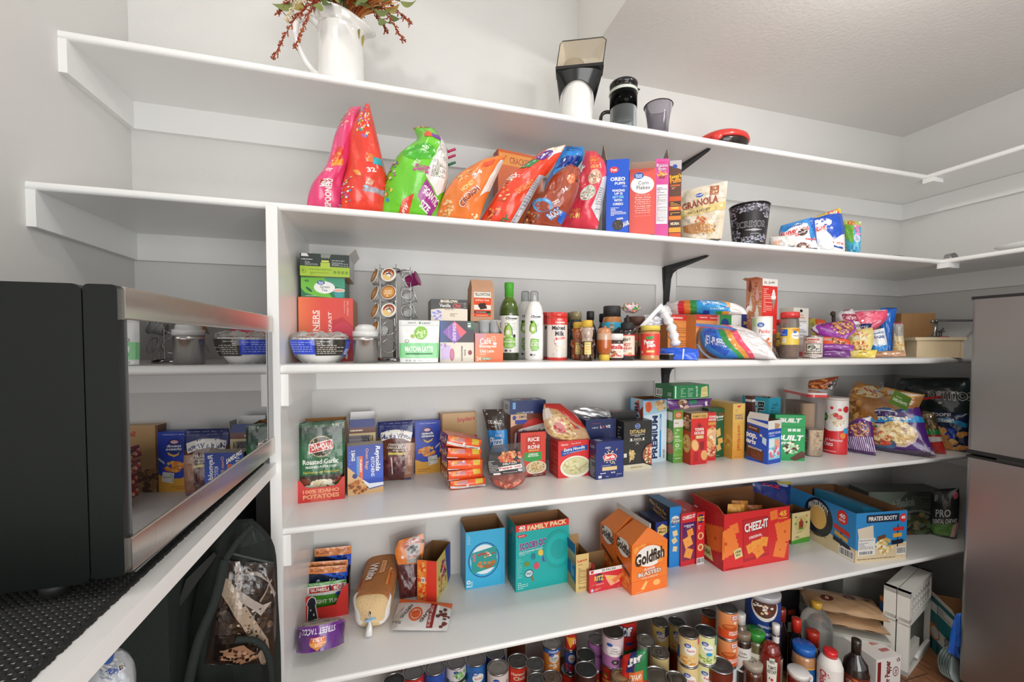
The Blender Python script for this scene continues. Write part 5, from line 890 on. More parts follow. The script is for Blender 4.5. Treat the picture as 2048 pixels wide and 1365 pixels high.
x=xat(1208,1.345,Z);Y=1.345;H1=htop((x,Y,Z),655);o=thing('honey_squeeze_bottle','upside-down squeeze bottle of amber honey resting on its yellow cap','bottle',(x,Y,Z))
mb=MB();mb.lathe((x,Y,Z),[(.015,.17*H1,'a8501c'),(.021,.24*H1,'b4571f'),(.0265,.42*H1,'b85a22'),(.027,.62*H1,'caa58a'),(.0265,.82*H1,'c98a5c'),(.021,.96*H1,'d07a3c'),(.010,.985*H1),(.001,H1)],'b85a22',n=32);mb.build('body','liquid',o)
mb=MB();mb.lathe((x,Y,Z),[(.0185,0),(.0195,.002),(.0195,.16*H1),(.0165,.18*H1),(.014,.2*H1)],'dfc04c',n=26);mb.build('cap','matte',o)
mb=MB();mb.lathe((x+.003,Y,Z),[(.005,.985*H1),(.004,1.03*H1),(.001,1.05*H1)],'d8782c',n=10);mb.build('hanging_loop','gloss',o)
J('cookie_butter_jar','tall cookie butter jar with a black lid and turquoise and black label','jar',1223,1.46,613,[(.034,0,'b9793c'),(.036,.02),(.036,.72,'b9793c'),(.033,.78),(.030,.82)],body='liquid',cap=(.0335,.80,1,'2a2a2b'),lab=[(.0363,.18,.69,'1c1e20',[('P',[(.0,0),(.5,.0),(1,0),(1,.28),(.78,.16),(.5,.34),(.22,.16),(0,.28)],'3ab4dc'),('E',.5,.18,.1,.12,'8a7a5a'),('T','NATION',.5,.18,.16,.08,'w',0,1),('T','CREAMY',.55,.52,.3,.08,'3ab4dc',0,1.5),('T','COOKIE BUTTER',.55,.68,.55,.12,'e8e4dc',0,2),('F',.3,.85,.8,.95,'b9a88a',1),('P',[(.85,.35),(1,.3),(1,.6),(.9,.6)],'d8502e')],{})])
J('hazelnut_spread_jar','hazelnut spread jar with a white lid and red lettering on its white label','jar',1230,1.36,668,[(.030,0,'3a1c10'),(.033,.03),(.033,.6),(.030,.75)],body='liquid',cap=(.032,.76,1,'e8e6e2'),capm='gloss',lab=[(.0333,.1,.62,'e8e4e0',[('T','nutella',.5,.22,.6,.34,'c8302c',0,2.5),('B',.5,.7,.3,.2,['c98a5a','e8c8a0','f0ece4','5a2c1a'],24,.06),('P',[(.3,.9),(.5,.7),(.8,.9)],'c0402c')],{})])
o,x,Y,H1=J('hot_honey_bottle','dark hot honey bottle with a black flip spout and cream label','bottle',1254,1.345,652,[(.024,0,'1c1510'),(.0265,.02),(.0265,.80),(.0245,.86),(.019,.9)],body='liquid',lab=[(.0267,.13,.74,'e6d6c4',[('R',.0,0,1,.05,'c8302c'),('T',"Mike's",.45,.22,.4,.16,'2a2020',10,1,.4),('T','HOT',.48,.48,.36,.16,'c8302c',0,2.5),('T','HONEY',.5,.65,.44,.11,'c8302c',0,2),('F',.3,.74,.7,.8,'6a5a50',2),('R',0,.95,1,1,'c8302c'),('E',.62,.90,.1,.06,'c88a4a')],{})])
mb=MB();mb.lathe((x,Y,Z),[(.021,.88*H1),(.024,.9*H1),(.024,1.06*H1),(.018,1.1*H1),(.008,1.12*H1),(.007,1.22*H1),(.004,1.3*H1),(.001,1.31*H1)],'1d1d1e',n=26);mb.build('spout_cap','matte',o)
J('coffee_jar','tall instant coffee jar with a brown lid, behind the hot honey bottle','jar',1272,1.43,634,[(.030,0,'4a2c1a'),(.032,.02),(.032,.3,'8a6a40'),(.032,.62,'4a2c1a'),(.032,.8,'3a2418')],body='liquid',cap=(.0325,.80,1,'4a2a20'),lab=[(.0322,.32,.62,'8a6a44',[('E',.5,.4,.1,.3,'c8302c'),('F',.2,.6,.8,.9,'e8d8b8',2)],{})])
J('mustard_jar','squat dark jar peeking out behind the peanut butter, red-brown lid','jar',1262,1.52,636,[(.027,0,'3a2a20'),(.029,.03),(.029,.8)],body='liquid',cap=(.030,.82,1,'3a2c28'))
o,x,Y,H1=J('peanut_butter_jar','peanut butter jar with a yellow lid and red label, beside the blue packet','jar',1300,1.33,652,[(.031,0,'c98a52'),(.0335,.02),(.0335,.12,'c98a52'),(.0335,.70,'c98a52'),(.0335,.78),(.031,.84)],body='liquid',cap=(.0345,.86,1,'e2cd5a'),lab=[(.0338,.15,.76,'dc3a34',[('E',.5,.18,.16,.07,'3a9a4a',15),('P',[(.28,.17),(.38,.12),(.6,.24),(.5,.27)],'3a9a4a'),('T','Peter',.45,.38,.40,.22,'w',4,2.5),('T','pan',.54,.58,.32,.18,'w',4,2.5),('R',.35,.76,.68,.88,'e8a02c'),('T','CREAMY',.51,.82,.28,.08,'f6ecc8',0,1.5),('R',.12,.8,.18,.92,'f0e4d0'),('B',.5,.1,.4,.08,['f0a8a0','f4d0c8'],10,.008)],dict(span=150))])
# third shelf, from the blue packet to the fridge
def clump(name,lab,cat,c,r,cols,seed,m='clear',n=14,zmin=None,group=None,sq=(1,1,1)):
    """crumpled film: a lumpy closed ball"""
    q=noise2(seed,9,1,4);q2=noise2(seed+9,9,3,8);mb=MB();V=[];R_,K_=n,2*n
    for i in range(R_+1):
        for k in range(K_):
            a,p=2*PI*k/K_,PI*i/R_;d=np.array([math.sin(p)*math.cos(a),math.sin(p)*math.sin(a),math.cos(p)]);f=1+.28*float(q(d[0]*.5+d[2]*.3,d[1]*.5))+.16*float(q2(d[0]*.4,d[2]*.6+d[1]*.3));v=np.array(c)+d*f*r*np.array(sq)
            if zmin:v[2]=max(v[2],zmin+.001)
            V.append(v)
    rg=random.Random(seed);mb.add(V,[(i*K_+k,(i+1)*K_+k,(i+1)*K_+(k+1)%K_,i*K_+(k+1)%K_)for i in range(R_)for k in range(K_)],[rg.choice(cols)for _ in range(R_*K_)],0,True)
    return tag(mb.build(name,m),lab,cat,group)
BX=lambda ops:ops
OB=[('R',0,0,1,.13,'cc3834'),('F',.1,.03,.9,.11,'f0d0c0',1),('F',.08,.18,.92,.78,'a86a38',12),('R',.08,.16,.92,.165,'b87848')]
g=HI(Z,1335,1390,1.47,629,12);carton('baking_carton','orange and red baking mix carton, nearest the crumpled wrappers, showing lines of print','box',g,.09,('dd8f4e',OB),l=('c47a40',[]),t=('cc3834',[]),group='orange baking cartons')
g=HI(Z,1391,1437,1.445,629,12);carton('baking_carton','orange and red baking mix carton in the middle, directly behind the big marshmallow bag','box',g,.09,('e09654',[('R',0,0,1,.13,'cc3834'),('T','Layered',.3,.065,.3,.04,'w'),('T','Layered',.75,.065,.3,.04,'w'),('P',[(.3,.99),(.6,.7),(.99,.9),(.99,1),(.3,1)],'c8682c'),('F',.1,.2,.9,.6,'b87440',8)]),l=('c47a40',[]),t=('cc3834',[]),group='orange baking cartons')
g=HI(Z,1438,1464,1.46,630,0);carton('baking_carton','slim green and white baking carton with a blue round badge','box',g,.1,('e8e8e4',[('R',0,0,.9,1,'35924a'),('E',.4,.25,.32,.17,'1c3f8f'),('T','Pillsbury',.4,.25,.5,.05,'w',0,1.5)]),t=('e8e8e4',[]))
g=HI(Z,1464,1484,1.46,630,0);carton('baking_carton','slim white baking carton with pink script, beside the green one','box',g,.1,('e4e2de',[('T','sweet',.4,.25,.5,.06,'d8506a'),('T','simply',.4,.4,.6,.06,'d8506a'),('R',.85,0,.9,1,'b0b0b0')]),t=('e4e2de',[]))
g=HI(Z,1485,1500,1.45,629,0);carton('cocoa_carton','slim navy carton edge between the white baking carton and the panko tub','box',g,.1,('1c2f7a',[('T','SWISS',.5,.2,.9,.08,'e8c050',0,2),('F',.1,.5,.9,.95,'c8c8d8',6)]),l=('16246a',[]),t=('cc3834',[]),open_=True,flaps=(('f',30,.04,'e8e4dc','c8302c'),))
mb=MB();c=np.array([xat(1345,1.36,Z),1.36,Z]);mb.box((-.055,-.035,.001),(.055,.05,.02),'2c2c2e',fr=frame(10),o=c);mb.box((-.05,-.03,.02),(.05,.045,.024),'c8c6c2',fr=frame(10),o=c);tag(mb.build('foil_tray','gloss'),'low black tray with a pale top lying behind the blue packet','tray')
mb=MB();P0,P1=at(1322,618,'y',1.42),at(1352,692,'y',1.36);P=_resamp([P0,(P0+P1)/2+np.array([.01,0,.006]),P1],30);mb.tube(P,[.017+.0035*math.sin(i*1.25)for i in range(30)],'eceaea',n=14);tag(mb.build('twisted_wrapper','film'),'white twisted roll of wrapped sweets leaning down behind the blue packet','wrapper')
clump('crumpled_bag','crumpled clear and silver wrappers heaped above the peanut butter jar','bag',at(1300,645,'y',1.45),.045,['dcdce0','c8ccd4','eeeef0','b8b0b8','8aa0c8'],21,sq=(1.1,.8,.7),m='film')
clump('crumpled_bag','crumpled clear film bag puffed up next to the black bracket','bag',at(1325,628,'y',1.47),.032,['eaeaec','dadade','f4f4f4'],33,m='film')
clump('crumpled_bag','pink and green sweets wrapper crumpled over the cookie butter jar','bag',at(1262,616,'y',1.47),.03,['e890a8','f0c8d0','3a9a4a','e8e4e4','e88a4a','d8b8c8'],5,sq=(1.3,.8,.7),m='film')
mb=MB();a,b=at(1283,655,'y',1.38),at(1325,610,'y',1.40);d=b-a;n_=np.cross(d,(0,1,0));n_=n_/np.linalg.norm(n_)*.0075;mb.add([a-n_,a+n_,b+n_,b-n_,a-n_+(0,.006,0),a+n_+(0,.006,0),b+n_+(0,.006,0),b-n_+(0,.006,0)],[(0,1,2,3),(7,6,5,4),(0,4,5,1),(2,6,7,3),(1,5,6,2),(0,3,7,4)],'f0f0f0');tag(mb.build('candy_packet','film'),'slim white stick packet with grey print slanting over the crumpled wrappers','packet')
bag('snack_pack','small bright blue film-wrapped packet lying at the shelf front beside the peanut butter','packet',[(1322,697),(1320,708),(1325,723)],[(1396,698),(1398,710),(1395,722)],stand(1360,1.31,Z,0,50),.018,'1f5fe0',[('P',[(.6,.3),(.64,.4),(.60,.99),(.57,.99)],'e8e8f0'),('R',.04,.1,.96,.14,'1848b8'),('F',.1,.6,.4,.8,'1848b8',2)],zmin=Z,wr=.004,nv=12)
RB=[('R',.0,0,1,1,'e6e0e2')]
def rainbowbag(lab,L,R,pl,th,ops,**k):return bag('marshmallow_bag',lab,'bag',L,R,pl,th,'e8e2e0',ops,group='marshmallow bags',**k)
def stripes(x0,dx,cols,sl=.1):return[('P',[(x0+i*dx+sl,0),(x0+(i+1)*dx+sl,0),(x0+(i+1)*dx-sl,1),(x0+i*dx-sl,1)],c)for i,c in enumerate(cols)]
rainbowbag('rainbow-striped marshmallow bag lying flat on top of the orange cartons',[(1335,604),(1331,614),(1345,629)],[(1428,603),(1480,612),(1494,629)],stand(1410,1.43,Z,0,20),.04,
    [('B',.1,.5,.1,.4,['f4efec','e0d8d4','eae4e0'],30,.04)]+stripes(.18,.085,['e8384a','f08a3a','2f9a4a','2fa0dc','1f4aa8','2fa0dc','2f9a4a','f0a03a'])+[('P',[(.5,.2),(.8,.3),(.8,.9),(.45,.85)],'2f9ae0'),('T','JET-PUFFED',.62,.55,.24,.3,'f2f4f8',-6,2),('F',.55,.75,.7,.85,'e8f0f8',1)],full=.5,nu=26)
rainbowbag('marshmallow bag sealed inside a large clear zip bag, slumped at the shelf front',[(1412,652),(1398,668),(1412,700),(1450,722)],[(1470,650),(1515,668),(1540,695),(1556,722)],stand(1470,1.335,Z,0,25),.045,
    [('P',[(0,0),(.40,0),(.32,1),(0,1)],'2a8ae0'),('P',[(.08,.3),(.3,.2),(.28,.8),(.1,.9)],'1f5ac8'),('T','JET-PUFFED',.2,.60,.30,.22,'f0f2f8',-28,2)]+stripes(.33,.1,['2f9a4a','f0a040','e8486a'],.04)+[('B',.86,.6,.12,.35,['f2efee','e6e2e0','f6f4f2'],30,.05)],zmin=Z,nu=26,full=.6,tb=.2)
o=bpy.data.objects['marshmallow_bag.001'];mb=MB();bagmesh(mb,[(1392,646),(1386,670),(1402,705),(1430,724)],[(1482,662),(1522,672),(1548,695),(1562,724)],stand(1470,1.325,Z,0,25),.05,'fcfcfd',[],wr=.004,seed=9,zmin=Z,full=.6,tb=.2);mb.build('zip_bag','thinfilm',o)
mb=MB();P=[at(*q,'y',yy)for q,yy in(((1391,647),1.33),((1430,650),1.33),((1462,655),1.34),((1496,667),1.36))];P=_resamp(P,20);V=sum([[p+(0,0,.0),p-(0,0,.010)]for p in P],[]);mb.add(V,[(2*i,2*i+1,2*i+3,2*i+2)for i in range(19)],'4a6aa8',0,True);V=sum([[p-(0,.0005,.012),p-(0,.0005,.015)]for p in P],[]);mb.add(V,[(2*i,2*i+1,2*i+3,2*i+2)for i in range(19)],'a83a5a',0,True);mb.build('zip_seal','film',o)
IC=lambda cx,cy,s,c:[('P',[(cx-s*.5,cy),(cx+s*.5,cy),(cx,cy+s*1.2)],'c98a4a'),('E',cx,cy,s*.6,s*.4,c),('E',cx,cy-s*.35,s*.42,s*.3,c),('E',cx,cy-s*.7,s*.2,s*.2,c)]
zb=Z+.105
g=HI(zb,1523,1553,1.38,557,6);g['P'][1]=1.38
carton('cone_carton','tall red ice cream cone carton with handwriting on its white band, above the panko tub','box',g,.075,
       ('d6302c',[('R',0,0,1,.13,'ece8e2'),('T','St. Jude',.45,.07,.7,.06,'2a2a2a',4,1,.2),('F',.08,.17,.66,.62,'f0b8a8',13),('E',.74,.33,.16,.05,'f4f0ee'),('E',.74,.27,.12,.04,'e8dcd8'),('E',.74,.22,.06,.03,'f4f0ee'),('P',[(.6,.37),(.88,.37),(.74,.58)],'9a8474'),('R',.3,.68,.7,.88,'f0ece4'),('T','!',.5,.76,.06,.07,'c8302c',0,2),('F',.1,.92,.9,.95,'f0b8a8',1)]),
       l=('d88a68',[('B',.5,.5,.46,.46,['e8c4a8','c96a4a','f0dcc8','b8543c','e8a88a','dcb08a'],80,.07)]+IC(.3,.5,.2,'f0e8e4')+IC(.7,.32,.2,'e8b0a8')+IC(.7,.65,.2,'f4ece0')+IC(.25,.15,.18,'8a3a2c')),t=('b0a89c',[]),open_=True,inn='8a5a3c',flaps=(('l',80,.03,'d88a68','8a5a3c'),('b',40,.02,'d6302c','8a5a3c')))
g=HI(Z,1508,1560,1.40,634,0);g['h']=.104;g['P'][1]=1.42
carton('baking_carton','brown card carton behind the panko tub, carrying the tall cone carton','box',g,.1,('a8683c',[('B',.5,.5,.45,.4,['8a4a2a','c9884a','6a3a20'],30,.08)]),t=('ece4dc',[]),l=('8a5030',[]))
J('panko_tub','white card tub of panko crumbs with red lettering and a picture of fried pieces','tub',1523,1.365,634,[(.036,0,'dcdad2'),(.0365,.002),(.0365,.95),(.037,.96),(.037,1),(.034,1),(.034,.985)],body='print',lab=[(.0368,.02,.96,'e9ebe2',[('P',[(0,0),(.3,.0),(.25,.2),(0,.25)],'c4dca8'),('E',.55,.3,.26,.24,'f2f2ee'),('E',.45,.17,.13,.06,'2a62b0'),('T','Great',.45,.155,.12,.03,'w',0,2),('T','Value',.45,.19,.12,.03,'w',0,2),('T','Panko',.6,.33,.42,.1,'dc4630',0,1.2),('F',.45,.41,.8,.44,'9a9a94',1),('B',.72,.75,.22,.17,['e0703a','e88a4a','d05c2a','f0a468'],34,.07),('P',[(.35,.72),(.75,.48),(.8,.53),(.45,.8)],'d86a34')],dict(span=150))])
for px,Y,lab,op in((1578,1.35,'clear nut jar with a red lid and yellow peanuts label',1),(1560,1.46,'second red-lidded nut jar mostly hidden behind the peanuts jar',0)):
    o,x,Y,H1=J('nut_jar',lab,'jar',px,Y,625 if op else 640,[(.031,0,'cfc9c4'),(.0335,.02),(.0335,.7),(.034,.74),(.0315,.84),(.031,.87)],body='clear',inside=[(.0318,.02,'b87a4a'),(.0318,.32,'b07040'),(.028,.34)],cap=(.0345,.87,1,'d23a38'),capm='gloss',
      lab=[(.0338,.30,.66,'e2c24e',[('R',.02,.08,.42,.48,'2a5ac0'),('F',.05,.12,.38,.42,'d8e0f4',4),('T','PEANUT',.78,.12,.4,.12,'e8742c',0,2),('E',.78,.45,.2,.22,'f4f2ee'),('E',.72,.25,.08,.08,'2a62b0'),('T','Peanuts',.78,.46,.3,.1,'4a4a4a',0,1),('R',.2,.6,.36,.9,'f0f0ec'),('F',.22,.64,.34,.86,'k',3),('F',.02,.6,.16,.9,'6a5a2a',5)]if op else[('B',.5,.5,.4,.4,['c8501c','e08a3a','7a3a1c'],20,.06)],dict(span=150))],group='nut jars')
    mb=MB();rg=random.Random(3);
    for k in range(90):
        a,h=rg.uniform(0,6.28),rg.uniform(.05,.3)*H1;mb.lathe((x+.0292*math.cos(a),Y+.0292*math.sin(a),Z+h),[(.001,-.004),(.0035,-.002),(.0035,.002),(.001,.004)],rg.choice(['d8a070','b87a4a','e4b484','a8643c']),n=6)
    mb.build('nuts','food',o)
g=HI(Z,1585,1615,1.40,615,12);carton('baking_soda_carton','white spice-cake mix carton with orange script and a nutrition panel','box',g,.06,('dcd8d0',[('E',.5,.06,.1,.03,'k'),('T','Arm',.5,.14,.3,.04,'e07a3a',0,1.5),('T','Hammer',.5,.19,.5,.04,'e07a3a',0,1.5),('T','Baking Soda',.5,.27,.7,.025,'3a4a8a',0,1),('R',.15,.32,.9,.60,'ececec'),('F',.18,.34,.88,.58,'6a6a7a',9),('R',.0,.64,1,.85,'ece8e4'),('R',0,.66,.4,1,'e0703a'),('R',.1,.88,.9,.96,'dc5a6a')]),l=('c9c2b4',[]),t=('c9c2b4',[]))
x=xat(1625,1.35,Z);can('white baking powder tin with a dark engraved portrait and red lettering',x,1.35,Z,htop((x,1.33,Z),672),.034,'d8ccc4',[('T','CLABBER',.45,.12,.6,.1,'b8342c',0,2.5),('T','GIRL',.5,.25,.34,.09,'b8342c',0,2),('R',.26,.32,.82,.72,'2a3430'),('R',.29,.35,.79,.69,'d4ccc0'),('B',.54,.52,.2,.14,['3a4440','8a8a80','e4dcd0','5a605a'],60,.035),('T','BAKING POWDER',.52,.82,.68,.09,'4a2c20',0,2),('T','NET WT',.5,.93,.4,.04,'4a2c20')],name='baking_powder_tin',top='b8b4ae')
# pile of cookie and sweet bags
ck=['c98a4a','8a4a24','e0a868','6a3418']
def pb(lab,L,R,px,Y,th,col,ops,lean=30,**k):return bag('snack_bag',lab,'bag',L,R,stand(px,Y,Z,0,lean),th,col,ops,group='bags piled on the tea shelf',zmin=Z,**k)
pb('flat purple bag at the bottom of the pile, beside the baking powder tin',[(1645,702),(1643,715)],[(1700,700),(1702,716)],1672,1.345,.012,'6a2a78',[('F',.1,.2,.9,.8,'b88ac8',2)],nv=8,nu=12)
pb('second purple bag up in the pile, crimped edge toward the front',[(1643,688),(1641,702)],[(1708,690),(1706,703)],1672,1.36,.012,'8a3a9a',[('F',.1,.3,.6,.7,'d8b0e0',1)],nv=8,nu=12)
pb('flat yellow bag lying at the foot of the pile',[(1697,702),(1695,716)],[(1755,700),(1750,716)],1725,1.345,.012,'e8d05a',[('P',[(0,0),(.5,.2),(.2,1)],'f0e08a'),('F',.4,.3,.9,.6,'a8842a',1)],nv=8,nu=12)
pb('orange and red cookie bag squashed under the purple and yellow ones',[(1640,672),(1640,698)],[(1700,680),(1702,694)],1668,1.39,.02,'e8562c',[('B',.6,.5,.25,.4,ck,40,.05),('T','COOKIES',.25,.4,.3,.2,'w',-10)],nv=10,nu=16)
pb('pale yellow caramel corn bag in the middle of the pile',[(1700,662),(1692,680),(1700,708)],[(1745,655),(1748,680),(1740,706)],1720,1.38,.028,'ecd98a',[('B',.5,.35,.4,.2,['e8786a','f0e8b0','d8b04a','f4ecd0'],40,.06),('B',.5,.8,.4,.15,['d8703a','b85a2a','e8a45a'],40,.05),('T','CARAMEL',.5,.55,.6,.1,'f6f0dc',-10,2)],nv=14)
pb('purple cookie bag with a cookie picture, topmost toward the baking powder tin',[(1640,648),(1622,660),(1660,682)],[(1705,640),(1712,660),(1690,680)],1668,1.40,.022,'9a34a4',[('B',.72,.42,.26,.36,ck,110,.035),('P',[(0,.1),(.1,0),(.12,.6),(.05,.7)],'e8e0e4'),('T','chocolate',.35,.6,.3,.14,'d8a8e0',-20),('B',.35,.3,.12,.1,['5a2414','7a3a20'],6,.03)],nv=14)
pb('orange, green and yellow tropical sweets bag at the back of the pile',[(1617,636),(1618,650),(1625,672)],[(1650,640),(1655,655),(1650,672)],1635,1.50,.02,'e8642c',[('P',[(0,.2),(.4,.1),(.3,1),(0,1)],'d8c84a'),('P',[(.1,.5),(.3,.4),(.2,.9)],'7a9a3a')],nv=10,nu=12)
pb('white confectioners sugar bag with a maroon name panel, leaning on the pile',[(1682,622),(1672,636),(1680,665)],[(1705,618),(1718,640),(1722,660)],1695,1.45,.03,'e4dce0',[('P',[(.3,.0),(.75,0),(.7,.12),(.25,.2)],'8a2a4a'),('P',[(.25,.36),(.95,.3),(.98,.6),(.32,.68)],'a02244'),('T',"Confect",.6,.48,.6,.17,'f0dce0',6,1.5),('T','POWDER',.7,.8,.6,.13,'3a2a34',4,1.5)],nv=12,lean=10)
pb('hot pink sugar bag inside clear film, puffed over the pile',[(1706,622),(1700,640),(1715,662)],[(1775,620),(1772,640),(1745,664)],1738,1.42,.035,'f0587a',[('B',.5,.5,.4,.4,['f2708c','f08aa0','e8486a','f4a0b0'],60,.08),('P',[(.0,0),(1,0),(.9,.12),(.05,.16)],'f0dce0'),('P',[(.2,.72),(.7,.7),(.75,1),(.1,1)],'1c3470'),('T','C&H',.45,.85,.3,.16,'f0f0f4',5,2)],nv=14,lean=10)
pb('blue and white granulated sugar bag standing below the pink one',[(1742,662),(1740,690),(1744,714)],[(1768,656),(1775,690),(1770,712)],1755,1.37,.02,'e6e8ec',[('T','Domino',.5,.16,.8,.07,'2a6ac0',5,1.5),('T','SUGAR',.55,.28,.7,.08,'2a4a9a',0,2),('R',.05,.5,.95,.94,'2a8ad8'),('P',[(.05,.5),(.5,.44),(.95,.5),(.5,.58)],'e6f0f8')],nv=14,lean=5)
pb('tall glossy blue bag gathered at its neck, at the back of the pile',[(1762,616),(1752,640),(1765,670),(1770,713)],[(1794,616),(1790,640),(1784,670),(1786,712)],1775,1.44,.03,'1f68c8',[('R',.3,.0,1,.05,'164a98'),('P',[(.3,.2),(.5,.2),(.4,.6),(.3,.6)],'3a8ae0')],lean=4)
pb('clear zip bag of golden crackers standing near the cardboard box',[(1786,646),(1786,680),(1784,713)],[(1806,646),(1808,680),(1812,712)],1797,1.40,.016,'d8c8a0',[('R',0,0,1,.06,'a83a5a'),('R',0,.06,1,.4,'a8a49c'),('B',.5,.72,.42,.25,['e0b060','c99444','f0cc88'],40,.12)],nv=12,nu=12,lean=5)
pb('flat brown paper packet lying in front of the sugar bags',[(1735,704),(1733,715)],[(1808,701),(1812,713)],1772,1.33,.007,'b98a64',[('F',.1,.3,.7,.7,'8a6444',2)],nv=6,nu=12)
mb=MB();mb.lathe(at(1666,628,'y',1.5),[(.001,-.012),(.010,-.008),(.012,0),(.008,.010),(.001,.012)],'3a2c1e',n=10);mb.tube([at(1667,632,'y',1.5),at(1668,655,'y',1.5)],.008,'2e241a');tag(mb.build('toggle_clip','matte'),'dark brown wooden clip sticking up behind the sugar bag','clip')
g=HI(Z,1800,1868,1.50,627,-30)
carton('shipping_carton','plain brown cardboard box standing beside the small wooden box','box',g,.14,('b08658',[('R',.32,.0,.34,1,'a47a4c')]),l=('a47a4c',[]),t=('8a6440',[]),m='kraft')
Y=1.35;g=HI(Z,1833,1926,Y,681,-36);mb=MB();P,w,h=g['P'],g['w'],g['h'];o=thing('wooden_box','small pale wooden box with an overhanging lid, next to the fridge','box',P)
mb.box((0,0,0),(w,.09,h),'dcc8a4',fr=frame(-36),o=P);mb.box((w*.93,-.0008,0),(w*.935,0,h),'b09870',fr=frame(-36),o=P);mb.build('body','kraft',o)
mb=MB();mb.box((-.008,-.006,h),(w+.008,.096,h+.014),'e2d0ae',fr=frame(-36),o=P);mb.build('lid','kraft',o);ztop=P[2]+h+.014
xm=xat(1872,1.37,ztop);o=thing('can_crusher','antique metal lever tool with a long steel handle and clamp, standing on the wooden box','kitchen tool',(xm,1.37,ztop));B=np.array([xm,1.37,ztop])
mb=MB();mb.box((-.03,-.02,0),(.06,.02,.006),'9a9a9a',fr=frame(0),o=B);mb.build('base','metal',o)
mb=MB();mb.tube([B+(-.012,0,.004),B+(-.008,0,.03),B+(-.004,0,.075)],[.010,.007,.008],'a8a8a8',n=10);mb.tube([B+(.03,0,.004),B+(.032,0,.035)],[.006,.006],'9c9c9c',n=8);mb.tube([B+(-.01,-.006,.028),B+(.045,-.006,.030)],.004,'8a8a8a',n=8);mb.tube([B+(.01,-.006,.02),B+(.04,-.006,.045)],.003,'8a8a8a',n=8);mb.build('clamp','metal',o)
mb=MB();mb.tube([B+(-.035,0,.076),B+(.01,0,.082),B+(.25,-.02,.086)],[.007,.0065,.006],'a0a0a0',n=10);mb.lathe(B+(-.004,0,.074),[(.010,0),(.011,.008),(.006,.014),(.001,.015)],'b0b0b0',n=14);mb.build('lever','metal',o)
mb=MB();mb.lathe(B+(.01,-.025,0),[(.012,0),(.010,.004),(.001,.005)],'c8402c',n=16,sx=2);tag(mb.build('rubber_ring','gloss'),'small red rubber piece lying on the wooden box lid','ring')
# ------------------------------------------------------------------ fourth shelf: pasta, noodles, crackers, chips
Z=S4
def LA(bl,pr,top,ang=0,z=None):
    P=at(*bl,'z',Z if z is None else z);a=math.radians(ang);w=solve(lambda t:pj((P[0]+t*math.cos(a),P[1]+t*math.sin(a),P[2]))[0]-pr,.001,1.2)
    return dict(P=P,ang=ang,w=w,h=htop(P,top))
def pq(pts,z=None):z=Z if z is None else z;return[at(*p,'z',z)for p in pts]
def fbag(px,py,yaw=0,lean=0,z=None):
    P=at(px,py,'z',Z if z is None else z);return stand(px,P[1],P[2],yaw,lean)
# potato tray with pouches
g=LA((594.2,1008.4),689.6,964,3);P,w=g['P'],g['w'];fr=frame(3);u,n,z_=fr;hf=g['h'];hb=htop(P+n*.13,838);d=.13
o=thing('display_tray','red card display tray cut low at the front, filled with green potato pouches','tray',P+u*w/2+n*d/2)
mb=MB();pts=[(0,1),(0,.0),(.06,-.02),(.16,.28),(.22,.35),(.78,.35),(.86,.25),(.95,-.02),(1,-.05),(1,1)]
O=P+z_*hf;T=tessellate_polygon([[(a,-b,0)for a,b in pts]]);V=[O+u*w*a-z_*hf*b for a,b in pts];mb.add(V,T,'c9302a');mb.add([v+n*.0015 for v in V],[t[::-1]for t in T],'kr',1)
draw(mb,Face(lambda a,b,h:O+(a*w)[:,None]*u-(b*hf)[:,None]*z_-h[:,None]*n,w,hf),[('R',.28,.4,.7,1,'d4584c'),('T','100% IDAHO',.5,.52,.76,.17,'e8a878',0,2),('T','POTATOES',.5,.76,.76,.2,'e8a878',0,2.5)])
for s_,a in((0,-1),(w,1)):
    A=[P+u*s_,P+u*s_+n*d,P+u*s_+n*d+z_*hb,P+u*s_+n*d*.35+z_*hb*.97,P+u*s_+n*d*.25+z_*hb*.7,P+u*s_+z_*hf];mb.add(A,[tuple(range(6))],'a8733f',1);mb.add([q_+u*.0015*-a for q_ in A],[tuple(range(6))[::-1]],'b98450',1)
mb.add([P+n*d,P+n*d+u*w,P+n*d+u*w+z_*hb,P+n*d+z_*hb],[(0,1,2,3)],'a8733f',1);mb.add([P+z_*.002,P+u*w+z_*.002,P+u*w+n*d+z_*.002,P+n*d+z_*.002],[(0,1,2,3)],'a8733f',1);mb.build('card_tray',['print','kraft'],o)
PT=[('R',0,0,1,.09,'1f4a22'),('T','5',.74,.045,.04,.03,'w'),('F',.8,.02,.98,.08,'e8e8e0',3),('G',0,.09,1,.32,'1a2a1e','1f5a38',6),('R',0,.32,1,.70,'1d6238'),('E',.47,.33,.27,.125,'b8a888'),('E',.47,.33,.25,.11,'3a3020'),('P',[(.2,.30),(.72,.25),(.75,.36),(.2,.41)],'f0e8e0'),('P',[(.22,.31),(.71,.26),(.735,.35),(.22,.40)],'c8302a'),('T','IDAHOAN',.47,.33,.46,.07,'f4f0ea',5,2),('T','Roasted Garlic',.46,.51,.78,.065,'f0efe6',0,1.5),('T','MASHED POTATOES',.47,.575,.68,.03,'e0e8dc',0,2),('T','Real Potatoes with Roasted Garlic',.48,.635,.8,.025,'d8c84a',0,1,.2),
      ('R',0,.67,1,1,'3a2c20'),('B',.12,.78,.1,.06,['8a4a3a','7a3c30'],10,.08),('B',.88,.78,.1,.1,['c8302a','a8241f','4a6a2a'],16,.05),('B',.46,.84,.34,.11,['efe6c8','e4d8b4','f4eed8','dccfa8'],60,.07),('B',.45,.98,.2,.03,['c98a5a','6a4a30'],10,.06)]
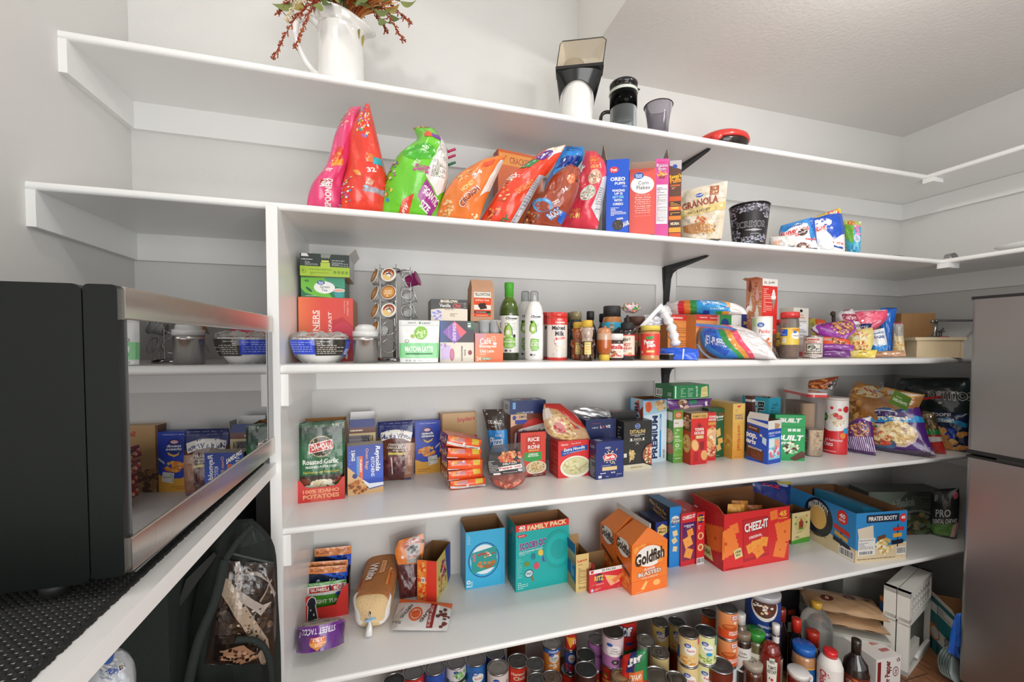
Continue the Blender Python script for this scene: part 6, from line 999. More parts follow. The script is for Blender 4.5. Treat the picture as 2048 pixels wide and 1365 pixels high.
for i in range(3):
    c=P+u*w*.5+n*(.028+.032*i)+z_*.004;pl=(c,-n);L=[pj(c-u*.0+u*(-.5)*w*.97+z_*h)for h in(0,0)];hh=hb*(.985-.01*i)
    L=[pj(c-u*w*.46+z_*t*hh)for t in(1,.5,0)];R=[pj(c+u*w*.5+z_*t*hh)for t in(1,.5,0)]
    bag('potato_pouch',['green mashed potato pouch at the front of the red tray','second green mashed potato pouch, just behind the front one','rearmost green mashed potato pouch in the red tray'][i],'pouch',L,R,pl,.008,'1f5a34',PT if i==0 else[],group='potato pouches in the red tray',wr=.0015,pu=.35,m='film')
g=LA((695.5,992),766.9,893.6,6);carton('oven_bag_carton','blue oven bags carton with sideways lettering and a photo of a roast','box',g,.05,
    ('1f48b4',[('G',0,0,1,.7,'1c3a9a','2a5ac8',8),('P',[(0,.42),(.38,.68),(.6,.92),(1,1),(0,1)],'d8b07a'),('B',.3,.84,.26,.13,['c9803a','b0642a','d99a54','8a4a20'],50,.06),('P',[(.36,.68),(.6,.80),(1,.80),(1,.86),(.6,.9)],'e8eef4'),('P',[(.6,.92),(1,.88),(1,1),(.7,1)],'d8b07a'),('T','Reynolds',.83,.30,.17,.52,'f0f0f4',-90,2,.2),('T','KITCHENS',.70,.46,.1,.40,'f0f0f4',-90,1),('T','Oven Bags',.53,.29,.11,.44,'e8a890',-90,1),('T','2 BAGS',.16,.2,.1,.22,'f0f0f4',-90,2),('F',.06,.1,.1,.4,'c8c8e0',4),('R',.25,.22,.31,.62,'2f9ae0'),('P',[(.31,.22),(.42,.22),(.42,.72),(.36,.66),(.31,.6)],'e8643a'),('T','TURKEY',.365,.42,.05,.28,'w',-90,2),('E',.2,.62,.07,.05,'24307a')]),
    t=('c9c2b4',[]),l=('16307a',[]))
Y2=at(700,985,'z',Z)[1]+.085;g=HI(Z,699,752,Y2,857,3);carton('liner_carton','upside-down liners carton with open end flaps, behind the blue oven bags carton','box',g,.055,
    ('dcc79a',[('P',[(0,.14),(.75,.14),(.82,.4),(.78,1),(0,1)],'8a848c'),('P',[(0,.2),(.68,.2),(.74,.9),(0,.9)],'b4b0bc'),('R',0,0,1,.1,'6a3426'),('F',.05,.02,.95,.08,'e8d8c0',1),('T','8 LINERS',.68,.2,.44,.1,'3a3424',180,1.5),('E',.58,.42,.06,.07,'2c2a2c')]),t=('1c2f7a',[]),l=('c9b080',[]),open_=True,inn='d8d4cc',flaps=(('f',-12,.03,'1c2f7a','e4e2de'),('b',10,.05,'e8e8e8','e4e4e4'),('l',5,.04,'9a9a98','b4b4b2'),('r',5,.04,'9a9a98','b4b4b2')))
bag('muffin_mix_pouch','navy and brown chocolate chip muffin mix pouch with a glossy chocolate photo','pouch',[(755.6,845),(756,880),(758,920),(757,964)],[(829,840),(829,880),(828,920),(825,960)],fbag(790,961,-6,6),.018,'6a3a2c',
    [('R',0,0,1,.3,'1f2a6a'),('T','Family Tradition',.5,.06,.6,.02,'c8c8e0',0,1),('R',0,.11,1,.115,'8a8ab0'),('P',[(.08,.22),(.3,.18),(.5,.17),(.7,.18),(.94,.22),(.9,.36),(.7,.31),(.5,.3),(.3,.31),(.1,.36)],'eeeae2'),('T','Martha White',.5,.265,.78,.08,'1f2a6a',0,1.5,0,.25),('P',[(.28,.36),(.85,.36),(.88,.55),(.8,.60),(.3,.60),(.24,.54)],'5c3320'),('T','CHOCOLATE',.54,.41,.5,.04,'f0e8dc',0,2),('T','CHOCOLATE CHIP',.55,.46,.58,.04,'f0e8dc',0,2),('T','MUFFIN MIX',.56,.505,.3,.022,'e8d8c0',0,1),('R',.28,.54,.84,.575,'d8c04a'),('G',.75,.38,1,1,'c8a088','8a5a48',5),('P',[(0,.6),(.25,.6),(.3,.99),(0,.99)],'7a4434'),('E',.42,.78,.36,.18,'5a2c30'),('B',.45,.72,.24,.1,['7c4044','6a3438','8f5254','4a2226'],40,.07),('P',[(.35,.62),(.38,.62),(.42,.86),(.39,.86)],'e8dcd8'),('P',[(.6,.97),(.95,.93),(.96,.97),(.62,1)],'2a3a7a')],wr=.002,zmin=Z)
g=LA((830.5,949.5),880.7,844,5);carton('macaroni_carton','blue macaroni and cheese carton with a forkful of orange pasta and a yellow base','box',g,.035,
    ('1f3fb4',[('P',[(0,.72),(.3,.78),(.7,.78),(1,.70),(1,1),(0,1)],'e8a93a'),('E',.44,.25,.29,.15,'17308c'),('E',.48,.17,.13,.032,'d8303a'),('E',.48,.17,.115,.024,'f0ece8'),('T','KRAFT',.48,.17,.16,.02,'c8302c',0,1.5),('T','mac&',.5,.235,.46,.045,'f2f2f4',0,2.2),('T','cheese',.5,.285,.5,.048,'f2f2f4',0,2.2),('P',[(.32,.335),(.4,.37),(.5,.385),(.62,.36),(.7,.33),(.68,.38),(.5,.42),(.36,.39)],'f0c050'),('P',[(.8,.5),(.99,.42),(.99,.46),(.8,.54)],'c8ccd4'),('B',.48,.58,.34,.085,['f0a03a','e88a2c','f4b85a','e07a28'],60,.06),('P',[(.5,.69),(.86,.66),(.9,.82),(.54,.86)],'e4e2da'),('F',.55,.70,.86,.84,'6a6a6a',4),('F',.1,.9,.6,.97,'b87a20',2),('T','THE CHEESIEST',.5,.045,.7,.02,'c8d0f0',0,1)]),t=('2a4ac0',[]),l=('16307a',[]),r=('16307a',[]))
g=LA((884,951),958,833,4);g['P'][1]+=.05;g['P'][2]=Z;carton('cracker_carton','tan pretzel-crisp carton standing at the back behind the blue pasta carton','box',g,.06,('c9a06a',[('R',0,0,.05,1,'7a4a2c'),('T','Snyders',.7,.12,.5,.1,'c8302c',5,2),('E',.94,.5,.12,.1,'b8302a'),('B',.2,.8,.2,.2,['8a5a34','b98450','6a4024'],30,.08)]),t=('d8b484',[]),l=('8a5a38',[]))
g=LA((889,942),951,849,4);carton('pasta_carton','bright blue pasta carton half hidden behind the orange noodle packets','box',g,.045,('2a86cc',[('P',[(.2,.14),(.5,.08),(.78,.14),(.8,.5),(.18,.5)],'1a6ab0'),('P',[(.23,.17),(.5,.12),(.75,.17),(.77,.47),(.21,.47)],'2a86cc'),('T','PASTA',.5,.27,.5,.13,'e4f0f8',0,2.2),('R',.0,.85,1,1,'1a5a98')]),t=('c98a5a',[]),l=('1a6ab0',[]),open_=True,inn='b98450')
# five noodle packets stacked, leaning
base=at(900,981,'z',Z);ang=6
for i,(dz,dx,rl,hh)in enumerate(((0,0,0,.031),(.032,-.002,-1,.032),(.069,.0,-4,.034),(.111,.002,-8,.036),(.155,.004,-13,.037))):
    fr=frame(ang+(-3,3,0,4,2)[i],rl,0);u,n,z_=fr;P=base+np.array([dx-.004*i,.004*i+.0,dz+.002]);W_,D_=.128,.095
    o=None;mb=MB();q=noise2(60+i,8,1,4);nu,nv=20,14
    def S(a,b,h,P=P,u=u,n=n,z_=z_,q=q,hh=hh):return P+(a*W_)[:,None]*u+(((1-b)*hh*(1+.0))+.0)[:,None]*z_-((.004+.010*np.sin(PI*np.clip(b,0,1))*np.sin(PI*np.clip(a,0,1))**.4)+.0016*q(a*2,b)+h)[:,None]*n
    A,B=np.meshgrid(np.linspace(0,1,nu+1),np.linspace(0,1,7));V=S(A.ravel(),B.ravel(),A.ravel()*0);mb.add(V,[(j*(nu+1)+k,(j+1)*(nu+1)+k,(j+1)*(nu+1)+k+1,j*(nu+1)+k+1)for j in range(6)for k in range(nu)],'ee5a26',0,True)
    A,B=np.meshgrid(np.linspace(0,1,nu+1),np.linspace(0,1,nv+1));A,B=A.ravel(),B.ravel();tp=P+(A*W_)[:,None]*u+(B*D_)[:,None]*n+(hh+.005*np.sin(PI*A)*np.sin(PI*B)+.0015*q(A*2,B*2))[:,None]*z_;bt=P+(A*W_)[:,None]*u+(B*D_)[:,None]*n+(.0006*A)[:,None]*z_
    Fq=[(j*(nu+1)+k,j*(nu+1)+k+1,(j+1)*(nu+1)+k+1,(j+1)*(nu+1)+k)for j in range(nv)for k in range(nu)];mb.add(tp,Fq,'d8442a',0,True);mb.add(bt,[f[::-1]for f in Fq],'ee5a26',0,True)
    mb.add([P,P+n*D_,P+n*D_+z_*hh,P+z_*hh],[(3,2,1,0)],'8a2a3a');mb.add([P+u*W_,P+u*W_+n*D_,P+u*W_+n*D_+z_*hh,P+u*W_+z_*hh],[(0,1,2,3)],'d8442a')
    draw(mb,Face(lambda a,b,h:P+((a)*D_)[:,None]*n+((1-b)*hh)[:,None]*z_-(h+.0004)[:,None]*u if True else 0,D_,hh),[('B',.5,.5,.45,.4,['1c3a6a','e8a04a','c8302c','4a1a2a','d8d0c8'],26,.08)])
    draw(mb,Face(S,W_,hh,nu,6,.001),[('R',.1,.05,.45,.42,'f0a850'),('P',[(.2,.10),(.48,.05),(.48,.4),(.15,.45)],'c88a94'),('R',.70,.0,.92,.5,'dcb83c'),('P',[(.0,.55),(.3,.62),(1,.72),(1,.96),(.3,.92),(.0,.8)]if i in(0,4)else[(0,.9),(.3,.88),(.3,.99),(0,.99)],'e8e4e0'),('T','RAMEN',.72,.86,.4,.14,'3a3a3a',0,2)if i in(0,4)else('F',.5,.6,.9,.7,'e88a4a',1),('R',.44,.45,.5,.9,'f0ece8')if i in(0,4)else('R',.6,.5,.62,.6,'f0ece8')],0,4,True)
    tag(mb.build('noodle_packet','film'),'orange instant noodle packet, '+('bottom one of the leaning stack of five','second from the bottom of the leaning stack','middle one of the leaning stack of five','fourth up in the leaning stack','topmost of the leaning stack, tilted most')[i],'packet','instant noodle packets')
bag('pizza_dough_bag','brown-topped pizza dough kit bag with a blue panel, folded over and pinned with studs','bag',[(965,820),(972,850),(978,900),(982,952)],[(1008,819),(1013,850),(1017,900),(1019,950)],fbag(1000,948,-8),.024,'2f8fd8',
    [('R',0,0,1,.40,'3f3630'),('T','DELALLO',.5,.27,.66,.06,'e8e4dc',0,2),('F',.3,.33,.75,.36,'c8c0b4',1),('E',.1,.04,.035,.015,'e8e0c8'),('E',.72,.03,.035,.015,'e8e0c8'),('E',.18,.12,.035,.015,'e8e0c8'),('E',.8,.10,.035,.015,'e8e0c8'),('T','ITALIAN',.6,.47,.3,.025,'e0ecf4'),('T','Pizza',.48,.54,.66,.10,'f0f4f8',4,1,.3),('T','DOUGH KIT',.52,.61,.5,.03,'e0ecf4',0,1),('B',.55,.80,.4,.12,['d8a078','c86a54','e8c8a0','b8503a'],40,.08)],wr=.003,zmin=Z,crimp=(1,0),back='c9c4bc')
c=at(1010,981,'z',Z);pl=stand(1010,c[1],Z,-5,14);o=thing('pepperoni_pack','clear oval pack of sliced pepperoni with a black and red label, leaning in front','packet',c)
mb=MB();bagmesh(mb,[(985,892),(974,915),(973,945),(985,968),(1003,979)],[(1043,885),(1045,915),(1055,945),(1046,966),(1022,979)],pl,.012,'e4dcd8',[],wr=.0012,seed=3,zmin=Z,pu=.3);mb.build('film','clearer',o)
mb=MB();bagmesh(mb,[(984,950),(980,958),(990,970),(1005,978)],[(1045,945),(1050,956),(1040,970),(1020,978)],pl,.010,'c06a54',[('B',.5,.5,.45,.42,['c8705a','b85a48','d8907a','a84a3c'],50,.12)],wr=.001,zmin=Z,pu=.3);mb.build('meat','food',o)
mb=MB();bagmesh(mb,[(976,908),(974,930),(979,952)],[(1041,900),(1048,925),(1050,945)],(pl[0]+pl[1]*.010,pl[1]),.004,'2c2a2a',[('F',.04,.35,.3,.85,'c8c4c0',8),('R',.02,.1,.3,.3,'3a3634'),('B',.65,.25,.32,.24,['c8442c','d8684a','e8b07a','a8341f','c87a4a'],60,.055),('R',.42,.46,.82,.56,'2a2826'),('T','DELALLO',.62,.51,.38,.08,'f0ece4',4,1.5),('P',[(.3,.64),(.92,.56),(.93,.72),(.3,.80)],'ece8e4'),('T','Pepperoni',.61,.68,.58,.13,'b8302a',4,2),('F',.4,.86,.8,.92,'d8d4d0',1),('E',.87,.82,.06,.07,'c8c8c4'),('R',.12,.88,.32,.99,'ece8e4')],wr=.0008,pu=.2,nv=10);mb.build('label','film',o)
g=LA((1021,946),1092,830,4);carton('rice_carton','brown rice carton with a blue word mark on a red arc, under the navy box','box',g,.05,
    ('7a3a22',[('P',[(0,0),(.45,0),(.45,.1),(0,.22)],'e0b890'),('T','1 SIMPLE',.32,.05,.3,.05,'2a2a5a',0,1),('R',.12,.1,.45,.17,'2a3a9a'),('E',.1,.06,.05,.04,'2a3a9a'),('E',.66,.34,.38,.25,'c8302a'),('P',[(.12,.33),(.25,.26),(.9,.18),(1,.2),(1,.45),(.3,.55),(.1,.58)],'f0ece8'),('T','Minute',.58,.36,.84,.2,'1c3f98',8,3,.2),('T','BROWN RICE',.6,.56,.5,.05,'e8d8c0',3,1.5)]),l=('6a2f1a',[]),t=('5a2a18',[]))
zt=g['P'][2]+g['h'];P=g['P'].copy();P[2]=zt+.001;g2=dict(P=P-np.array([.006,.008,0]),ang=4,w=g['w']*1.0,h=htop(P,803));carton('chocolate_box','flat navy box lying on top of the brown rice carton','box',g2,.075,('1e2f66',[('R',.08,.1,.16,.6,'6aa8d8'),('T','RICE',.5,.9,.3,.14,'c8c8d8'),('R',.18,.85,.36,1,'7a7a5a')]),t=('24386e',[('R',.15,.3,.4,.7,'a8b0c0'),('R',.45,.3,.65,.6,'b8343a'),('R',.7,.3,.85,.8,'9aa4b8')]),l=('c0c4c8',[('C',.2,.2,.8,.8)]))
g=LA((1041,957),1091,867,4);carton('rice_mix_carton','red rice mix carton with a green band, in front of the brown rice carton','box',g,.032,
    ('d8402c',[('P',[(.2,.1),(.55,.05),(.8,.1),(.8,.42),(.2,.42)],'c0301f'),('T','RICE',.52,.16,.46,.09,'f4ece4',0,2),('E',.52,.25,.04,.018,'e8c8a0'),('T','RONI',.52,.33,.46,.09,'f4ece4',0,2),('R',.3,.39,.74,.42,'e0a04a'),('P',[(.14,.45),(.84,.45),(.84,.62),(.5,.68),(.14,.62)],'2f9a44'),('T','CHEDDAR',.5,.49,.38,.035,'f0f4e8',0,2),('T','BROCCOLI',.5,.53,.42,.035,'f0f4e8',0,2),('E',.62,.8,.42,.15,'ece4d8'),('E',.62,.79,.38,.13,'d8c49a'),('B',.62,.79,.34,.11,['e8d8a8','e0a050','7a8a3a','c87a3a','f0e4c0'],90,.03),('P',[(0,.96),(.3,.94),(1,.93),(1,1),(0,1)],'6a2418'),('T','NET WT',.7,.965,.4,.02,'e8d8c8')]),l=('a82f1f',[]),t=('4a2418',[]))
g=LA((1116,958),1179,884,2);gl=g;carton('soup_carton','red noodle soup carton with a bowl of soup, under the egg noodle bag','box',g,.085,
    ('d8302e',[('E',.55,.72,.48,.3,'f0ece0'),('E',.55,.70,.43,.25,'d0cc9c'),('B',.55,.7,.36,.19,['e4dcae','c8c890','d8cfa0','b8b078'],60,.04),('P',[(.6,.8),(.9,.64),(.92,.68),(.64,.84)],'b8a888'),('T','Lipton',.2,.1,.22,.07,'f0e0d4',0,1.5),('T','Soup Secrets',.56,.08,.3,.05,'f0d0c4',3,1,.3),('P',[(.08,.26),(.5,.16),(.93,.14),(.93,.28),(.5,.32),(.1,.42)],'1f4a9c'),('T','Extra Noodle',.51,.22,.66,.085,'f2f2f6',5,1.5,.2),('T','Soup Mix with Real Chicken Broth',.5,.31,.7,.035,'d8e0f0',6,1,.2)]),
    l=('b8242a',[('F',.1,.1,.9,.9,'d86a64',12)]),t=('c02a2c',[]))
zl=gl['P'][2]+gl['h']
bag('egg_noodle_bag','clear and red bag of egg noodles slumped diagonally over the soup carton','bag',[(1088,808),(1086,835),(1096,868),(1130,884),(1150,886)],[(1120,808),(1150,830),(1168,852),(1176,868),(1184,886)],(gl['P']+np.array([0,.03,gl['h']]),(0,-1,.25)),.024,'c8a078',
    [('P',[(0,0),(1,0),(1,.6),(.86,.5),(.5,.14),(.1,.1)],'c0302a'),('P',[(.3,.3),(.6,.3),(.8,.55),(.5,.5)],'c8402c'),('B',.35,.5,.28,.3,['e0c080','c8a468','d8b478','b88a50','e8d098'],90,.06),('E',.3,.45,.14,.1,'b8302a'),('P',[(.0,.12),(.2,.1),(.25,.25),(.0,.3)],'d8ccc0'),('T','48',.75,.5,.08,.05,'6a7aa0',30)],wr=.003,nu=16,nv=18)
def two(nm,lab,cat,bl,pr,top,d,ang=0,**k):g=LA(bl,pr,top,ang);carton(nm,lab,cat,g,d,**k);return g
g=two('pasta_carton','navy orzo pasta carton with a red oval badge, the one nearest the shelf edge','box',(1192,960.7),1246.5,885.5,.055,3,f=('1f2c6c',[('T','ORZO',.42,.17,.2,.05,'e8e8f0',0,1),('E',.5,.42,.26,.095,'f0ece8'),('E',.5,.42,.245,.082,'c8242c'),('T','Barilla',.5,.42,.36,.09,'f4f0ec',3,2,.2),('F',.2,.63,.8,.66,'c0c4d8',1),('R',.22,.68,.76,.78,'d8bc86'),('F',.15,.82,.85,.87,'e0e0ec',1),('T','8-10',.62,.845,.14,.045,'w',0,2),('F',.35,.92,.6,.96,'c0c4d8',1),('R',.08,.9,.2,.97,'e8e8ec'),('F',.75,.88,.95,.96,'e0e0ec',2)]+[('E',.5+.22*math.cos(i*1.3)*(.5+.3*(i%3)),(.28 if i%2 else .55)+.05*math.sin(i*2.1),.045,.010,'ecd8a8',i*47)for i in range(16)]),l=('171f4c',[('T','Barilla',.5,.42,.5,.06,'c8242c',0,2),('F',.2,.5,.8,.95,'a8acc0',8),('T','LO',.5,.15,.5,.08,'c8c8d8')]),t=('2a3670',[('R',.1,.2,.3,.8,'b8bcc8')]))
Yr=g['P'][1]+.10;g=HI(Z,1171,1231,Yr,841,3);gb=g;carton('pasta_carton','navy pasta carton standing behind the orzo one, with a small heart in its lettering','box',g,.08,f=('1c2758',[('T','A SIGN OF',.3,.16,.2,.03,'d8d8e4'),('T','L   VE',.64,.15,.34,.055,'e8e8f0',0,1.5),('E',.58,.15,.035,.022,'d8303a'),('F',.2,.07,.7,.09,'a84450',1),('E',.55,.46,.1,.06,'d8b880'),('E',.66,.45,.08,.06,'c9a468'),('E',.58,.46,.02,.02,'4a3420'),('R',0,.62,1,.7,'b88a64')]),l=('141b40',[]),t=('1c2758',[]))
zt=gb['P'][2]+gb['h'];c=gb['P']+np.array([.03,.03,gb['h']])
bag('foil_packet','crumpled silver foil packet lying on top of the navy and black pasta cartons','packet',[(1150,812),(1143,824),(1170,836)],[(1195,815),(1218,822),(1224,838)],(c,(0,-1,.5)),.014,'c8c8ca',[('R',.86,.3,.98,.9,'e4e4e6')],m='foil',wr=.006,nu=16,nv=12,zmin=zt)
g=two('pasta_carton','black ditalini pasta carton with a gold bowtie picture and bean salad','box',(1247,943.5),1303,845,.06,4,f=('2b2a28',[('R',0,.88,1,1,'d8d0b8'),('E',.48,.1,.09,.05,'e0e4f0'),('E',.48,.1,.08,.044,'2a4f9c'),('T','Kroger',.48,.1,.12,.02,'w',5,1),('T','DITALINI',.48,.21,.54,.075,'d8bc7a',0,2),('T','ENRICHED MACARONI',.48,.275,.5,.022,'e0dcd0',0,1),('T','PRODUCT',.47,.305,.2,.022,'e0dcd0',0,1),('P',[(.2,.345),(.74,.345),(.7,.37),(.74,.40),(.2,.40),(.24,.37)],'e0dcd0'),('R',.29,.335,.66,.395,'2b2a28'),('T','PASTA',.48,.366,.26,.035,'e0dcd0',0,1.5),('P',[(.4,.42),(.42,.42),(.54,.48),(.52,.48)],'e0dcd0'),('P',[(.52,.42),(.54,.42),(.42,.48),(.40,.48)],'e0dcd0'),('P',[(.2,.56),(.42,.66),(.3,.74),(.2,.84)],'c9ac6a'),('B',.28,.68,.1,.1,['dcc48a','b8965a'],26,.035),('P',[(0,.64),(.1,.64),(.1,.72),(0,.72)],'e0dcd0'),('P',[(1,.44),(.78,.5),(.64,.62),(.62,.76),(.72,.88),(1,.95)],'1c1614'),('P',[(1,.47),(.82,.52),(.69,.63),(.67,.75),(.76,.86),(1,.92)],'a85a44'),('B',.87,.70,.12,.18,['e8d0a0','c8402c','f0e0c0','4a6a2a','b83a2a','e0b080'],90,.035),('T','EPSILON',.45,.94,.4,.03,'b89a5a',0,1)]),l=('1f1e1d',[('F',.3,.1,.7,.5,'a8a49a',6)]),t=('33312e',[]))
g2=HI(Z,1223,1272,g['P'][1]+.07,826,3);carton('pasta_carton','second black pasta carton, only its top showing between the foil packet and ditalini carton','box',g2,.05,f=('2b2a28',[]),l=('1f1e1d',[]),t=('3a3834',[('R',.2,.2,.5,.6,'b8444a'),('F',.5,.2,.9,.8,'a8a8a8',3)]))
g=two('cracker_carton','tall open saltine cracker carton with big vertical navy lettering','box',(1285,928),1332,800,.10,4,f=('a8d4ec',[('R',.0,0,1,.02,'2a86c8'),('P',[(.05,.05),(.35,.02),(.4,.14),(.25,.22),(.1,.18)],'e8a080'),('E',.22,.12,.12,.08,'e0603a'),('B',.72,.10,.22,.07,['d8a868','c08a4a','f0d8b0','e8c890'],40,.08),('P',[(.0,.25),(1,.2),(1,1),(0,1)],'d4e6f2'),('T','PREMIUM',.5,.6,.24,.68,'1c2c5c',90,3),('R',.70,.24,.77,.93,'2a8ac8'),('T','ORIGINAL',.735,.4,.05,.2,'w',90,1),('C',.84,.80,.95,.96,1)]),l=('b8d4e4',[('P',[(.5,.05),(.7,.02),(.8,.18),(.5,.25)],'e0603a'),('T','PRI',.55,.18,.3,.22,'1c2c5c',90,3),('P',[(.7,.2),(1,.1),(1,.4)],'9a3a2a'),('R',0,0,.12,1,'2a86c8')]),open_=True,inn='9a6a44')
g=two('pasta_carton','narrow green and white high-protein pasta carton beside the saltine carton','box',(1346,927),1365,822,.07,2,f=('6fa844',[('E',.5,.09,.4,.07,'d8643a'),('E',.5,.09,.28,.045,'e8a888'),('R',0,.17,1,.32,'e8e4da'),('F',.1,.22,.9,.26,'9a8a7a',1),('T','8g',.5,.38,.4,.04,'f0f4e8',0,2),('F',.15,.41,.85,.45,'e0ecd4',2),('T','NO',.4,.50,.45,.045,'f0f4e8',0,2),('F',.15,.54,.85,.6,'e0ecd4',2),('E',.4,.67,.2,.035,'e0ecd4'),('E',.4,.67,.12,.02,'6fa844'),('F',.2,.72,.8,.76,'e0ecd4',2),('R',0,.84,1,.86,'8cc060'),('F',.2,.9,.8,.93,'f0f4e8',1)]),l=('4a7a34',[('R',.2,.04,.9,.2,'e4e8dc'),('E',.5,.5,.5,.14,'c8a078'),('B',.5,.5,.4,.1,['e8c8a8','a87a54','d8a888'],26,.1),('E',.7,.75,.4,.1,'a8644a')]),t=('4a7a34',[]))
zt0=g['P'][2]+g['h']
g=two('cracker_carton','red family-size butter cracker carton with a cream band, nearest the shelf edge','box',(1381,931),1413.5,828,.055,2,f=('dc2f28',[('R',0,0,1,.10,'d8b060'),('T','FAMILY SIZE',.5,.06,.8,.045,'7a4a1c',0,1.5),('P',[(.1,.3),(.5,.16),(.9,.3),(.9,1),(.1,1)],'c8242a'),('E',.5,.24,.1,.04,'8a1a1c'),('T','TOWN',.5,.315,.55,.06,'f4ece4',0,2.5),('T','HOUSE',.5,.385,.6,.06,'f4ece4',0,2.5),('R',.28,.43,.78,.5,'d8a04a'),('T','ORIGINAL',.53,.465,.42,.04,'w',0,1.5),('R',.55,.56,.8,.72,'8a1a1c'),('R',.2,.75,.45,.94,'a81f22'),('E',.25,.62,.22,.12,'d89a5a',20),('E',.25,.62,.18,.1,'e8b878',20),('E',.82,.83,.2,.1,'e0a868',10)]),l=('b82a24',[('R',0,0,1,.35,'5a2a1c'),('B',.5,.18,.4,.14,['d8a878','e8c8a0','a86a44'],30,.14),('E',.55,.6,.45,.18,'d8a060'),('B',.5,.6,.3,.12,['c85a3a','e8c080','b8864a'],20,.12)]),t=('c8a050',[]))
g=two('cracker_carton','red butter cracker carton standing behind the family-size one','box',(1399,924),1431,827,.06,2,f=('d8302c',[('T','TOWN',.75,.09,.44,.05,'f4ece4',0,2.5),('T','HOUSE',.75,.15,.46,.05,'f4ece4',0,2.5),('R',.5,.2,.98,.26,'d8a04a'),('R',.0,.36,1,.7,'e8b890'),('B',.7,.5,.3,.2,['e8a868','f0c890','d88a4a','f0e0c0'],30,.14),('E',.72,.8,.3,.12,'e0a878'),('B',.72,.8,.26,.08,['c83a2c','f0d8b8','d8784a'],26,.08)]),l=('b0282a',[]),t=('c83a34',[('T','CRACKERS',.5,.5,.8,.3,'f0d8c8')]))
g=two('cracker_carton','dark green buttery cracker carton peeking out beside the red ones','box',(1415,917),1447,818,.04,0,f=('1d5a38',[('T','Club',.8,.12,.3,.04,'c8302c'),('T','farmer',.72,.17,.5,.06,'f0f4ec',4,2),('T','butter',.75,.23,.4,.04,'d8e4d8',4,1),('P',[(.5,.45),(.75,.4),(.8,.55),(.55,.6)],'e8bc70'),('P',[(.6,.62),(.9,.6),(.95,.7),(.65,.74)],'e0b060'),('P',[(.5,.76),(.75,.72),(.85,.84),(.6,.88)],'e8bc70'),('F',.5,.95,.9,.97,'c8d8c8',1)]),l=('164a2c',[]),t=('1d5a38',[]))
g=two('cracker_carton','tall golden wheat cracker carton seen mostly from its long yellow side','box',(1464,919),1488,808.5,.16,1,f=('e8b050',[('G',0,0,1,1,'ecc870','e09a3a',6),('P',[(.3,.04),(.7,.03),(.5,.08)],'d8403a'),('F',.2,.09,.8,.16,'b89a5a',3),('T','WHEAT',.5,.215,.66,.04,'2a4a8a',0,1),('T','THINS',.5,.265,.66,.04,'2a4a8a',0,1),('T','original',.5,.62,.38,.46,'c8642c',-90,2),('F',.2,.95,.8,.97,'b87a3a',1)]),l=('dca850',[('G',0,0,1,1,'d8ac58','e0a040',6),('B',.8,.7,.18,.12,['c88a34','e8bc60'],10,.08)]),t=('e0c078',[]))
z0_=Z+htop((xat(1347,1.37,Z),1.37,Z),799);g=dict(P=np.array([xat(1347,1.37,z0_),1.37,z0_]),ang=3,w=.0,h=0);g['w']=solve(lambda t:pj((g['P'][0]+t,1.37,g['P'][2]))[0]-1421,.01,.5);g['h']=htop(g['P'],772)
gg_=g;carton('granola_bar_carton','green granola bar carton lying flat on the purple packet','box',g,.11,f=('1d7a44',[('R',.04,.05,.07,.95,'e8f0e8'),('F',.2,.2,.35,.9,'c8e0d0',6),('F',.4,.2,.55,.9,'c8e0d0',6),('T','granola',.65,.5,.08,.8,'c8e0d0',-90),('P',[(.78,.2),(.95,.1),(.97,.9),(.76,.95)],'d8cc8a'),('F',.8,.25,.94,.85,'8a6a3a',4)]),l=('1a6a3c',[('C',.05,.35,.4,.9),('T','SWEET',.8,.7,.2,.3,'c8e0d0')]),t=('238a50',[('F',.1,.2,.8,.8,'a8d0b8',3)]))
bag('fruit_snack_packet','glossy purple fruit and nut packet squeezed under the green carton','packet',[(1334,800),(1336,810),(1340,821)],[(1424,797),(1420,806),(1424,812)],(g['P']+np.array([0,.02,0]),(0,-1,0)),.016,'5a2a74',[('B',.3,.5,.1,.4,['8a5a3a','c8a078','e8d8c8','4a2a1a'],30,.04),('P',[(.42,.15),(.62,.12),(.6,.5),(.44,.52)],'2a7a5a'),('F',.36,.6,.75,.8,'e0d4e8',2),('R',.82,.3,.88,.8,'e8e0ec')],zmin=zt0,wr=.002,nv=10)
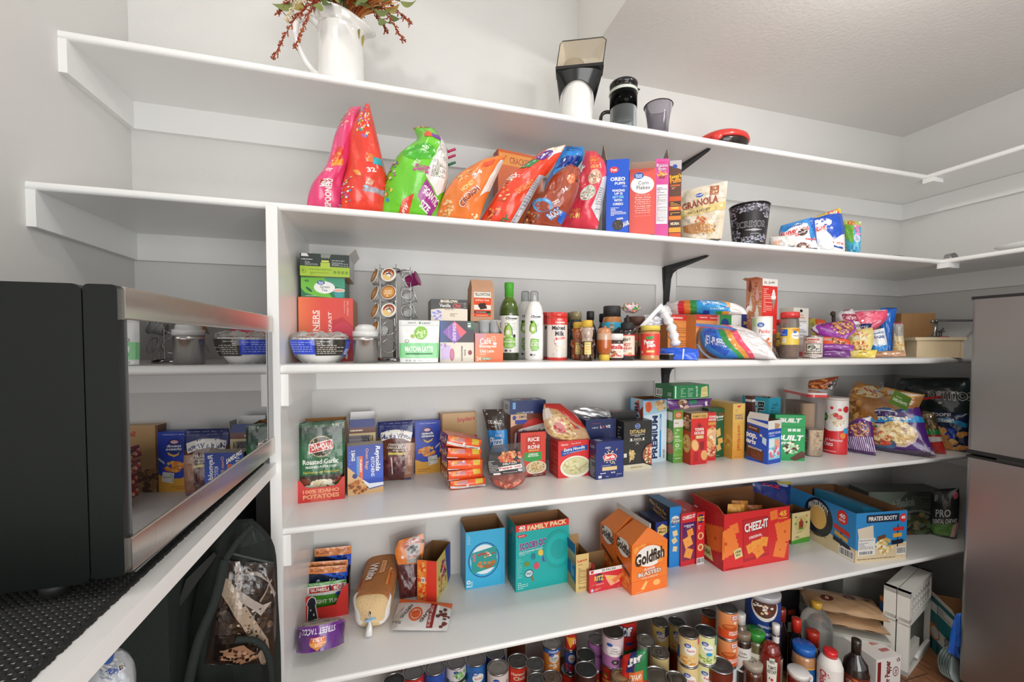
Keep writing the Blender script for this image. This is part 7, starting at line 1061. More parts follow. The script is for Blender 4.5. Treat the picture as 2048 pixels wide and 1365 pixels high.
g=LA((1534.5,930),1561,843,10);carton('pastry_carton','blue toaster pastry carton with a fudge-brown picture and torn white top flap','box',g,.095,f=('1f4fb8',[('R',0,0,1,.2,'e4e0da'),('P',[(.5,.06),(.9,.1),(.8,.2),(.5,.2)],'b89470'),('T','CRAZY GOOD',.5,.29,.9,.05,'f0f0f4',0,1.5),('F',.1,.33,.9,.37,'c8d4f0',1),('R',.08,.4,.92,.9,'8ac8dc'),('R',.08,.42,.5,.62,'d8ecf0'),('R',.5,.45,.9,.66,'e8a488'),('B',.5,.72,.34,.14,['f0f0ec','e06a8a','6ab8d0','e8e4dc'],24,.12)]),
    l=('1f4fb8',[('P',[(0,0),(1,.08),(1,.17),(0,.10)],'e4e0da'),('P',[(.0,.14),(.62,.2),(.6,.32),(0,.27)],'5a2c1c'),('T','FROSTED',.3,.22,.4,.03,'e8d8c8',-8,1),('T','pop.',.22,.42,.56,.15,'f2f0ee',-6,3),('T','tarts',.2,.54,.5,.1,'f2f0ee',-8,3),('E',.68,.36,.06,.03,'e8d0a0'),('P',[(.75,.38),(.95,.42),(.93,.58),(.74,.52)],'c8dcf0'),('P',[(0,.62),(.84,.72),(.78,.98),(0,.9)],'5a2c1c'),('T','CHOCOLATE FUDGE',.4,.69,.66,.045,'f0e8e0',-7,1.5),('P',[(.2,.74),(.8,.76),(.74,.97),(.24,.93)],'6e3a24'),('B',.5,.86,.2,.08,['4a2214','8a4a30'],26,.03)]),open_=True,inn='6a4a34',flaps=(('l',-25,.03,'e4e0da','e8e4de'),))
Yb_=g['P'][1]+.10;g=HI(Z,1535.5,1559,Yb_,797,10);carton('protein_bar_carton','torn-open turquoise protein bar carton rising behind the toaster pastry carton','box',g,.13,f=('2a9ab4',[('T','THE',.5,.12,.5,.05,'1c4a5a',-90),('F',.2,.15,.8,.3,'1c5a6a',3)]),l=('3aa4ba',[('T','BL',.72,.18,.24,.22,'f0f0ec',-90,3.5),('T','BL',.72,.18,.22,.2,'1c1c1e',-90,2),('T','PUFF',.48,.2,.2,.26,'c8dce0',-90,3),('R',.2,.05,.3,.35,'2a6a7a')]),open_=True,inn='e4e0dc')
for i,(px,c_)in enumerate(((1500,'5a2c24'),(1518,'7a3a34'),(1530,'4a2a28'))):
    y_=Yb_+.05+.012*i;mb=MB();c=np.array([xat(px+4,y_,Z+.2),y_,Z]);hh=htop(c,791+i);mb.box((-.012,-.015,.004),(.012,.015,hh),c_,fr=frame(10,3),o=c);mb.box((-.012,-.016,hh*.9),(.012,.016,hh*.94),'e8e4e0',fr=frame(10,3),o=c);tag(mb.build('protein_bar','film'),('brown wrapped bar nearest the wall side of the turquoise carton','middle maroon wrapped bar in the turquoise carton','dark wrapped bar by the front corner of the turquoise carton')[i],'snack bar','bars in the turquoise carton')
g=LA((1549,921),1609,830,-22);carton('protein_bar_carton','green mint protein bar carton with white slanted lettering and splashed chocolate bar','box',g,.04,f=('1f9a54',[('T','BUILT',.5,.12,.72,.1,'f4f4f0',0,4,.25),('T','BUILT',.5,.12,.7,.08,'16301f',0,2,.25),('T','BUILT',.5,.12,.68,.07,'f4f4f0',0,1.5,.25),('R',0,.25,1,.26,'167a40'),('R',.42,.30,.54,.36,'d8e8dc'),('R',.57,.30,.69,.36,'d8e8dc'),('R',.72,.30,.84,.36,'d8e8dc'),('T','BUILT',.5,.50,.86,.12,'f4f4f0',0,3,.25),('T','PUFF',.22,.62,.3,.06,'f4f4f0',0,2,.25),('B',.55,.72,.24,.13,['c8d8b8','a8c49a','dce8cc','5a3a2a','4a2c20'],60,.06),('P',[(.5,.95),(.9,.78),(1,.82),(1,.92),(.66,1)],'5a3024')]),l=('187a44',[]),t=('1f8a4a',[]))
# long cereal keeper
e1,e2=at(1617,915,'z',Z),at(1641,914,'z',Z);ang=-24;P=e1;w=.075;d=.24;hb=htop(P,795);fr=frame(ang);u,n,z_=fr
K_=0;o=thing('cereal_keeper','tall clear plastic cereal keeper with a red-rimmed white lid, filled with oat flakes','container',P+u*w/2+n*d/2)
def rbx(mb,x0,x1,y0,y1,z0,z1,r,col,taper=1.,cap=True,seg=5,mi=0):
    V=[];pr=[]
    for cx_,cy_,a0 in((x1-r,y1-r,0),(x0+r,y1-r,90),(x0+r,y0+r,180),(x1-r,y0+r,270)):
        for k in range(seg+1):t=math.radians(a0+90*k/seg);pr.append((cx_+r*math.cos(t),cy_+r*math.sin(t)))
    m=len(pr);mx,my=(x0+x1)/2,(y0+y1)/2
    for zz,s_ in((z0,taper),(z1,1.)):V+=[(mx+(x-mx)*s_,my+(y-my)*s_,zz)for x,y in pr]
    V=P+np.array(V)@np.array(fr);mb.add(V,[(i,(i+1)%m,m+(i+1)%m,m+i)for i in range(m)]+([list(range(m))[::-1],list(range(m,2*m))]if cap else[]),col,mi,False)
mb=MB();rbx(mb,0,w,0,d,.002,hb,.02,'fafafa',.9);mb.build('body','clearer',o)
mb=MB();rbx(mb,.004,w-.004,.004,d-.004,.004,hb*.45,.018,'c8b094',.92);rbx(mb,.004,w-.004,d*.3,d-.004,hb*.45,hb*.86,.018,'b89878',.98);rg=random.Random(2)
for k in range(420):
    a,b=rg.random(),rg.uniform(.02,.74);px_2,py_2=((.0005,.02+(d-.04)*a)if k%3 else(.02+(w-.04)*a,.0005));
    if b>.42 and py_2<d*.36:continue
    c=P+np.array([px_2+.003,py_2+.003,hb*b])@np.array(fr);t=rg.uniform(.001,.0028);mb.add([c+u*dx*t+z_*dz*t-n*.003*(k%3==0)-u*.003*(k%3>0)+n*dx*t for dx,dz in((-1,-1),(1,-.6),(1,1),(-.8,.8))],[(0,1,2,3)],rg.choice(['e4d2b4','a88868','d8c0a0','8a6a50','c8ac88']))
mb.build('oat_flakes','food',o)
mb=MB();rbx(mb,-.008,w+.008,-.008,d+.008,hb,hb+.012,.024,'d8382e');mb.build('lid_rim','gloss',o);mb=MB();rbx(mb,-.004,w+.004,-.004,d+.004,hb+.012,hb+.02,.022,'e8e6e4',1.02);mb.build('lid','gloss',o)
bag('pretzel_bag','small bag of pretzel sticks perched on the cereal keeper lid','bag',[(1618,762),(1616,775),(1622,790)],[(1678,753),(1672,772),(1668,796)],stand(1645,P[1]+.06,Z,0,10),.012,'8a3a1c',[('B',.4,.45,.38,.4,['c8702c','a8541c','e08a3c','7a3412'],90,.06),('P',[(.7,.5),(1,.1),(.95,.9),(.75,.98)],'2a2624'),('P',[(.72,.6),(.86,.5),(.84,.98),(.74,.95)],'c8c8c8')],nv=12,zmin=P[2]+hb+.02)
Yo=at(1668,912,'z',Z)[1]+.045;x=xat(1669.5,Yo,Z);ho=htop((x,Yo-.04,Z),797);r=.0475
jar('oats_canister','tall round card canister of oats, white above and red below, with berries on top','canister',x,Yo,Z,[(r,0,'c8282c'),(r,.002),(r,ho),(r-.002,ho),(r-.003,ho-.003)],'print',(r+.0012,ho-.012,ho+.001,'d8cfc8'),[(r+.0005,.002,ho-.012,'ece8e4',[('P',[(0,.52),(.3,.58),(.7,.56),(1,.48),(1,1),(0,1)],'d0262c'),('E',.5,.36,.34,.16,'f0ece8'),('B',.55,.34,.27,.13,['e4d4b0','d8c49a','f0e4c8','c8b080'],90,.035),('E',.5,.27,.08,.04,'c8242c'),('E',.62,.31,.09,.045,'d83a3c'),('E',.84,.16,.12,.06,'c8242c'),('E',.62,.17,.06,.03,'d83a3c'),('E',.38,.14,.05,.03,'d83a3c'),('E',.14,.32,.12,.08,'2f8a44'),('T','51',.14,.32,.1,.05,'w',0,2),('E',.84,.56,.1,.055,'3a9ad0'),('E',.74,.65,.1,.055,'e8843a'),('T','old fashioned',.44,.74,.56,.05,'f4e4e4',0,.5),('T','Oats',.28,.82,.32,.08,'f4ecec',0,1),('F',.1,.94,.9,.97,'f0d0d0',1)],dict(span=150))])
# chip bags
CH=dict(group='bags of chips and snacks at the shelf end')
bag('chip_bag','brown potato chip bag with a cream name label, behind the purple tortilla chip bag','bag',[(1712,764),(1697,790),(1692,820),(1696,880)],[(1850,790),(1845,800),(1830,830),(1800,880)],fbag(1745,898,-10),.045,'a07040',[('B',.15,.5,.2,.4,['c8904a','a86c30','d8a860','8a5424'],30,.09),('B',.45,.2,.4,.16,['c88a44','b0742f','d8a054'],24,.08),('P',[(.14,.10),(.28,.04),(.52,.26),(.44,.36),(.12,.3)],'d8c8a4'),('T','CLASSIC',.31,.17,.26,.08,'b0342a',-22,2),('F',.2,.27,.4,.32,'7a6a4a',1),('P',[(.5,.1),(.95,.1),(.98,.16),(.56,.24)],'c8c8b8')],zmin=Z,wr=.008,**CH)
bag('chip_bag','dark tortilla chip bag with a black scoop-style word mark, deepest by the fridge','bag',[(1802,757),(1790,780),(1795,830),(1800,890)],[(1938,756),(1945,790),(1945,840),(1940,890)],fbag(1870,893,-15),.05,'2c3a38',[('T','TOSTITOS',.72,.36,.6,.14,'e0e0dc',0,5),('T','TOSTITOS',.72,.36,.58,.12,'1c2420',0,2),('G',0,0,1,.2,'2a3230','34444c',4),('B',.3,.3,.25,.16,['2a3a3a','3a4a48','1f2a2a'],14,.1)],zmin=Z,wr=.008,**CH)
bag('chip_bag','dark blue party-size scoop chip bag with golden chips, next to the fridge','bag',[(1868,822),(1866,850),(1870,900)],[(1936,828),(1938,860),(1940,903)],fbag(1900,901,-15),.03,'1a2a4a',[('T','OOPS!',.3,.14,.5,.12,'e0dcd8',12,2),('P',[(.05,.30),(.4,.24),(.8,.28),(.98,.34),(.96,.46),(.7,.38),(.4,.36),(.04,.42)],'2a8ac0'),('T','Size!',.42,.31,.5,.11,'f0ecd8',6,2.5),('P',[(.4,.5),(.7,.5),(.66,.72),(.36,.72)],'1c3fa0'),('B',.3,.6,.2,.14,['e0a058','c88440','ecbc78'],8,.12),('B',.85,.58,.12,.12,['e0a058','d89850'],5,.1),('B',.5,.86,.44,.1,['e0a058','c8803c','ecbc78','d8944c'],26,.11)],zmin=Z,wr=.005,**CH)
bag('chip_bag','red and green pretzel pouch wedged between the two tortilla chip bags','bag',[(1845,822),(1842,850),(1850,905)],[(1870,826),(1878,860),(1893,908)],fbag(1862,906,-10),.02,'c8302c',[('R',0,0,1,.5,'5a4a34'),('B',.5,.3,.4,.24,['8a7a4a','b8a070','3a5a3a','9a5a34'],40,.12),('P',[(0,.55),(1,.5),(1,.6),(0,.68)],'2f8a44'),('P',[(0,.70),(1,.64),(1,.72),(0,.8)],'e0dcd8')],zmin=Z,wr=.003,nv=14,**CH)
bag('chip_bag','large purple party-size tortilla chip bag with a salsa bowl and blue ribbon','bag',[(1740,797),(1722,815),(1725,850),(1735,880),(1752,902)],[(1835,803),(1842,825),(1850,850),(1858,880),(1872,914)],fbag(1805,909,-8,6),.045,'4a2470',[('R',0,0,1,.04,'3a1c5a'),('T','TOSTITOS',.48,.05,.98,.12,'f0f0ec',-2,5),('T','TOSTITOS',.48,.05,.96,.10,'1c1c20',-2,2),('P',[(.18,.14),(.5,.11),(.84,.16),(.82,.27),(.2,.26)],'2a5a94'),('T','SCOOPS!',.52,.19,.5,.06,'8ab8e0',0,2),('E',.45,.31,.2,.05,'e0e0e4'),('E',.45,.325,.2,.05,'3a2060'),('P',[(.0,.34),(.14,.30),(.14,.38),(.86,.38),(.9,.32),(1,.36),(1,.46),(.86,.46),(.1,.46),(0,.44)],'2a8ac4'),('T','PartySize!',.48,.395,.62,.085,'f0ecd4',0,3),
     ('P',[(.0,.48),(.75,.48),(.86,.55),(.88,.68),(.8,.78),(.6,.86),(.0,.84)],'c8b8b0'),('B',.58,.62,.26,.18,['ecd4a0','d8b878','f4e4bc','c8a060'],90,.055),('B',.12,.58,.14,.12,['b83a2a','a8a8b0','3a6a34','d8a070'],36,.06),('E',.24,.80,.24,.11,'3a5a80'),('E',.24,.77,.2,.075,'c8442c'),('B',.24,.77,.17,.05,['d85a3a','b8341f','e88a6a','4a6a2a'],40,.03),('B',.28,.69,.14,.06,['ecd4a0','e0b070','c8442c'],16,.06),('F',.82,.82,.96,.93,'d8d0e4',4),('G',0,.9,1,1,'4a3a54','3a2a44',3)],zmin=Z,wr=.006,**CH)
bag('chip_bag','purple-striped pretzel bag with a folded silver top, left of the party-size bag','bag',[(1712,838),(1696,850),(1693,875),(1696,902)],[(1738,835),(1745,852),(1748,878),(1752,913)],fbag(1722,908,-5),.025,'5a2a6e',[('P',[(0,0),(1,0),(.9,.12),(.2,.16)],'7a3a90'),('P',[(.5,.02),(1,.0),(1,.2),(.6,.1)],'e4e0e4'),('B',.5,.42,.42,.2,['c8864a','a8662c','e0a868','8a4a1c'],90,.045)]+[('P',[(x_,.62),(x_+.03,.62),(x_+.09,.9),(x_+.06,.9)],'d0c0dc')for x_ in np.arange(.0,.95,.07)]+[('R',0,.90,1,1,'4a1f5c')],zmin=Z,wr=.004,**CH)
mb=MB();a,b=at(1776,783,'y',1.36),at(1822,812,'y',1.34);d_=b-a;nrm=np.cross(d_,(0,1,0));nrm=nrm/np.linalg.norm(nrm)*.02
flatface(mb,at(1790,780,'y',1.33),at(1824,797,'y',1.33)-at(1790,780,'y',1.33),at(1778,806,'y',1.33)-at(1790,780,'y',1.33),[('T','DELIGHTS',.5,.6,.8,.2,'d8e4c8',0,1.5),('F',.2,.3,.8,.4,'c8d8b8',1)],'5a7a34',0,1,(0,-1,0));tag(mb.build('tag_card','film'),'small green tag card clipped across the chip bags','card')
mb=MB();mb.tube([at(1762,768,'y',1.40),at(1767,764,'y',1.40),at(1764,778,'y',1.39),at(1750,785,'y',1.39)],.0035,'c8d4d8',n=8);tag(mb.build('bag_clip','clear'),'small pale clear clip holding the brown chip bag shut','clip')
mb=MB();mb.box((0,-.004,0),(.085,.004,.008),'b83030',fr=frame(-25,8),o=at(1842,800,'y',1.36));mb.box((0,.006,-.003),(.085,.012,.005),'a82a2a',fr=frame(-25,8),o=at(1842,800,'y',1.36));mb.lathe(at(1880,806,'y',1.34),[(.007,-.006),(.008,0),(.006,.006),(.001,.007)],'c8c8c8',n=12);tag(mb.build('bag_clip','gloss'),'long red spring clip closing a chip bag beside the blue party-size bag','clip')
# ------------------------------------------------------------------ lowest shelf: bread, pouches, snack cartons
Z=S5
def LD(bl,br,top,third):
    g=LO(Z,bl,br,top);u=np.array([math.cos(math.radians(g['ang'])),math.sin(math.radians(g['ang'])),0]);return g,abs(np.dot(at(*third,'z',Z)-at(*bl,'z',Z),np.array([-u[1],u[0],0])))
# tuna tray and pouches
g=LA((611,1246),697,1196,3);P,w,h=g['P'],g['w'],g['h'];u,n,z_=frame(3);d=.17;hb=.12
o=thing('display_tray','dark red display tray with a lighthouse on its cut-away front, holding the tuna pouches','tray',P);mb=MB()
pts=[(0,1),(0,.0),(.1,-.02),(.25,.5),(.7,.5),(.85,-.1),(1,-.3),(1,1)];T=tessellate_polygon([[(a,-b,0)for a,b in pts]]);mb.add([P+u*w*a+z_*(h-h*b)for a,b in pts],T,'d8302a')
draw(mb,Face(lambda a,b,hh:P+(a*w)[:,None]*u+((1-b)*h)[:,None]*z_-hh[:,None]*n,w,h),[('P',[(.03,1),(.05,.38),(.02,.3),(.06,.1),(.15,-.0),(.24,.1),(.26,.3),(.24,.38),(.3,1)],'e8e4e0'),('P',[(.05,1),(.07,.4),(.04,.3),(.08,.12),(.15,.04),(.22,.12),(.24,.3),(.22,.4),(.28,1)],'1c2230'),('E',.12,.55,.015,.04,'f0f0e8'),('E',.19,.75,.015,.05,'f0f0e8')])
for s_,k_ in((0,1),(w,-1)):
    A=[P+u*s_,P+u*s_+n*d,P+u*s_+n*d+z_*hb,P+u*s_+n*d*.5+z_*hb*.9,P+u*s_+n*d*.2+z_*hb*.6,P+u*s_+z_*h*.9];mb.add(A,[tuple(range(6))],'7c1f22');mb.add([q_+u*.0015*k_ for q_ in A],[tuple(range(6))[::-1]],'b98a5c')
mb.add([P+n*d,P+n*d+u*w,P+n*d+u*w+z_*hb,P+n*d+z_*hb],[(0,1,2,3)],'7c1f22');mb.add([P+z_*.002,P+u*w+z_*.002,P+u*w+n*d+z_*.002,P+n*d+z_*.002],[(0,1,2,3)],'b98a5c');mb.build('card_tray','print',o)
SK=lambda t:[('R',0,0,1,.2,'e08a4a'),('T','80 Calories',.22,.1,.36,.1,'7a2a1c'),('T','17g Protein',.75,.1,.36,.1,'7a2a1c',0,1),('R',0,.2,1,1,'16243e'),('P',[(.3,.2),(1,.2),(1,.4),(.6,.28)],'2a5ad0'),('T','StarKist',.52,.42,.68,.2,'c8ccd8',0,2.5,.2),('E',.5,.8,.4,.15,'a8a060'),('R',.1,.6,.9,.68,'3a6ac8')]
for i,(dd,L,R,lab)in enumerate(((.125,[(629.5,1098.7),(632,1200)],[(703,1091.5),(698,1195)],'blue tuna pouch standing rearmost in the red tray, its name fully readable'),(.085,[(620,1125),(620,1210)],[(696,1120),(694,1205)],'blue tuna pouch second from the back, only its orange strip showing'),(.065,[(618,1135.6),(618,1220)],[(693,1130.5),(692,1214)],'blue tuna pouch just behind the green one'))):
    bag('tuna_pouch',lab,'pouch',L,R,(P+n*dd,-n),.006,'16243e',SK(i),group='blue tuna pouches in the red tray',wr=.002,pu=.3,zmin=Z+.003,m='film')
bag('tuna_pouch','green and white light tuna pouch at the front of the red tray','pouch',[(610,1169.5),(611,1200),(614,1240)],[(693,1159),(691,1195),(688,1234)],(P+n*.04,-n),.008,'4a9a34',
    [('T','16g PROTEIN',.28,.07,.34,.05,'e8f0d8',0,1),('P',[(0,.12),(1,.10),(1,.34),(0,.40)],'e8e8e4'),('P',[(.1,.18),(.93,.12),(.93,.26),(.1,.33)],'c8302a'),('T','BUMBLE  BEE',.52,.225,.78,.09,'f4f0ea',3,2.5),('P',[(.58,.28),(.59,.12),(.62,.12),(.64,.28)],'1c2438'),('E',.82,.36,.08,.05,'2a5aa8'),('T','LIGHT TUNA',.56,.53,.76,.1,'e8ecd8',3,2.5),('P',[(0,.72),(1,.66),(1,1),(0,1)],'5a3a1c'),('B',.55,.78,.36,.08,['a86a34','8a4a24','c88a54','6a3a1c'],40,.06)],wr=.002,pu=.3,zmin=Z+.003)
# tortillas
c=at(648,1262,'z',Z+.03);x,y=c[0],1.375;o=thing('tortilla_pack','round tortilla pack in a clear bag with a purple band','bag',(x,y,Z));fr=frame(0,0,-24);r=.066
mb=MB();V=[];mb.lathe((x,y+.012,Z+.03),[(r*.8,0),(r,.006),(r*1.0,.045),(r*.75,.055),(.001,.058)],'e2d4bc',n=40,fr=fr);mb.build('tortillas','food',o)
th0=-PI/2;q=noise2(4)
def S(a,b,h):
    t=th0+(a-.5)*2.9;rr_=r*(1.05-.02*np.abs(b-.5))+h+.003*q(a*2,b);V=np.stack([np.cos(t)*rr_,np.sin(t)*rr_,.062-.068*b],1);return np.array((x,y+.012,Z+.03))+V@np.array(fr)
mb=MB();A,B=np.meshgrid(np.linspace(0,1,31),np.linspace(0,1,7));mb.add(S(A.ravel(),B.ravel(),A.ravel()*0),[(j*31+k,(j+1)*31+k,(j+1)*31+k+1,j*31+k+1)for j in range(6)for k in range(30)],'6a2488',0,True)
draw(mb,Face(S,.2,.066,30,6,.0012),[('T','STREET TACOS',.5,.22,.5,.24,'e8dcf0',180,1.5),('P',[(.40,.45),(.60,.45),(.62,.72),(.5,.98),(.38,.72)],'e8a050'),('P',[(.40,.45),(.60,.45),(.60,.66),(.40,.66)],'d8543a'),('T','MISSION',.5,.55,.17,.16,'f4ece0',180,2),('E',.2,.3,.04,.12,'c8a0d8')],0,1,True)
def S2(a,b,h):V=np.stack([(a-.5)*r*1.5,(.5-b)*r*1.3+.01,.060+h+.004*np.sin(a*6)],1);return np.array((x,y+.012,Z+.03))+V@np.array(fr)
draw(mb,Face(S2,.1,.09,6,6,.0012),[('P',[(.40,.02),(.72,.0),(.70,.42),(.38,.46)],'5a3468'),('P',[(.05,.3),(.38,.05),(.36,.5),(.2,.52)],'b0a894'),('B',.24,.34,.1,.12,['8a8270','c8c0ac','a09880'],16,.05),('P',[(.76,.05),(.95,.1),(.98,.3),(.8,.4)],'a8a090')],0,1,True);mb.build('printed_band','film',o)
mb=MB();mb.lathe((x,y+.012,Z+.03),[(r*.9,-.004),(r*1.07,.0),(r*1.08,.05),(r*.8,.062),(.001,.064)],'fbfbfb',n=40,fr=fr);mb.build('bag_film','thinfilm',o)
# bread
A0=at(742,1268,'z',Z)+np.array([0,.03,0]);A1=A0+np.array([.035,.27,0]);dv=(A1-A0);dv/=np.linalg.norm(dv);s_=np.array([dv[1],-dv[0],0]);o=thing('bread_loaf','sliced white bread loaf in a clear printed bag gathered and tied toward the front','bread',A0)
mb=MB();secs=[(-.03,.06,.3),(-.026,.35,.40),(-.015,.68,.75),(.0,.86,.92),(.02,.95,1),(.26,1,1),(.275,.95,.97),(.285,.8,.85)];n_=24
def sec(t,sx,sz,k,e=0):
    a=2*PI*k/n_;cx_,cz_=math.cos(a),math.sin(a);X=math.copysign(abs(cx_)**.62,cx_)*.062*sx;Zz=.058+math.copysign(abs(cz_)**.6,cz_)*.058*sz+(.006*sz if cz_>0 else 0);X*=1+.10*(cz_>.2);return A0+dv*t+s_*X*(1+e)+np.array([0,0,max(.001,Zz*(1+e))])
for nm,m_,e,colf in(('loaf','food',0,lambda i,k:'e8cc9c' if i<3 else('b9783f' if math.sin(2*PI*(k+.5)/n_)>.1 else 'd8b07a')),('bag_film','thinfilm',.02,lambda i,k:'fbf8f4')):
    mb=MB();sc_=secs if e==0 else secs[:5];V=[sec(t,a_,b_,k,e)for t,a_,b_ in sc_ for k in range(n_)];F=[(i*n_+k,i*n_+(k+1)%n_,(i+1)*n_+(k+1)%n_,(i+1)*n_+k)for i in range(len(sc_)-1)for k in range(n_)];mb.add(V,F,[colf(i,k)for i in range(len(sc_)-1)for k in range(n_)],0,True);mb.add(V[-n_:],[tuple(range(n_))]if e==0 else[],'d8a468');mb.build(nm,m_,o)
mb=MB();S=lambda a,b,h:A0+(.04+.19*(1-b))[:,None]*dv+((a-.5)*.122)[:,None]*s_+np.stack([a*0,a*0,.1235-.026*np.abs(2*a-1)**4+h],1);draw(mb,Face(S,.112,.19,8,1,.0015),[('T','White',.34,.5,.28,.62,'a8342a',-90,4),('T','White',.34,.5,.26,.6,'f4ece0',-90,2),('R',.08,.05,.12,.95,'c84034'),('P',[(.56,.12),(.70,.12),(.70,.55),(.56,.6)],'f0a850'),('T','Good Source',.63,.35,.08,.38,'b8442a',-90,2),('P',[(.84,.35),(.99,.3),(.96,.9),(.82,.95)],'f0a040'),('T','Calcium',.91,.65,.08,.5,'c8402a',-90,2)],0,1,True);mb.build('printed_film','film',o)
mb=MB();q0=A0-dv*.028+np.array([0,0,.05]);mb.tube([q0+dv*.01,q0,q0-dv*.012-np.array([0,0,.02]),q0-dv*.02-np.array([0,0,.044])],[.012,.006,.010,.013],'eceae6',n=10)
for k in range(14):
    a=2*PI*k/14;mb.tube([q0,q0+dv*.018+s_*.034*math.cos(a)+np.array([0,0,.034*math.sin(a)])],[.002,.0006],'f6f2ea',n=4)
mb.build('gathered_neck','film',o);mb=MB();mb.box((-.014,-.004,-.004),(.022,.0,.004),'8ab0d0',fr=frame(20),o=q0-dv*.004);mb.build('bag_tag','gloss',o)
Yj=at(805,1200,'z',Z)[1];pj_=stand(815,Yj,Z,0,12);o=thing('jerky_bag','clear jerky bag with an orange and grey trapper label, leaning against the back wall','bag',pj_[0])
mb=MB();bagmesh(mb,[(778,1072),(782,1120),(788,1198)],[(852,1047),(850,1110),(840,1190)],pj_,.014,'f6f4f4',[],wr=.003,zmin=Z);mb.build('film','thinfilm',o)
mb=MB();bagmesh(mb,[(792,1125),(796,1160),(800,1199)],[(840,1122),(838,1160),(834,1194)],pj_,.010,'5a2020',[('R',.3,0,.34,.95,'3a1416'),('R',.55,0,.6,.95,'3a1416'),('R',.78,0,.82,.95,'8a3a3a')],wr=.002,zmin=Z);mb.build('meat_sticks','film',o)
mb=MB();bagmesh(mb,[(798,1082),(790,1105),(796,1130)],[(846,1068),(849,1090),(842,1128)],(pj_[0]+pj_[1]*.014,pj_[1]),.004,'e07a24',[('P',[(.36,.15),(.6,.0),(.85,.1),(.85,.95),(.4,.95)],'a8a8a4'),('P',[(.28,.25),(.6,.12),(.86,.2),(.86,.38),(.58,.34),(.3,.45)],'b8302a'),('T','OLD TRAPPER',.58,.27,.5,.12,'f0e8dc',8,2),('B',.58,.5,.14,.12,['2a2a2a','4a4a48','1c1c1c'],16,.06),('R',.4,.68,.86,.8,'c8c4bc'),('T','ORIGINAL',.63,.74,.42,.08,'b8402a',0,2),('E',.24,.72,.05,.05,'f0e8dc'),('E',.93,.35,.06,.08,'3a3a38')],wr=.001,nv=10);mb.build('label','film',o)
g,_=LD((834.6,1201),(871.5,1208.5),1120,(899,1161));u_=at(899,1161,'z',Z)-at(871.5,1208.5,'z',Z);dd=float(np.hypot(u_[0],u_[1]));g['ang']=math.degrees(math.atan2(u_[1],u_[0]))-90
carton('snack_carton','torn-open orange and yellow fruit snack carton turned at an angle beside the jerky','box',g,dd,('e8602a',[('P',[(0,0),(.5,0),(.42,1),(0,1)],'ec7a34'),('B',.25,.5,.24,.45,['f09a3a','e8542a','f0b850','dc4a24'],60,.09),('P',[(.5,.0),(1,.0),(1,1),(.46,1)],'e03c2a'),('R',.2,.42,.4,.56,'f0ece0'),('T','20',.3,.49,.14,.08,'k',-90,2)]),
    r=('d8c468',[('B',.4,.5,.35,.45,['e8d890','b8a040','c8502a','4a3a7a','e8c050'],60,.06),('P',[(.6,0),(1,.0),(1,.9),(.8,1)],'2a4a9a'),('P',[(.3,.3),(.55,.2),(.6,.5),(.35,.6)],'b8302a'),('T','SNACKS',.45,.4,.3,.1,'f4ece0',45,2)]),l=('b8501f',[]),open_=True,inn='8a6238')
bag('jerky_pouch','white and orange jerky bites pouch lying flat at the shelf edge','pouch',[(800.8,1199),(790,1230),(781.3,1260.8)],[(905.4,1208.5),(900,1235),(894,1262.8)],(np.array([0,1.4,Z+.008]),(0,-.12,1)),.009,'dcdad6',
    [('P',[(0,0),(1,0),(1,.24),(.5,.14),(0,.18)],'e8703a'),('E',.38,.52,.125,.21,'e0622c'),('E',.38,.52,.09,.15,'dcdad6'),('E',.38,.52,.08,.13,'e0622c'),('T','GOLDEN',.2,.45,.30,.09,'2a2a2a',62,1.5),('T','ISLAND',.56,.56,.30,.09,'2a2a2a',-115,1.5),('R',.62,.16,.73,.92,'8a1f22'),('T','KOREAN BARBECUE',.655,.54,.05,.66,'e8d8d0',90,1.5),('R',.74,.2,.79,.5,'f0eeea'),('B',.88,.52,.11,.34,['6a2c24','7c382c','5a221c'],16,.042),('P',[(0,.6),(.14,.3),(.1,.9),(0,1)],'b8b4ae'),('T','EVENTS',.07,.75,.05,.26,'4a3a34',80)],back='c8c4c0',up=(0,0,1),wr=.0015,m='print',nv=16)
g,_=LD((931.4,1181),(1012.5,1180),1066,(921,1168));g['ang']=1;carton('snack_carton','sky blue ten-pack snack carton with a round picture and brown open top','box',g,.115,
    ('38b0dc',[('E',.46,.52,.40,.31,'1c5a94'),('E',.46,.52,.37,.29,'38b0dc'),('E',.46,.51,.34,.26,'e8eef0'),('P',[(.12,.38),(.78,.30),(.80,.66),(.16,.74)],'1f9a94'),('B',.5,.42,.2,.05,['c8a070','f0e8e0','b8403a'],16,.04),('B',.5,.6,.25,.06,['b8743c','c8884a','a8622c'],20,.05),('T','snacks',.2,.46,.1,.14,'e06a8a',90,1.5),('T','10',.07,.9,.1,.12,'e8f4f8',90,2),('T','PACKS',.15,.92,.05,.1,'e8f4f8',90,1.5),('F',.04,.04,.12,.22,'e8f4f8',6),('F',.92,.5,.96,.95,'1c5a94',14)]),l=('2a8ab8',[]),r=('2a8ab8',[]),open_=True,inn='8a6440',flaps=(('b',3,.012,'8a6440','8a6440'),))
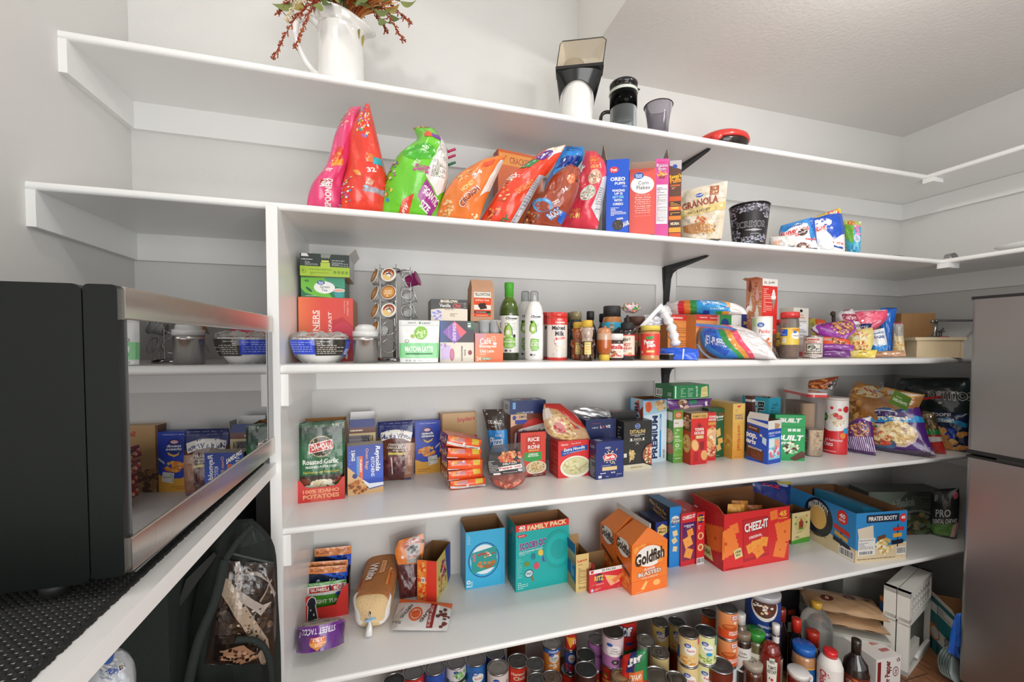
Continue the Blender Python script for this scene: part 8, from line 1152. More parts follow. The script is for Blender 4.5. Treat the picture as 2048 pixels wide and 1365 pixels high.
g=LA((1031.4,1186),1137,1053,3);carton('snack_carton','large teal family pack carton with purple lettering, red top strip and open brown top','box',g,.10,
    ('17aaa6',[('R',0,0,1,.10,'d8342c'),('T','40',.11,.042,.12,.06,'f4f0e8',2,2),('T','POUCHES',.12,.085,.13,.018,'f4f0e8',2,1),('T','FAMILY PACK',.58,.05,.74,.075,'f4d8a8',2,2.5),('E',.11,.165,.09,.025,'c8303a'),('T','Betty',.11,.165,.1,.02,'w',5,1),('T','SCOOBY-DOO!',.36,.31,.60,.115,'e8a0c8',5,3.5),('T','SCOOBY-DOO!',.36,.31,.585,.10,'5a1c6e',5,1.6),('T','FRUIT FLAVORED SNACKS',.28,.405,.44,.022,'e8f4f0',4,1),('F',.06,.43,.4,.46,'c0e8e4',2),
                ('E',.46,.46,.05,.05,'e8c04a',20),('E',.60,.41,.045,.04,'e8843a'),('E',.32,.5,.045,.05,'1f7a8a'),('E',.52,.56,.035,.05,'5a4aa0'),('E',.2,.60,.055,.04,'6a8a3a'),('E',.38,.65,.05,.055,'d84a5a'),('E',.64,.53,.03,.025,'d8c860'),('E',.24,.75,.08,.06,'2a3a4a'),('E',.24,.75,.068,.05,'c8dce0'),('T','FIND',.24,.75,.09,.04,'3a4a5a',0,1.5),('P',[(.27,.80),(.3,.79),(.34,.87),(.31,.88)],'8a6a3a'),('F',.03,.5,.12,.8,'a8dcd8',10),('F',.04,.86,.22,.97,'d8f0ec',4),('E',.8,.45,.3,.3,'14a09c'),('E',.8,.45,.24,.24,'19b0ac'),('E',.8,.45,.16,.16,'14a09c')]),l=('11827f',[('B',.6,.2,.3,.12,['2a5a6a','c8503a','1c9a94'],10,.12)]),open_=True,inn='9c6e48')
g=LA((1151.6,1186),1177,1111,2);carton('cracker_carton','narrow cream peanut cracker carton with a blue side, lid torn away','box',g,.085,('d8bc7a',[('T','Lance',.5,.17,.74,.07,'c8302c',6,2),('F',.15,.26,.85,.3,'8a6a3a',1),('F',.18,.36,.82,.8,'7a6030',16),('F',.2,.85,.8,.93,'5a4424',3)]),l=('1f5a94',[('G',0,0,1,.3,'c8a878','8a6a4a',4),('F',.5,.3,.8,.7,'c8d8e8',8),('P',[(0,.6),(1,.8),(1,1),(0,1)],'b8945a')]),open_=True,inn='9a7448',flaps=(('l',2,.04,'1f5a94','a88458'),('b',2,.04,'b98a5c','a88458')))
g=LA((1178.5,1188),1248.8,1143,3);gr=g;carton('cracker_carton','low open red cracker tray carton with a white strip along its top','box',g,.13,('d02c34',[('R',0,0,1,.17,'ece8e4'),('T','20 PACKS',.54,.085,.4,.1,'2a2a2a',0,1.5),('P',[(.03,.03),(.12,.02),(.11,.14),(.04,.14)],'c8303a'),('E',.27,.40,.12,.2,'1c2a5a'),('T','RITZ',.27,.40,.26,.22,'f0c040',0,3),('T','crackers',.25,.67,.3,.05,'f0e0d8'),('P',[(.42,.3),(.8,.45),(.86,.72),(.6,.85),(.5,.6)],'e8a888'),('P',[(.46,.35),(.66,.42),(.68,.58),(.54,.56)],'e8b860'),('P',[(.62,.6),(.98,.3),(1,.42),(.72,.76)],'e07a3c'),('F',.15,.84,.42,.94,'f0d8d4',2),('E',.08,.9,.04,.07,'c8c8e0'),('F',.8,.9,.98,.93,'f0d8d4',1)]),l=('a82028',[]),open_=True,inn='9a7850',t=('9a7850',[]))
rg=random.Random(8);LBR=('nearest the white strip','second in','in the middle of the tray','wedged by the orange carton','on top of the heap','second from the top of the heap','at the far end of the tray','far end, lying flat')
for i in range(8):
    c=gr['P']+np.array([.018+.05*rg.random(),.02+.012*i,.02+(.018 if i in(4,5)else .0)+.012*(i%3)]);mb=MB();f_=frame(rg.uniform(-40,40),rg.uniform(-25,25),rg.uniform(-20,20));mb.box((-.02,-.014,-.006),(.02,.014,.006),'c8342c',fr=f_,o=c);mb.box((-.024,-.012,-.001),(.024,.012,.001),'e0603a',fr=f_,o=c);mb.box((-.008,-.0145,-.0065),(.008,.0145,.0065),'e8a07a',fr=f_,o=c);tag(mb.build('cracker_pack','film'),'small red cracker pack in the open tray, '+LBR[i],'snack pack','cracker packs in the open red tray')
# gable-top cracker cartons
def gable(bl,pr,ev,rg_,lab,g=None,off=0,d=.11):
    g=g or LA(bl,pr,ev,4);u,n,z_=frame(4);P=g['P']+n*off;w,h=g['w'],g['h'];rt_=htop(g['P']+u*w/2+n*.0,rg_)-.0;mb=MB()
    R0,R1=P+u*w/2+n*.012+z_*rt_,P+u*w/2+n*(d-.012)+z_*rt_;q=lambda a,b,c:P+u*w*a+n*d*b+z_*h*c
    flatface(mb,q(0,0,1),u*w,-z_*h,[('G',0,0,1,.35,'ee7a2a','f08a34',4),('B',.5,.2,.45,.18,['f0a04a','ec8434','f0b060','e87428'],26,.12),('E',.5,.28,.42,.25,'e8702a'),('E',.5,.27,.38,.215,'f0ece4'),('T','Goldfish',.5,.28,.84,.26,'3a2a1c',9,3,.15),('E',.8,.4,.08,.035,'f0983c',10),('T','FLAVOR',.5,.53,.3,.05,'f4ece4',3,2),('T','BLASTED',.5,.61,.66,.10,'4a2a1a',4,5),('T','BLASTED',.5,.61,.64,.085,'f0e4dc',4,2),('T','XTRA CHEDDAR',.5,.70,.46,.035,'f4d8c0',3,1),('R',.0,.74,1,1,'ea7226'),('P',[(.25,.92),(.4,.76),(.44,.80),(.34,.94)],'f4bc70'),('E',.7,.84,.1,.06,'f4b464'),('F',.1,.96,.35,.98,'f0c8a8',1)],'ee7a2a',0,1,-n)
    flatface(mb,q(0,1,1),-n*d,-z_*h,[('E',.5,.16,.42,.22,'e06a28'),('E',.5,.15,.38,.19,'f0ece4'),('T','Goldfish',.5,.15,.84,.2,'3a2a1c',-9,3),('P',[(.1,.42),(.9,.6),(.9,.68),(.1,.5)],'5a3018'),('B',.5,.8,.4,.15,['e8883a','d86a24','f0a050'],16,.1)],'e87428',0,2,-u)
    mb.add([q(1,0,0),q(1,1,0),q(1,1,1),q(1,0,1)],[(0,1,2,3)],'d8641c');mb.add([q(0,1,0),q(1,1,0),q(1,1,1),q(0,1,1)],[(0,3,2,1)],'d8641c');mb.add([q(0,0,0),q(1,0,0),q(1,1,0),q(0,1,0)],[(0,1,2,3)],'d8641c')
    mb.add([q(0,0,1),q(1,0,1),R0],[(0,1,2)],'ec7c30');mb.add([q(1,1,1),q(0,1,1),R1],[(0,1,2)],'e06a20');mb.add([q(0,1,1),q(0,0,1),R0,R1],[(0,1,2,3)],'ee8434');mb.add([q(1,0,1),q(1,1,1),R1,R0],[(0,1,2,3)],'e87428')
    o=tag(mb.build('cracker_carton','print',None,P),lab,'box','gable-top orange cracker cartons');mb=MB();mb.add([R0-u*.003-n*.012,R1-u*.003+n*.012,R1-u*.003+n*.012+z_*.018,R0-u*.003-n*.012+z_*.018,R0+u*.003-n*.012,R1+u*.003+n*.012,R1+u*.003+n*.012+z_*.018,R0+u*.003-n*.012+z_*.018],[(0,1,2,3),(7,6,5,4),(0,3,7,4),(3,2,6,7),(1,5,6,2)],'c8c4bc');mb.build('crest','print',o);return g
gg=gable((1262.8,1192),1333.5,1093,1057,'orange gable-top cheddar cracker carton nearest the shelf edge');gable(None,None,None,1057,'orange gable-top cheddar cracker carton directly behind the front one',gg,.114)
Yg=gg['P'][1]
def two5(nm,lab,bl,pr,top,d,ang,**k):g=LA(bl,pr,top,ang);carton(nm,lab,'box',g,d,**k);return g
g=LA((1338,1136.5),1360,1016,2);carton('cracker_carton','tall blue chicken-flavoured cracker carton with a navy side about snack time','box',g,.15,('1f86d4',[('E',.5,.22,.4,.07,'e8e4d8'),('T','Chicken',.5,.21,.8,.05,'1c3a7a',4,2),('T','Biskit',.5,.265,.6,.05,'1c3a7a',4,2),('F',.15,.31,.85,.335,'e8f0f8',1),('Q',.5,.44,.22,12,'ecd4a0','c8a060'),('Q',.45,.56,.22,30,'e8cc94','c8a060'),('Q',.5,.7,.2,-10,'ecd4a0','c8a060')]),l=('1c2238',[('T','Make Some Fun',.45,.1,.8,.07,'b8945a',-12,2),('T','SnackTime!',.55,.2,.6,.07,'b8945a',-12,2),('E',.5,.34,.16,.03,'c89a54'),('E',.75,.42,.14,.025,'c89a54')]),t=('2a6a94',[]))
g2=HI(Z,1310,1337,g['P'][1]+.012,1046,2);carton('cracker_carton','navy honey graham cracker carton with a gold hexagon, tucked behind the gable-top carton','box',g2,.12,('1c2f7c',[('P',[(.5,.05),(.85,.12),(.85,.25),(.5,.32),(.15,.25),(.15,.12)],'e8c878'),('T','Honey',.5,.16,.6,.06,'5a3a1a',0,1.5),('T','Maid',.5,.22,.5,.06,'5a3a1a',0,1.5)]),l=('1a2444',[]),t=('1c2850',[]))
g=LA((1361,1134.6),1391.5,1029,4);carton('cracker_carton','red and purple cheddar jack cracker carton standing beside the blue one','box',g,.16,('d02c34',[('T','CHEEZ-IT',.5,.08,.84,.07,'f4ece8',4,2.5),('R',.08,.18,.98,.9,'5a2a6a'),('G',.08,.18,.98,.9,'4a2464','8a2a4a',6),('T','CHEDDAR',.5,.24,.66,.03,'f0e8f0',0,2),('T','JACK',.5,.275,.3,.03,'f0e8f0',0,2),('Q',.6,.38,.2,15,'f09a44','d8702a'),('Q',.45,.55,.28,20,'f4a850','d8702a'),('Q',.5,.77,.26,-20,'f0a048','d8702a')]),t=('c02c30',[('T','CHEEZ-IT',.5,.5,.3,.7,'e8c8c0',90,2)]),l=('a8242c',[]))
g=LA((1392.5,1130),1408,1026,4);carton('cracker_carton','slim red cracker carton with a round blue and yellow badge and barcode','box',g,.15,('d82c30',[('E',.5,.13,.42,.085,'1c2a5a'),('T','RITZ',.5,.13,.9,.09,'f0c040',0,3),('F',.15,.25,.85,.33,'f0d8d4',3),('E',.5,.46,.38,.07,'ecc890'),('E',.5,.46,.22,.05,'c83a34'),('E',.5,.68,.38,.07,'ecc890'),('E',.5,.68,.2,.04,'c8503a'),('C',.02,.88,.98,1)]),t=('b8282c',[]),l=('a8242c',[]))
# big open carton of crackers
P=at(1446.3,1144.2,'z',Z);Q=at(1577,1120.5,'z',Z);g=LO(Z,(1446.3,1144.2),(1577,1120.5),1030);gc=g;d=.19
CQ=[('Q',.15,.28,.065,12,'ec7a34','c8541f'),('Q',.75,.13,.06,8,'ec7a34','c8541f'),('Q',.81,.33,.04,20,'ec7a34','c8541f'),('Q',.93,.46,.14,12,'ee8038','c8541f'),('Q',.86,.78,.10,-14,'ee8038','c8541f'),('Q',.03,.52,.17,20,'ee8038','c8541f')]
carton('cracker_carton','big open red 45-pouch cheese cracker carton with torn top, holding snack bags','box',g,d,('d4282a',CQ+[('T','45',.89,.12,.12,.1,'f0b040',0,3),('T','Pouches',.89,.2,.14,.035,'f0b040',0,2),('P',[(.27,.14),(.65,.12),(.68,.84),(.30,.90)],'b01f24'),('P',[(.28,.17),(.65,.15),(.67,.80),(.31,.84)],'c8262a'),('T','CHEEZ-IT',.48,.27,.38,.19,'7a1418',6,5),('T','CHEEZ-IT',.48,.27,.36,.16,'f4ece8',6,2.5),('T','ORIGINAL',.47,.46,.2,.05,'f4ece8',8,1.5),('Q',.40,.66,.06,20,'f09a3c','c8641f'),('Q',.50,.64,.08,8,'f0a044','c8641f'),('Q',.60,.58,.06,-10,'f09a3c','c8641f'),('Q',.52,.74,.07,30,'ee9038','c8641f'),('P',[(.14,.66),(.25,.62),(.28,.78),(.17,.82)],'e0d490'),('T','100%',.21,.69,.08,.05,'2a2a1c',10,2),('T','REAL',.215,.745,.07,.035,'2a2a1c',10,2),('F',.04,.96,.5,.985,'7a1418',1)]),
    l=('b8242a',[('Q',.75,.5,.3,14,'d86a2c','b04a1c'),('Q',.1,.62,.18,-10,'d86a2c','b04a1c'),('T','T',.1,.18,.12,.16,'f0e4e0',0,3),('P',[(.2,.72),(.6,.72),(.7,.94),(.3,.92)],'e0d490'),('T','100% REAL',.45,.82,.34,.08,'2a2a1c',0,2)]),open_=True,inn='7a5030',flaps=(('l',35,.045,'c8262a','d8d0c8'),('b',0,.03,'7a5030','7a5030')))
u,n,z_=frame(g['ang'])
for i,(a,b,c1,ops,lab)in enumerate(((.28,.04,'b8742c',[('R',0,0,1,.15,'d8983c'),('T','BBQ',.5,.4,.4,.25,'3a2416',0,3)],'amber chip bag standing in the big red carton, foremost'),(.42,.07,'c07a30',[('T','CHIPS',.5,.35,.6,.2,'e8e4dc',0,3),('B',.5,.7,.3,.2,['8a5a2a','d8a050','5a3a1c'],16,.1)],'second amber chip bag in the big red carton, with white lettering'),(.62,.06,'a8602c',[('B',.5,.5,.4,.4,['c8c8d0','8a4a24','d89a4a'],20,.1)],'crumpled brown chip bag toward the far side of the big red carton'))):
    c=g['P']+u*g['w']*a+n*b;h_=g['h']*(1.10 if i<2 else 1.0);L=[pj(c-u*.045+z_*h_),pj(c-u*.05+z_*h_*.5),pj(c-u*.045+z_*.01)];R=[pj(c+u*.045+z_*h_*.96),pj(c+u*.05+z_*h_*.5),pj(c+u*.045+z_*.01)];bag('chip_bag',lab,'bag',L,R,(c,-n),.02,c1,ops,group='chip bags in the big red carton',nv=14,nu=12,wr=.004)
c=g['P']+u*g['w']*.86+n*.15;bag('chip_bag','glossy navy chip bag leaning behind the big red carton, red letters near its edge','bag',[(1506,964),(1505,985),(1510,1100)],[(1582,964),(1580,1003),(1575,1090)],(np.array([0,at(1575,1040,'y',1.62)[1],0]),(0,-1,0)),.02,'1c2f74',[('R',.6,0,1,.12,'b8ac4a'),('T','TAZ',.4,.2,.5,.12,'c8303a',-12,3),('E',.75,.14,.15,.05,'a8b4d8',-20)],zmin=Z)
g=LA((1583,1090),1619,1028,2);carton('juice_carton','small beige and green drink-pouch carton between the red and blue cartons','box',g,.09,('d8c890',[('E',.5,.38,.34,.26,'c8b878'),('R',.38,.3,.62,.55,'8a3a24'),('P',[(.42,.3),(.5,.18),(.58,.3)],'b8402c'),('R',.38,.5,.62,.56,'4a8a34'),('F',.25,.63,.8,.66,'4a4a24',1),('F',.2,.76,.85,.83,'3a3a1c',2),('P',[(0,.9),(.5,.85),(1,.84),(1,1),(0,1)],'4a9a2c'),('E',.2,.14,.06,.035,'8a8a50'),('E',.8,.14,.06,.035,'c8803c'),('E',.2,.35,.06,.035,'6a9a50'),('E',.8,.35,.06,.035,'4a6a30')]),l=('6a5a34',[]),open_=True,inn='6a4a28')
# blue tray carton with freezer-bag boxes
A=at(1710,1127,'z',Z);B=at(1619,1078,'z',Z);v=B-A;ang=math.degrees(math.atan2(v[1],v[0]))-90;g=LA((1710,1127),1811.5,1028,ang);u,n,z_=frame(ang);gp=g;d=.36
PB=lambda:[]
carton('snack_carton','long open blue and cream puffed-snack tray carton with signpost art, by the fridge','box',g,d,('2f86c4',[('P',[(0,.75),(.5,.72),(1,.64),(1,1),(0,1)],'d8c4a0'),('R',.2,.05,.84,.21,'1a2434'),('R',.22,.065,.82,.195,'24304a'),('T',"PIRATE'S BOOTY",.52,.13,.56,.09,'ece8dc',0,2),('E',.92,.15,.065,.09,'d8302c'),('T','40',.92,.14,.08,.07,'f4f0ec',0,2),('P',[(.03,.32),(.33,.26),(.36,.66),(.08,.7)],'d8ccb8'),('R',.05,.52,.38,.86,'e4e2dc'),('T',"PIRATE'S BOOTY",.21,.56,.28,.03,'3a3a3a',0,1),('F',.07,.6,.36,.74,'6a6a6a',5),('C',.06,.77,.34,.86),('P',[(.42,.5),(.58,.46),(.58,.7),(.44,.76)],'6a4424'),('B',.56,.7,.16,.15,['ecd8a0','d8bc78','c8a458','f4e8c4'],60,.035),('R',.81,.28,.83,.78,'3a2c20'),('P',[(.72,.34),(.94,.33),(.94,.4),(.72,.41)],'c8302c'),('P',[(.72,.46),(.9,.45),(.9,.53),(.72,.54)],'d8a03c'),('P',[(.7,.6),(.92,.58),(.94,.62),(.92,.67),(.7,.69)],'1c2434'),('C',.8,.74,.98,.90),('F',.04,.92,.78,.96,'8a7a5a',1)]),
    l=('2f86c4',[('P',[(0,.5),(.5,.62),(1,.74),(1,1),(0,1)],'d8c4a0'),('E',.47,.42,.22,.42,'1a2434'),('E',.47,.42,.13,.26,'e0b468'),('T',"PIRATE'S BOOTY",.47,.13,.3,.14,'ece8dc',0,2,0,.9),('E',.82,.2,.075,.15,'d8302c'),('T','40',.82,.17,.08,.1,'f4f0ec',-6,2.5),('T','BAGS',.82,.26,.08,.05,'f4f0ec',-6,2),('R',.80,.42,.82,.9,'3a2c20'),('P',[(.71,.38),(.92,.46),(.93,.56),(.71,.48)],'c8302c'),('P',[(.72,.52),(.9,.6),(.9,.68),(.72,.6)],'d8a03c'),('P',[(.7,.64),(.92,.72),(.95,.78),(.9,.8),(.7,.74)],'1c2434'),('F',.3,.78,.6,.86,'6a5a3a',2),('C',.78,.80,.98,.98)]),open_=True,inn='6e4c2e')
for i,(a,b,w_,c_,ops,lab)in enumerate(((.03,.10,.24,'b03030',[('T','STORAGE',.45,.35,.66,.4,'ece4e0',0,3),('P',[(.1,.6),(.9,.6),(.86,.9),(.14,.9)],'c8c0b8'),('T','SLIDER',.42,.75,.4,.22,'b8302c',0,2),('E',.72,.75,.1,.14,'c8443c')],'red slider storage bag box lying slanted inside the blue tray carton'),(.45,.08,.26,'2a8ab4',[('F',.2,.3,.8,.7,'6ab8d8',3)],'bright blue box lying inside the blue tray carton'))):
    f_=frame(ang-90,0,0);c=g['P']+n*(b+w_)+u*(g['w']*a+.006)+z_*(g['h']*.78);w2=g['w']*.4;mb=MB();P0=c;U=-n*w_;D=u*w2-z_*g['h']*(.35 if i==0 else .1);flatface(mb,P0+z_*.04,U,D,ops,c_,0,3,(0,0,1));q=[P0+z_*.04,P0+z_*.04+U,P0+z_*.04+U+D,P0+z_*.04+D];q2=[v-z_*.045 for v in q];mb.add(q+q2,[(0,1,5,4),(1,2,6,5),(2,3,7,6),(3,0,4,7),(4,5,6,7)],c_);tag(mb.build('storage_bag_box','print'),lab,'box')
bag('snack_pouch','small red and navy pouch dropped in the near end of the blue tray carton','pouch',[(1685,1006),(1690,1020),(1698,1040)],[(1722,1004),(1735,1018),(1730,1038)],(gp['P']+n*.05+u*gp['w']*.4,-n*.5-np.array([0,0,-.8])),.012,'b02a3a',[('P',[(0,.3),(.4,.2),(.3,.9),(0,1)],'22305a'),('B',.6,.7,.25,.2,['d8c8c0','8a2a34'],10,.1)],nv=10,nu=10)
g=dict(P=at(1757,1080,'z',Z),ang=-14,w=.32,h=0);g['P'][1]+=.05;g['h']=htop(g['P'],985);a=math.radians(-14);g['w']=solve(lambda t:pj((g['P'][0]+t*math.cos(a),g['P'][1]+t*math.sin(a),Z))[0]-1890,.01,.9)
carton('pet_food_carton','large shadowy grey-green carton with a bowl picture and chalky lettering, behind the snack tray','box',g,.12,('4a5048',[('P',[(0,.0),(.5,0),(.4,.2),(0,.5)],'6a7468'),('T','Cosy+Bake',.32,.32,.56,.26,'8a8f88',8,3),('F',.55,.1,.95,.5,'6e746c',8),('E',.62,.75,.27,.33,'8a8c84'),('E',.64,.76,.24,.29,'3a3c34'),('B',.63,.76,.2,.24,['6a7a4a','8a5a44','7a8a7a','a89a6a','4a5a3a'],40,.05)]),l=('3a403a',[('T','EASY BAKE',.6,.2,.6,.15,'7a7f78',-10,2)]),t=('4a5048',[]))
bag('dental_chews_pouch','black pouch of dental chews with white lettering and a green panel, in the corner','pouch',[(1862,980),(1859,1010),(1859,1050),(1866,1070)],[(1918,976),(1919,1010),(1916,1050),(1908,1077)],fbag(1888,1076,-8),.022,'262b2a',[('E',.88,.16,.08,.07,'c85a6a'),('P',[(.1,.1),(.4,.05),(.6,.3),(.2,.28)],'3c4442'),('T','B',.25,.2,.12,.1,'c8ccc8',0,.5),('T','PRO',.5,.46,.5,.12,'d8dcd8',0,1),('T','DENTAL CHEWS',.55,.59,.8,.08,'d8dcd8',0,1.5),('P',[(0,.64),(.9,.64),(.95,.92),(.1,.96)],'5a8a3c'),('F',.2,.7,.7,.9,'8ab860',5),('P',[(.85,.66),(1,.62),(1,.95),(.8,.96)],'d8a8a0')],zmin=Z,wr=.002)
# ------------------------------------------------------------------ floor level: cans, jars, bottles, boxes
def GV(bg,txt,food,tc='c8402c',n=24,y=.42):
    return[('E',.58,y,.2,.17,'f0eee8'),('E',.48,y-.17,.11,.075,'2a52a8'),('T','Great',.48,y-.19,.1,.035,'w',0,2),('T','Value',.48,y-.15,.1,.035,'w',0,2),('T',txt,.59,y+.01,.26,.09,tc,0,1),('B',.52,.82,.34,.15,food,n,.05)]
PE,DK,BN=['e8a04a','f0c070','d8843a','f4d498'],['2a1c18','4a3428','1c1412'],['a8602c','c8803c','7a4420']
def cn(px,py,lev,lab,col,ops,top='8c8c8e',r=.038,h=.113,turn=0,below=None,tab=False,zt=None,group=None):
    z=(lev*.1135)if zt is None else zt;P=at(px,py,'z',z);can(lab,P[0],P[1],z-h,h,r,col,ops,top,turn=turn,tab=tab,group=group)
    for k in range(1,lev):
        c2,o2=(below or('8a3a2a',[]))
        q=' '.join(lab.split(',')[0].split()[:9]);can(('tin directly under the ' if k==1 else 'floor-level tin two below the ')+q,P[0],P[1],z-h-k*.1135,h,r,c2,o2 if k==1 else[],'8c8c8e',turn=turn)
SP=lambda t:[('T',t,.55,.4,.5,.14,'f4f0e8',6,2)]
for a in(
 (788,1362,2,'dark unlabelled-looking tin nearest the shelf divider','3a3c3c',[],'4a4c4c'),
 (827,1343,2,'red and blue spaghetti tin with a worn white name','c8302c',[('T','Campbells',.58,.12,.3,.06,'f0e0d8'),('T','SPAGHETTI',.56,.28,.5,.18,'1c1c2a',8,5),('T','SPAGHETTI',.56,.28,.48,.15,'f4f0ec',8,2),('R',.4,.42,1,1,'3a8ad0')]),
 (870,1335,2,'blue mixed vegetables tin with a white oval','2a52a8',GV('','Mixed',['e8a04a','4a8a3a','e8d070'])+[('T','Vegetables',.58,.5,.32,.08,'3a8a3a',5,1)]),
 (912,1323,2,'cut green beans tin with bean picture and dark band','d8d0d4',[('B',.62,.2,.22,.16,['6aaa4a','4a8a34','8aca6a'],30,.04),('E',.5,.1,.08,.06,'2a4aa0'),('P',[(.15,.38),(.5,.44),(1,.36),(1,.62),(.5,.7),(.15,.62)],'24402c'),('T','CUT',.3,.44,.12,.05,'f0f0e8',0,2),('T','Green Beans',.55,.56,.6,.1,'f0f0e8',4,1.5),('B',.6,.85,.3,.12,['4a8a34','6aaa4a'],20,.05)]),
 (952,1318,2,'blue black beans tin with a picture of beans','2f6ab0',GV('','Black Beans',DK)),
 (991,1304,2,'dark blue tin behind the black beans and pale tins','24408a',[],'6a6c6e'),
 (996,1334,2,'pale pink-white tin with a wide silver lid and small blue badge','d8ccc8',[('E',.45,.2,.1,.09,'2a4aa0'),('T','Kroger',.45,.2,.14,.04,'w',5,1),('T','NO SALT',.8,.35,.2,.1,'2a2a2a',60,2),('B',.3,.7,.2,.2,['8a4a6a','a86a80'],14,.05)],'b4b0ac',.040),
 (1036,1321,2,'red no-beans chili tin with cream lettering','c8301f',[('T','Hormel',.5,.2,.46,.12,'f0dcc0',3,1.5),('T','Chili',.55,.36,.4,.13,'f0dcc0',3,1.5),('R',.85,.15,1,.6,'e8a83a'),('T','No Beans',.5,.55,.34,.07,'f0dcc0',3,1.5),('B',.6,.85,.3,.12,['8a2a1a','c85a2a','e8a04a'],26,.05)],'606262'),
 (1070,1327,2,'grey-lidded tin just behind and beside the chili tin','8a8a88',[],'6c7070',.034),(1074,1359,2,'low grey-lidded tin at the very front beside the chili tin','9a9a98',[],'6c7070',.034),
 (1103,1286,2,'orange and blue chicken noodle soup tin with white oval','e88a3a',[('R',0,0,1,.16,'2a62b0'),('T','CONDENSED',.6,.08,.4,.08,'f0f0f0',0,1.5),('E',.62,.35,.2,.17,'f0eee8'),('E',.5,.2,.1,.07,'2a52a8'),('T','Chicken',.6,.33,.28,.09,'2a2a2a',0,1),('T','Noodle',.6,.42,.22,.05,'4a4a4a'),('B',.6,.62,.2,.1,['f4d8b0','f0c088','e8e0d0'],20,.04),('F',.3,.8,.9,.92,'a85a20',2)],'a8a4a0',.035),
 (1104,1355,2,'pull-tab tin with a brown lid in front of the soup tin','6a5648',[],'8a7868',.036),
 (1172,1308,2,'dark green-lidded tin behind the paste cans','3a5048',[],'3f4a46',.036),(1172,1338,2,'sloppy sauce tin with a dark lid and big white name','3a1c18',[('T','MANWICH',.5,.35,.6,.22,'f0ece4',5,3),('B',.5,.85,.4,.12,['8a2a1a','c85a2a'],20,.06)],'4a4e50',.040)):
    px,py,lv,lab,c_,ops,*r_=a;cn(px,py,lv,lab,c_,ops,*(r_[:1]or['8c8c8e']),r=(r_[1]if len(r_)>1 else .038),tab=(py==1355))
P=at(1141,1297,'z',.2);can('small narrow tomato paste can with blue and red label',P[0],P[1],.113,.09,.0245,'2a52a8',[('E',.58,.3,.2,.22,'f0eee8'),('T','Paste',.6,.3,.26,.1,'c8402c',0,1),('B',.5,.75,.4,.2,['c8302c','e04a3a','a81f1c'],30,.08)]);can('small red paste can on top of the blue-labelled one',P[0],P[1],.2035,.075,.0235,'b8281f',[('P',[(.2,.2),(.8,.2),(.5,.9)],'e8a03a'),('T','15',.75,.5,.2,.3,'f0e8d8',0,2)]);can('red tomato tin beneath the two small paste cans',P[0],P[1],0,.1125,.036,'c8301f',[])
g=LO(0,(1014,1398),(1049,1394),1308);carton('cocoa_carton','brown and gold carton showing only its top corner behind the chili tin','box',dict(P=np.array([xat(1014,1.64,0),1.64,0]),ang=0,w=.08,h=.30),.05,('5a2c1a',[('R',0,.05,1,.12,'e8b040'),('B',.5,.06,.48,.04,['e8b040','f0c860'],20,.05)]),t=('5a2c1a',[]))
OL=[('G',0,0,1,.2,'d8c0c8','d8c8c8',2),('E',.55,.42,.24,.2,'ece4e4'),('E',.4,.22,.1,.06,'2a52a8'),('T','Pitted',.55,.33,.14,.04,'3a2a3a'),('T','Large',.56,.41,.22,.06,'3a2a3a',0,1),('T','Black Ripe Olives',.56,.49,.28,.04,'3a2a3a'),('R',0,.6,1,1,'a86aa0'),('E',.58,.78,.12,.09,'3a3438'),('E',.58,.78,.04,.03,'a8a0a8'),('E',.8,.64,.08,.06,'3a3438')]
RD=('b8301f',[('B',.5,.5,.4,.4,['d8402c','4a7a2a','e8a04a'],26,.06)])
cn(1226,1262,3,'white and mauve ripe olive tin, tallest stack beside the peanut butter','d8c4cc',OL,'5c5650',r=.040,h=.125,below=RD)
cn(1194,1277,2,'mauve olive tin half hidden behind the taller olive tin','a868a8',[('T','Olives',.5,.4,.4,.2,'4a2a5a',0,1)],r=.036,zt=.25,below=RD)
P=at(1263,1292,'z',.16);jar('peanut_butter_jar','large red-labelled peanut butter jar with green foot standing behind the pouch','jar',P[0],P[1]+.06,0,[(.05,0,'8a4a24'),(.052,.01),(.052,.24),(.044,.26),(.044,.3)],'liquid',None,[(.0525,.135,.25,'c8281f',[('T','Jif',.52,.35,.46,.5,'1c2a5a',0,6),('T','Jif',.52,.35,.42,.44,'f0ece8',0,3),('R',.55,.72,.8,.82,'2a3a8a')],{}),(.0525,.01,.134,'1f5a2c',[],{})])
bag('peanut_butter_pouch','red, navy and green squeezable peanut butter pouch standing among the tins','pouch',[(1247,1312),(1243,1330),(1238,1400),(1238,1440)],[(1292,1297),(1294,1320),(1294,1400),(1290,1440)],stand(1266,1.30,.12),.02,'c8281f',[('P',[(.35,0),(.62,0),(.5,.4),(.2,.4)],'24306a'),('P',[(.62,0),(1,0),(1,.5),(.5,.45)],'1f7a44'),('T','Jif',.52,.25,.62,.20,'1c2a5a',4,6),('T','Jif',.52,.25,.58,.17,'f0ece8',4,3),('R',.32,.40,.84,.50,'e0703a'),('T','CREAMY',.58,.45,.46,.05,'f4e8d0',0,2),('T','SUGAR FREE',.58,.56,.46,.05,'f0e0d8',0,2),('B',.6,.68,.16,.06,['e8c8a8','d8a88a'],10,.08)],wr=.002,zmin=.002)
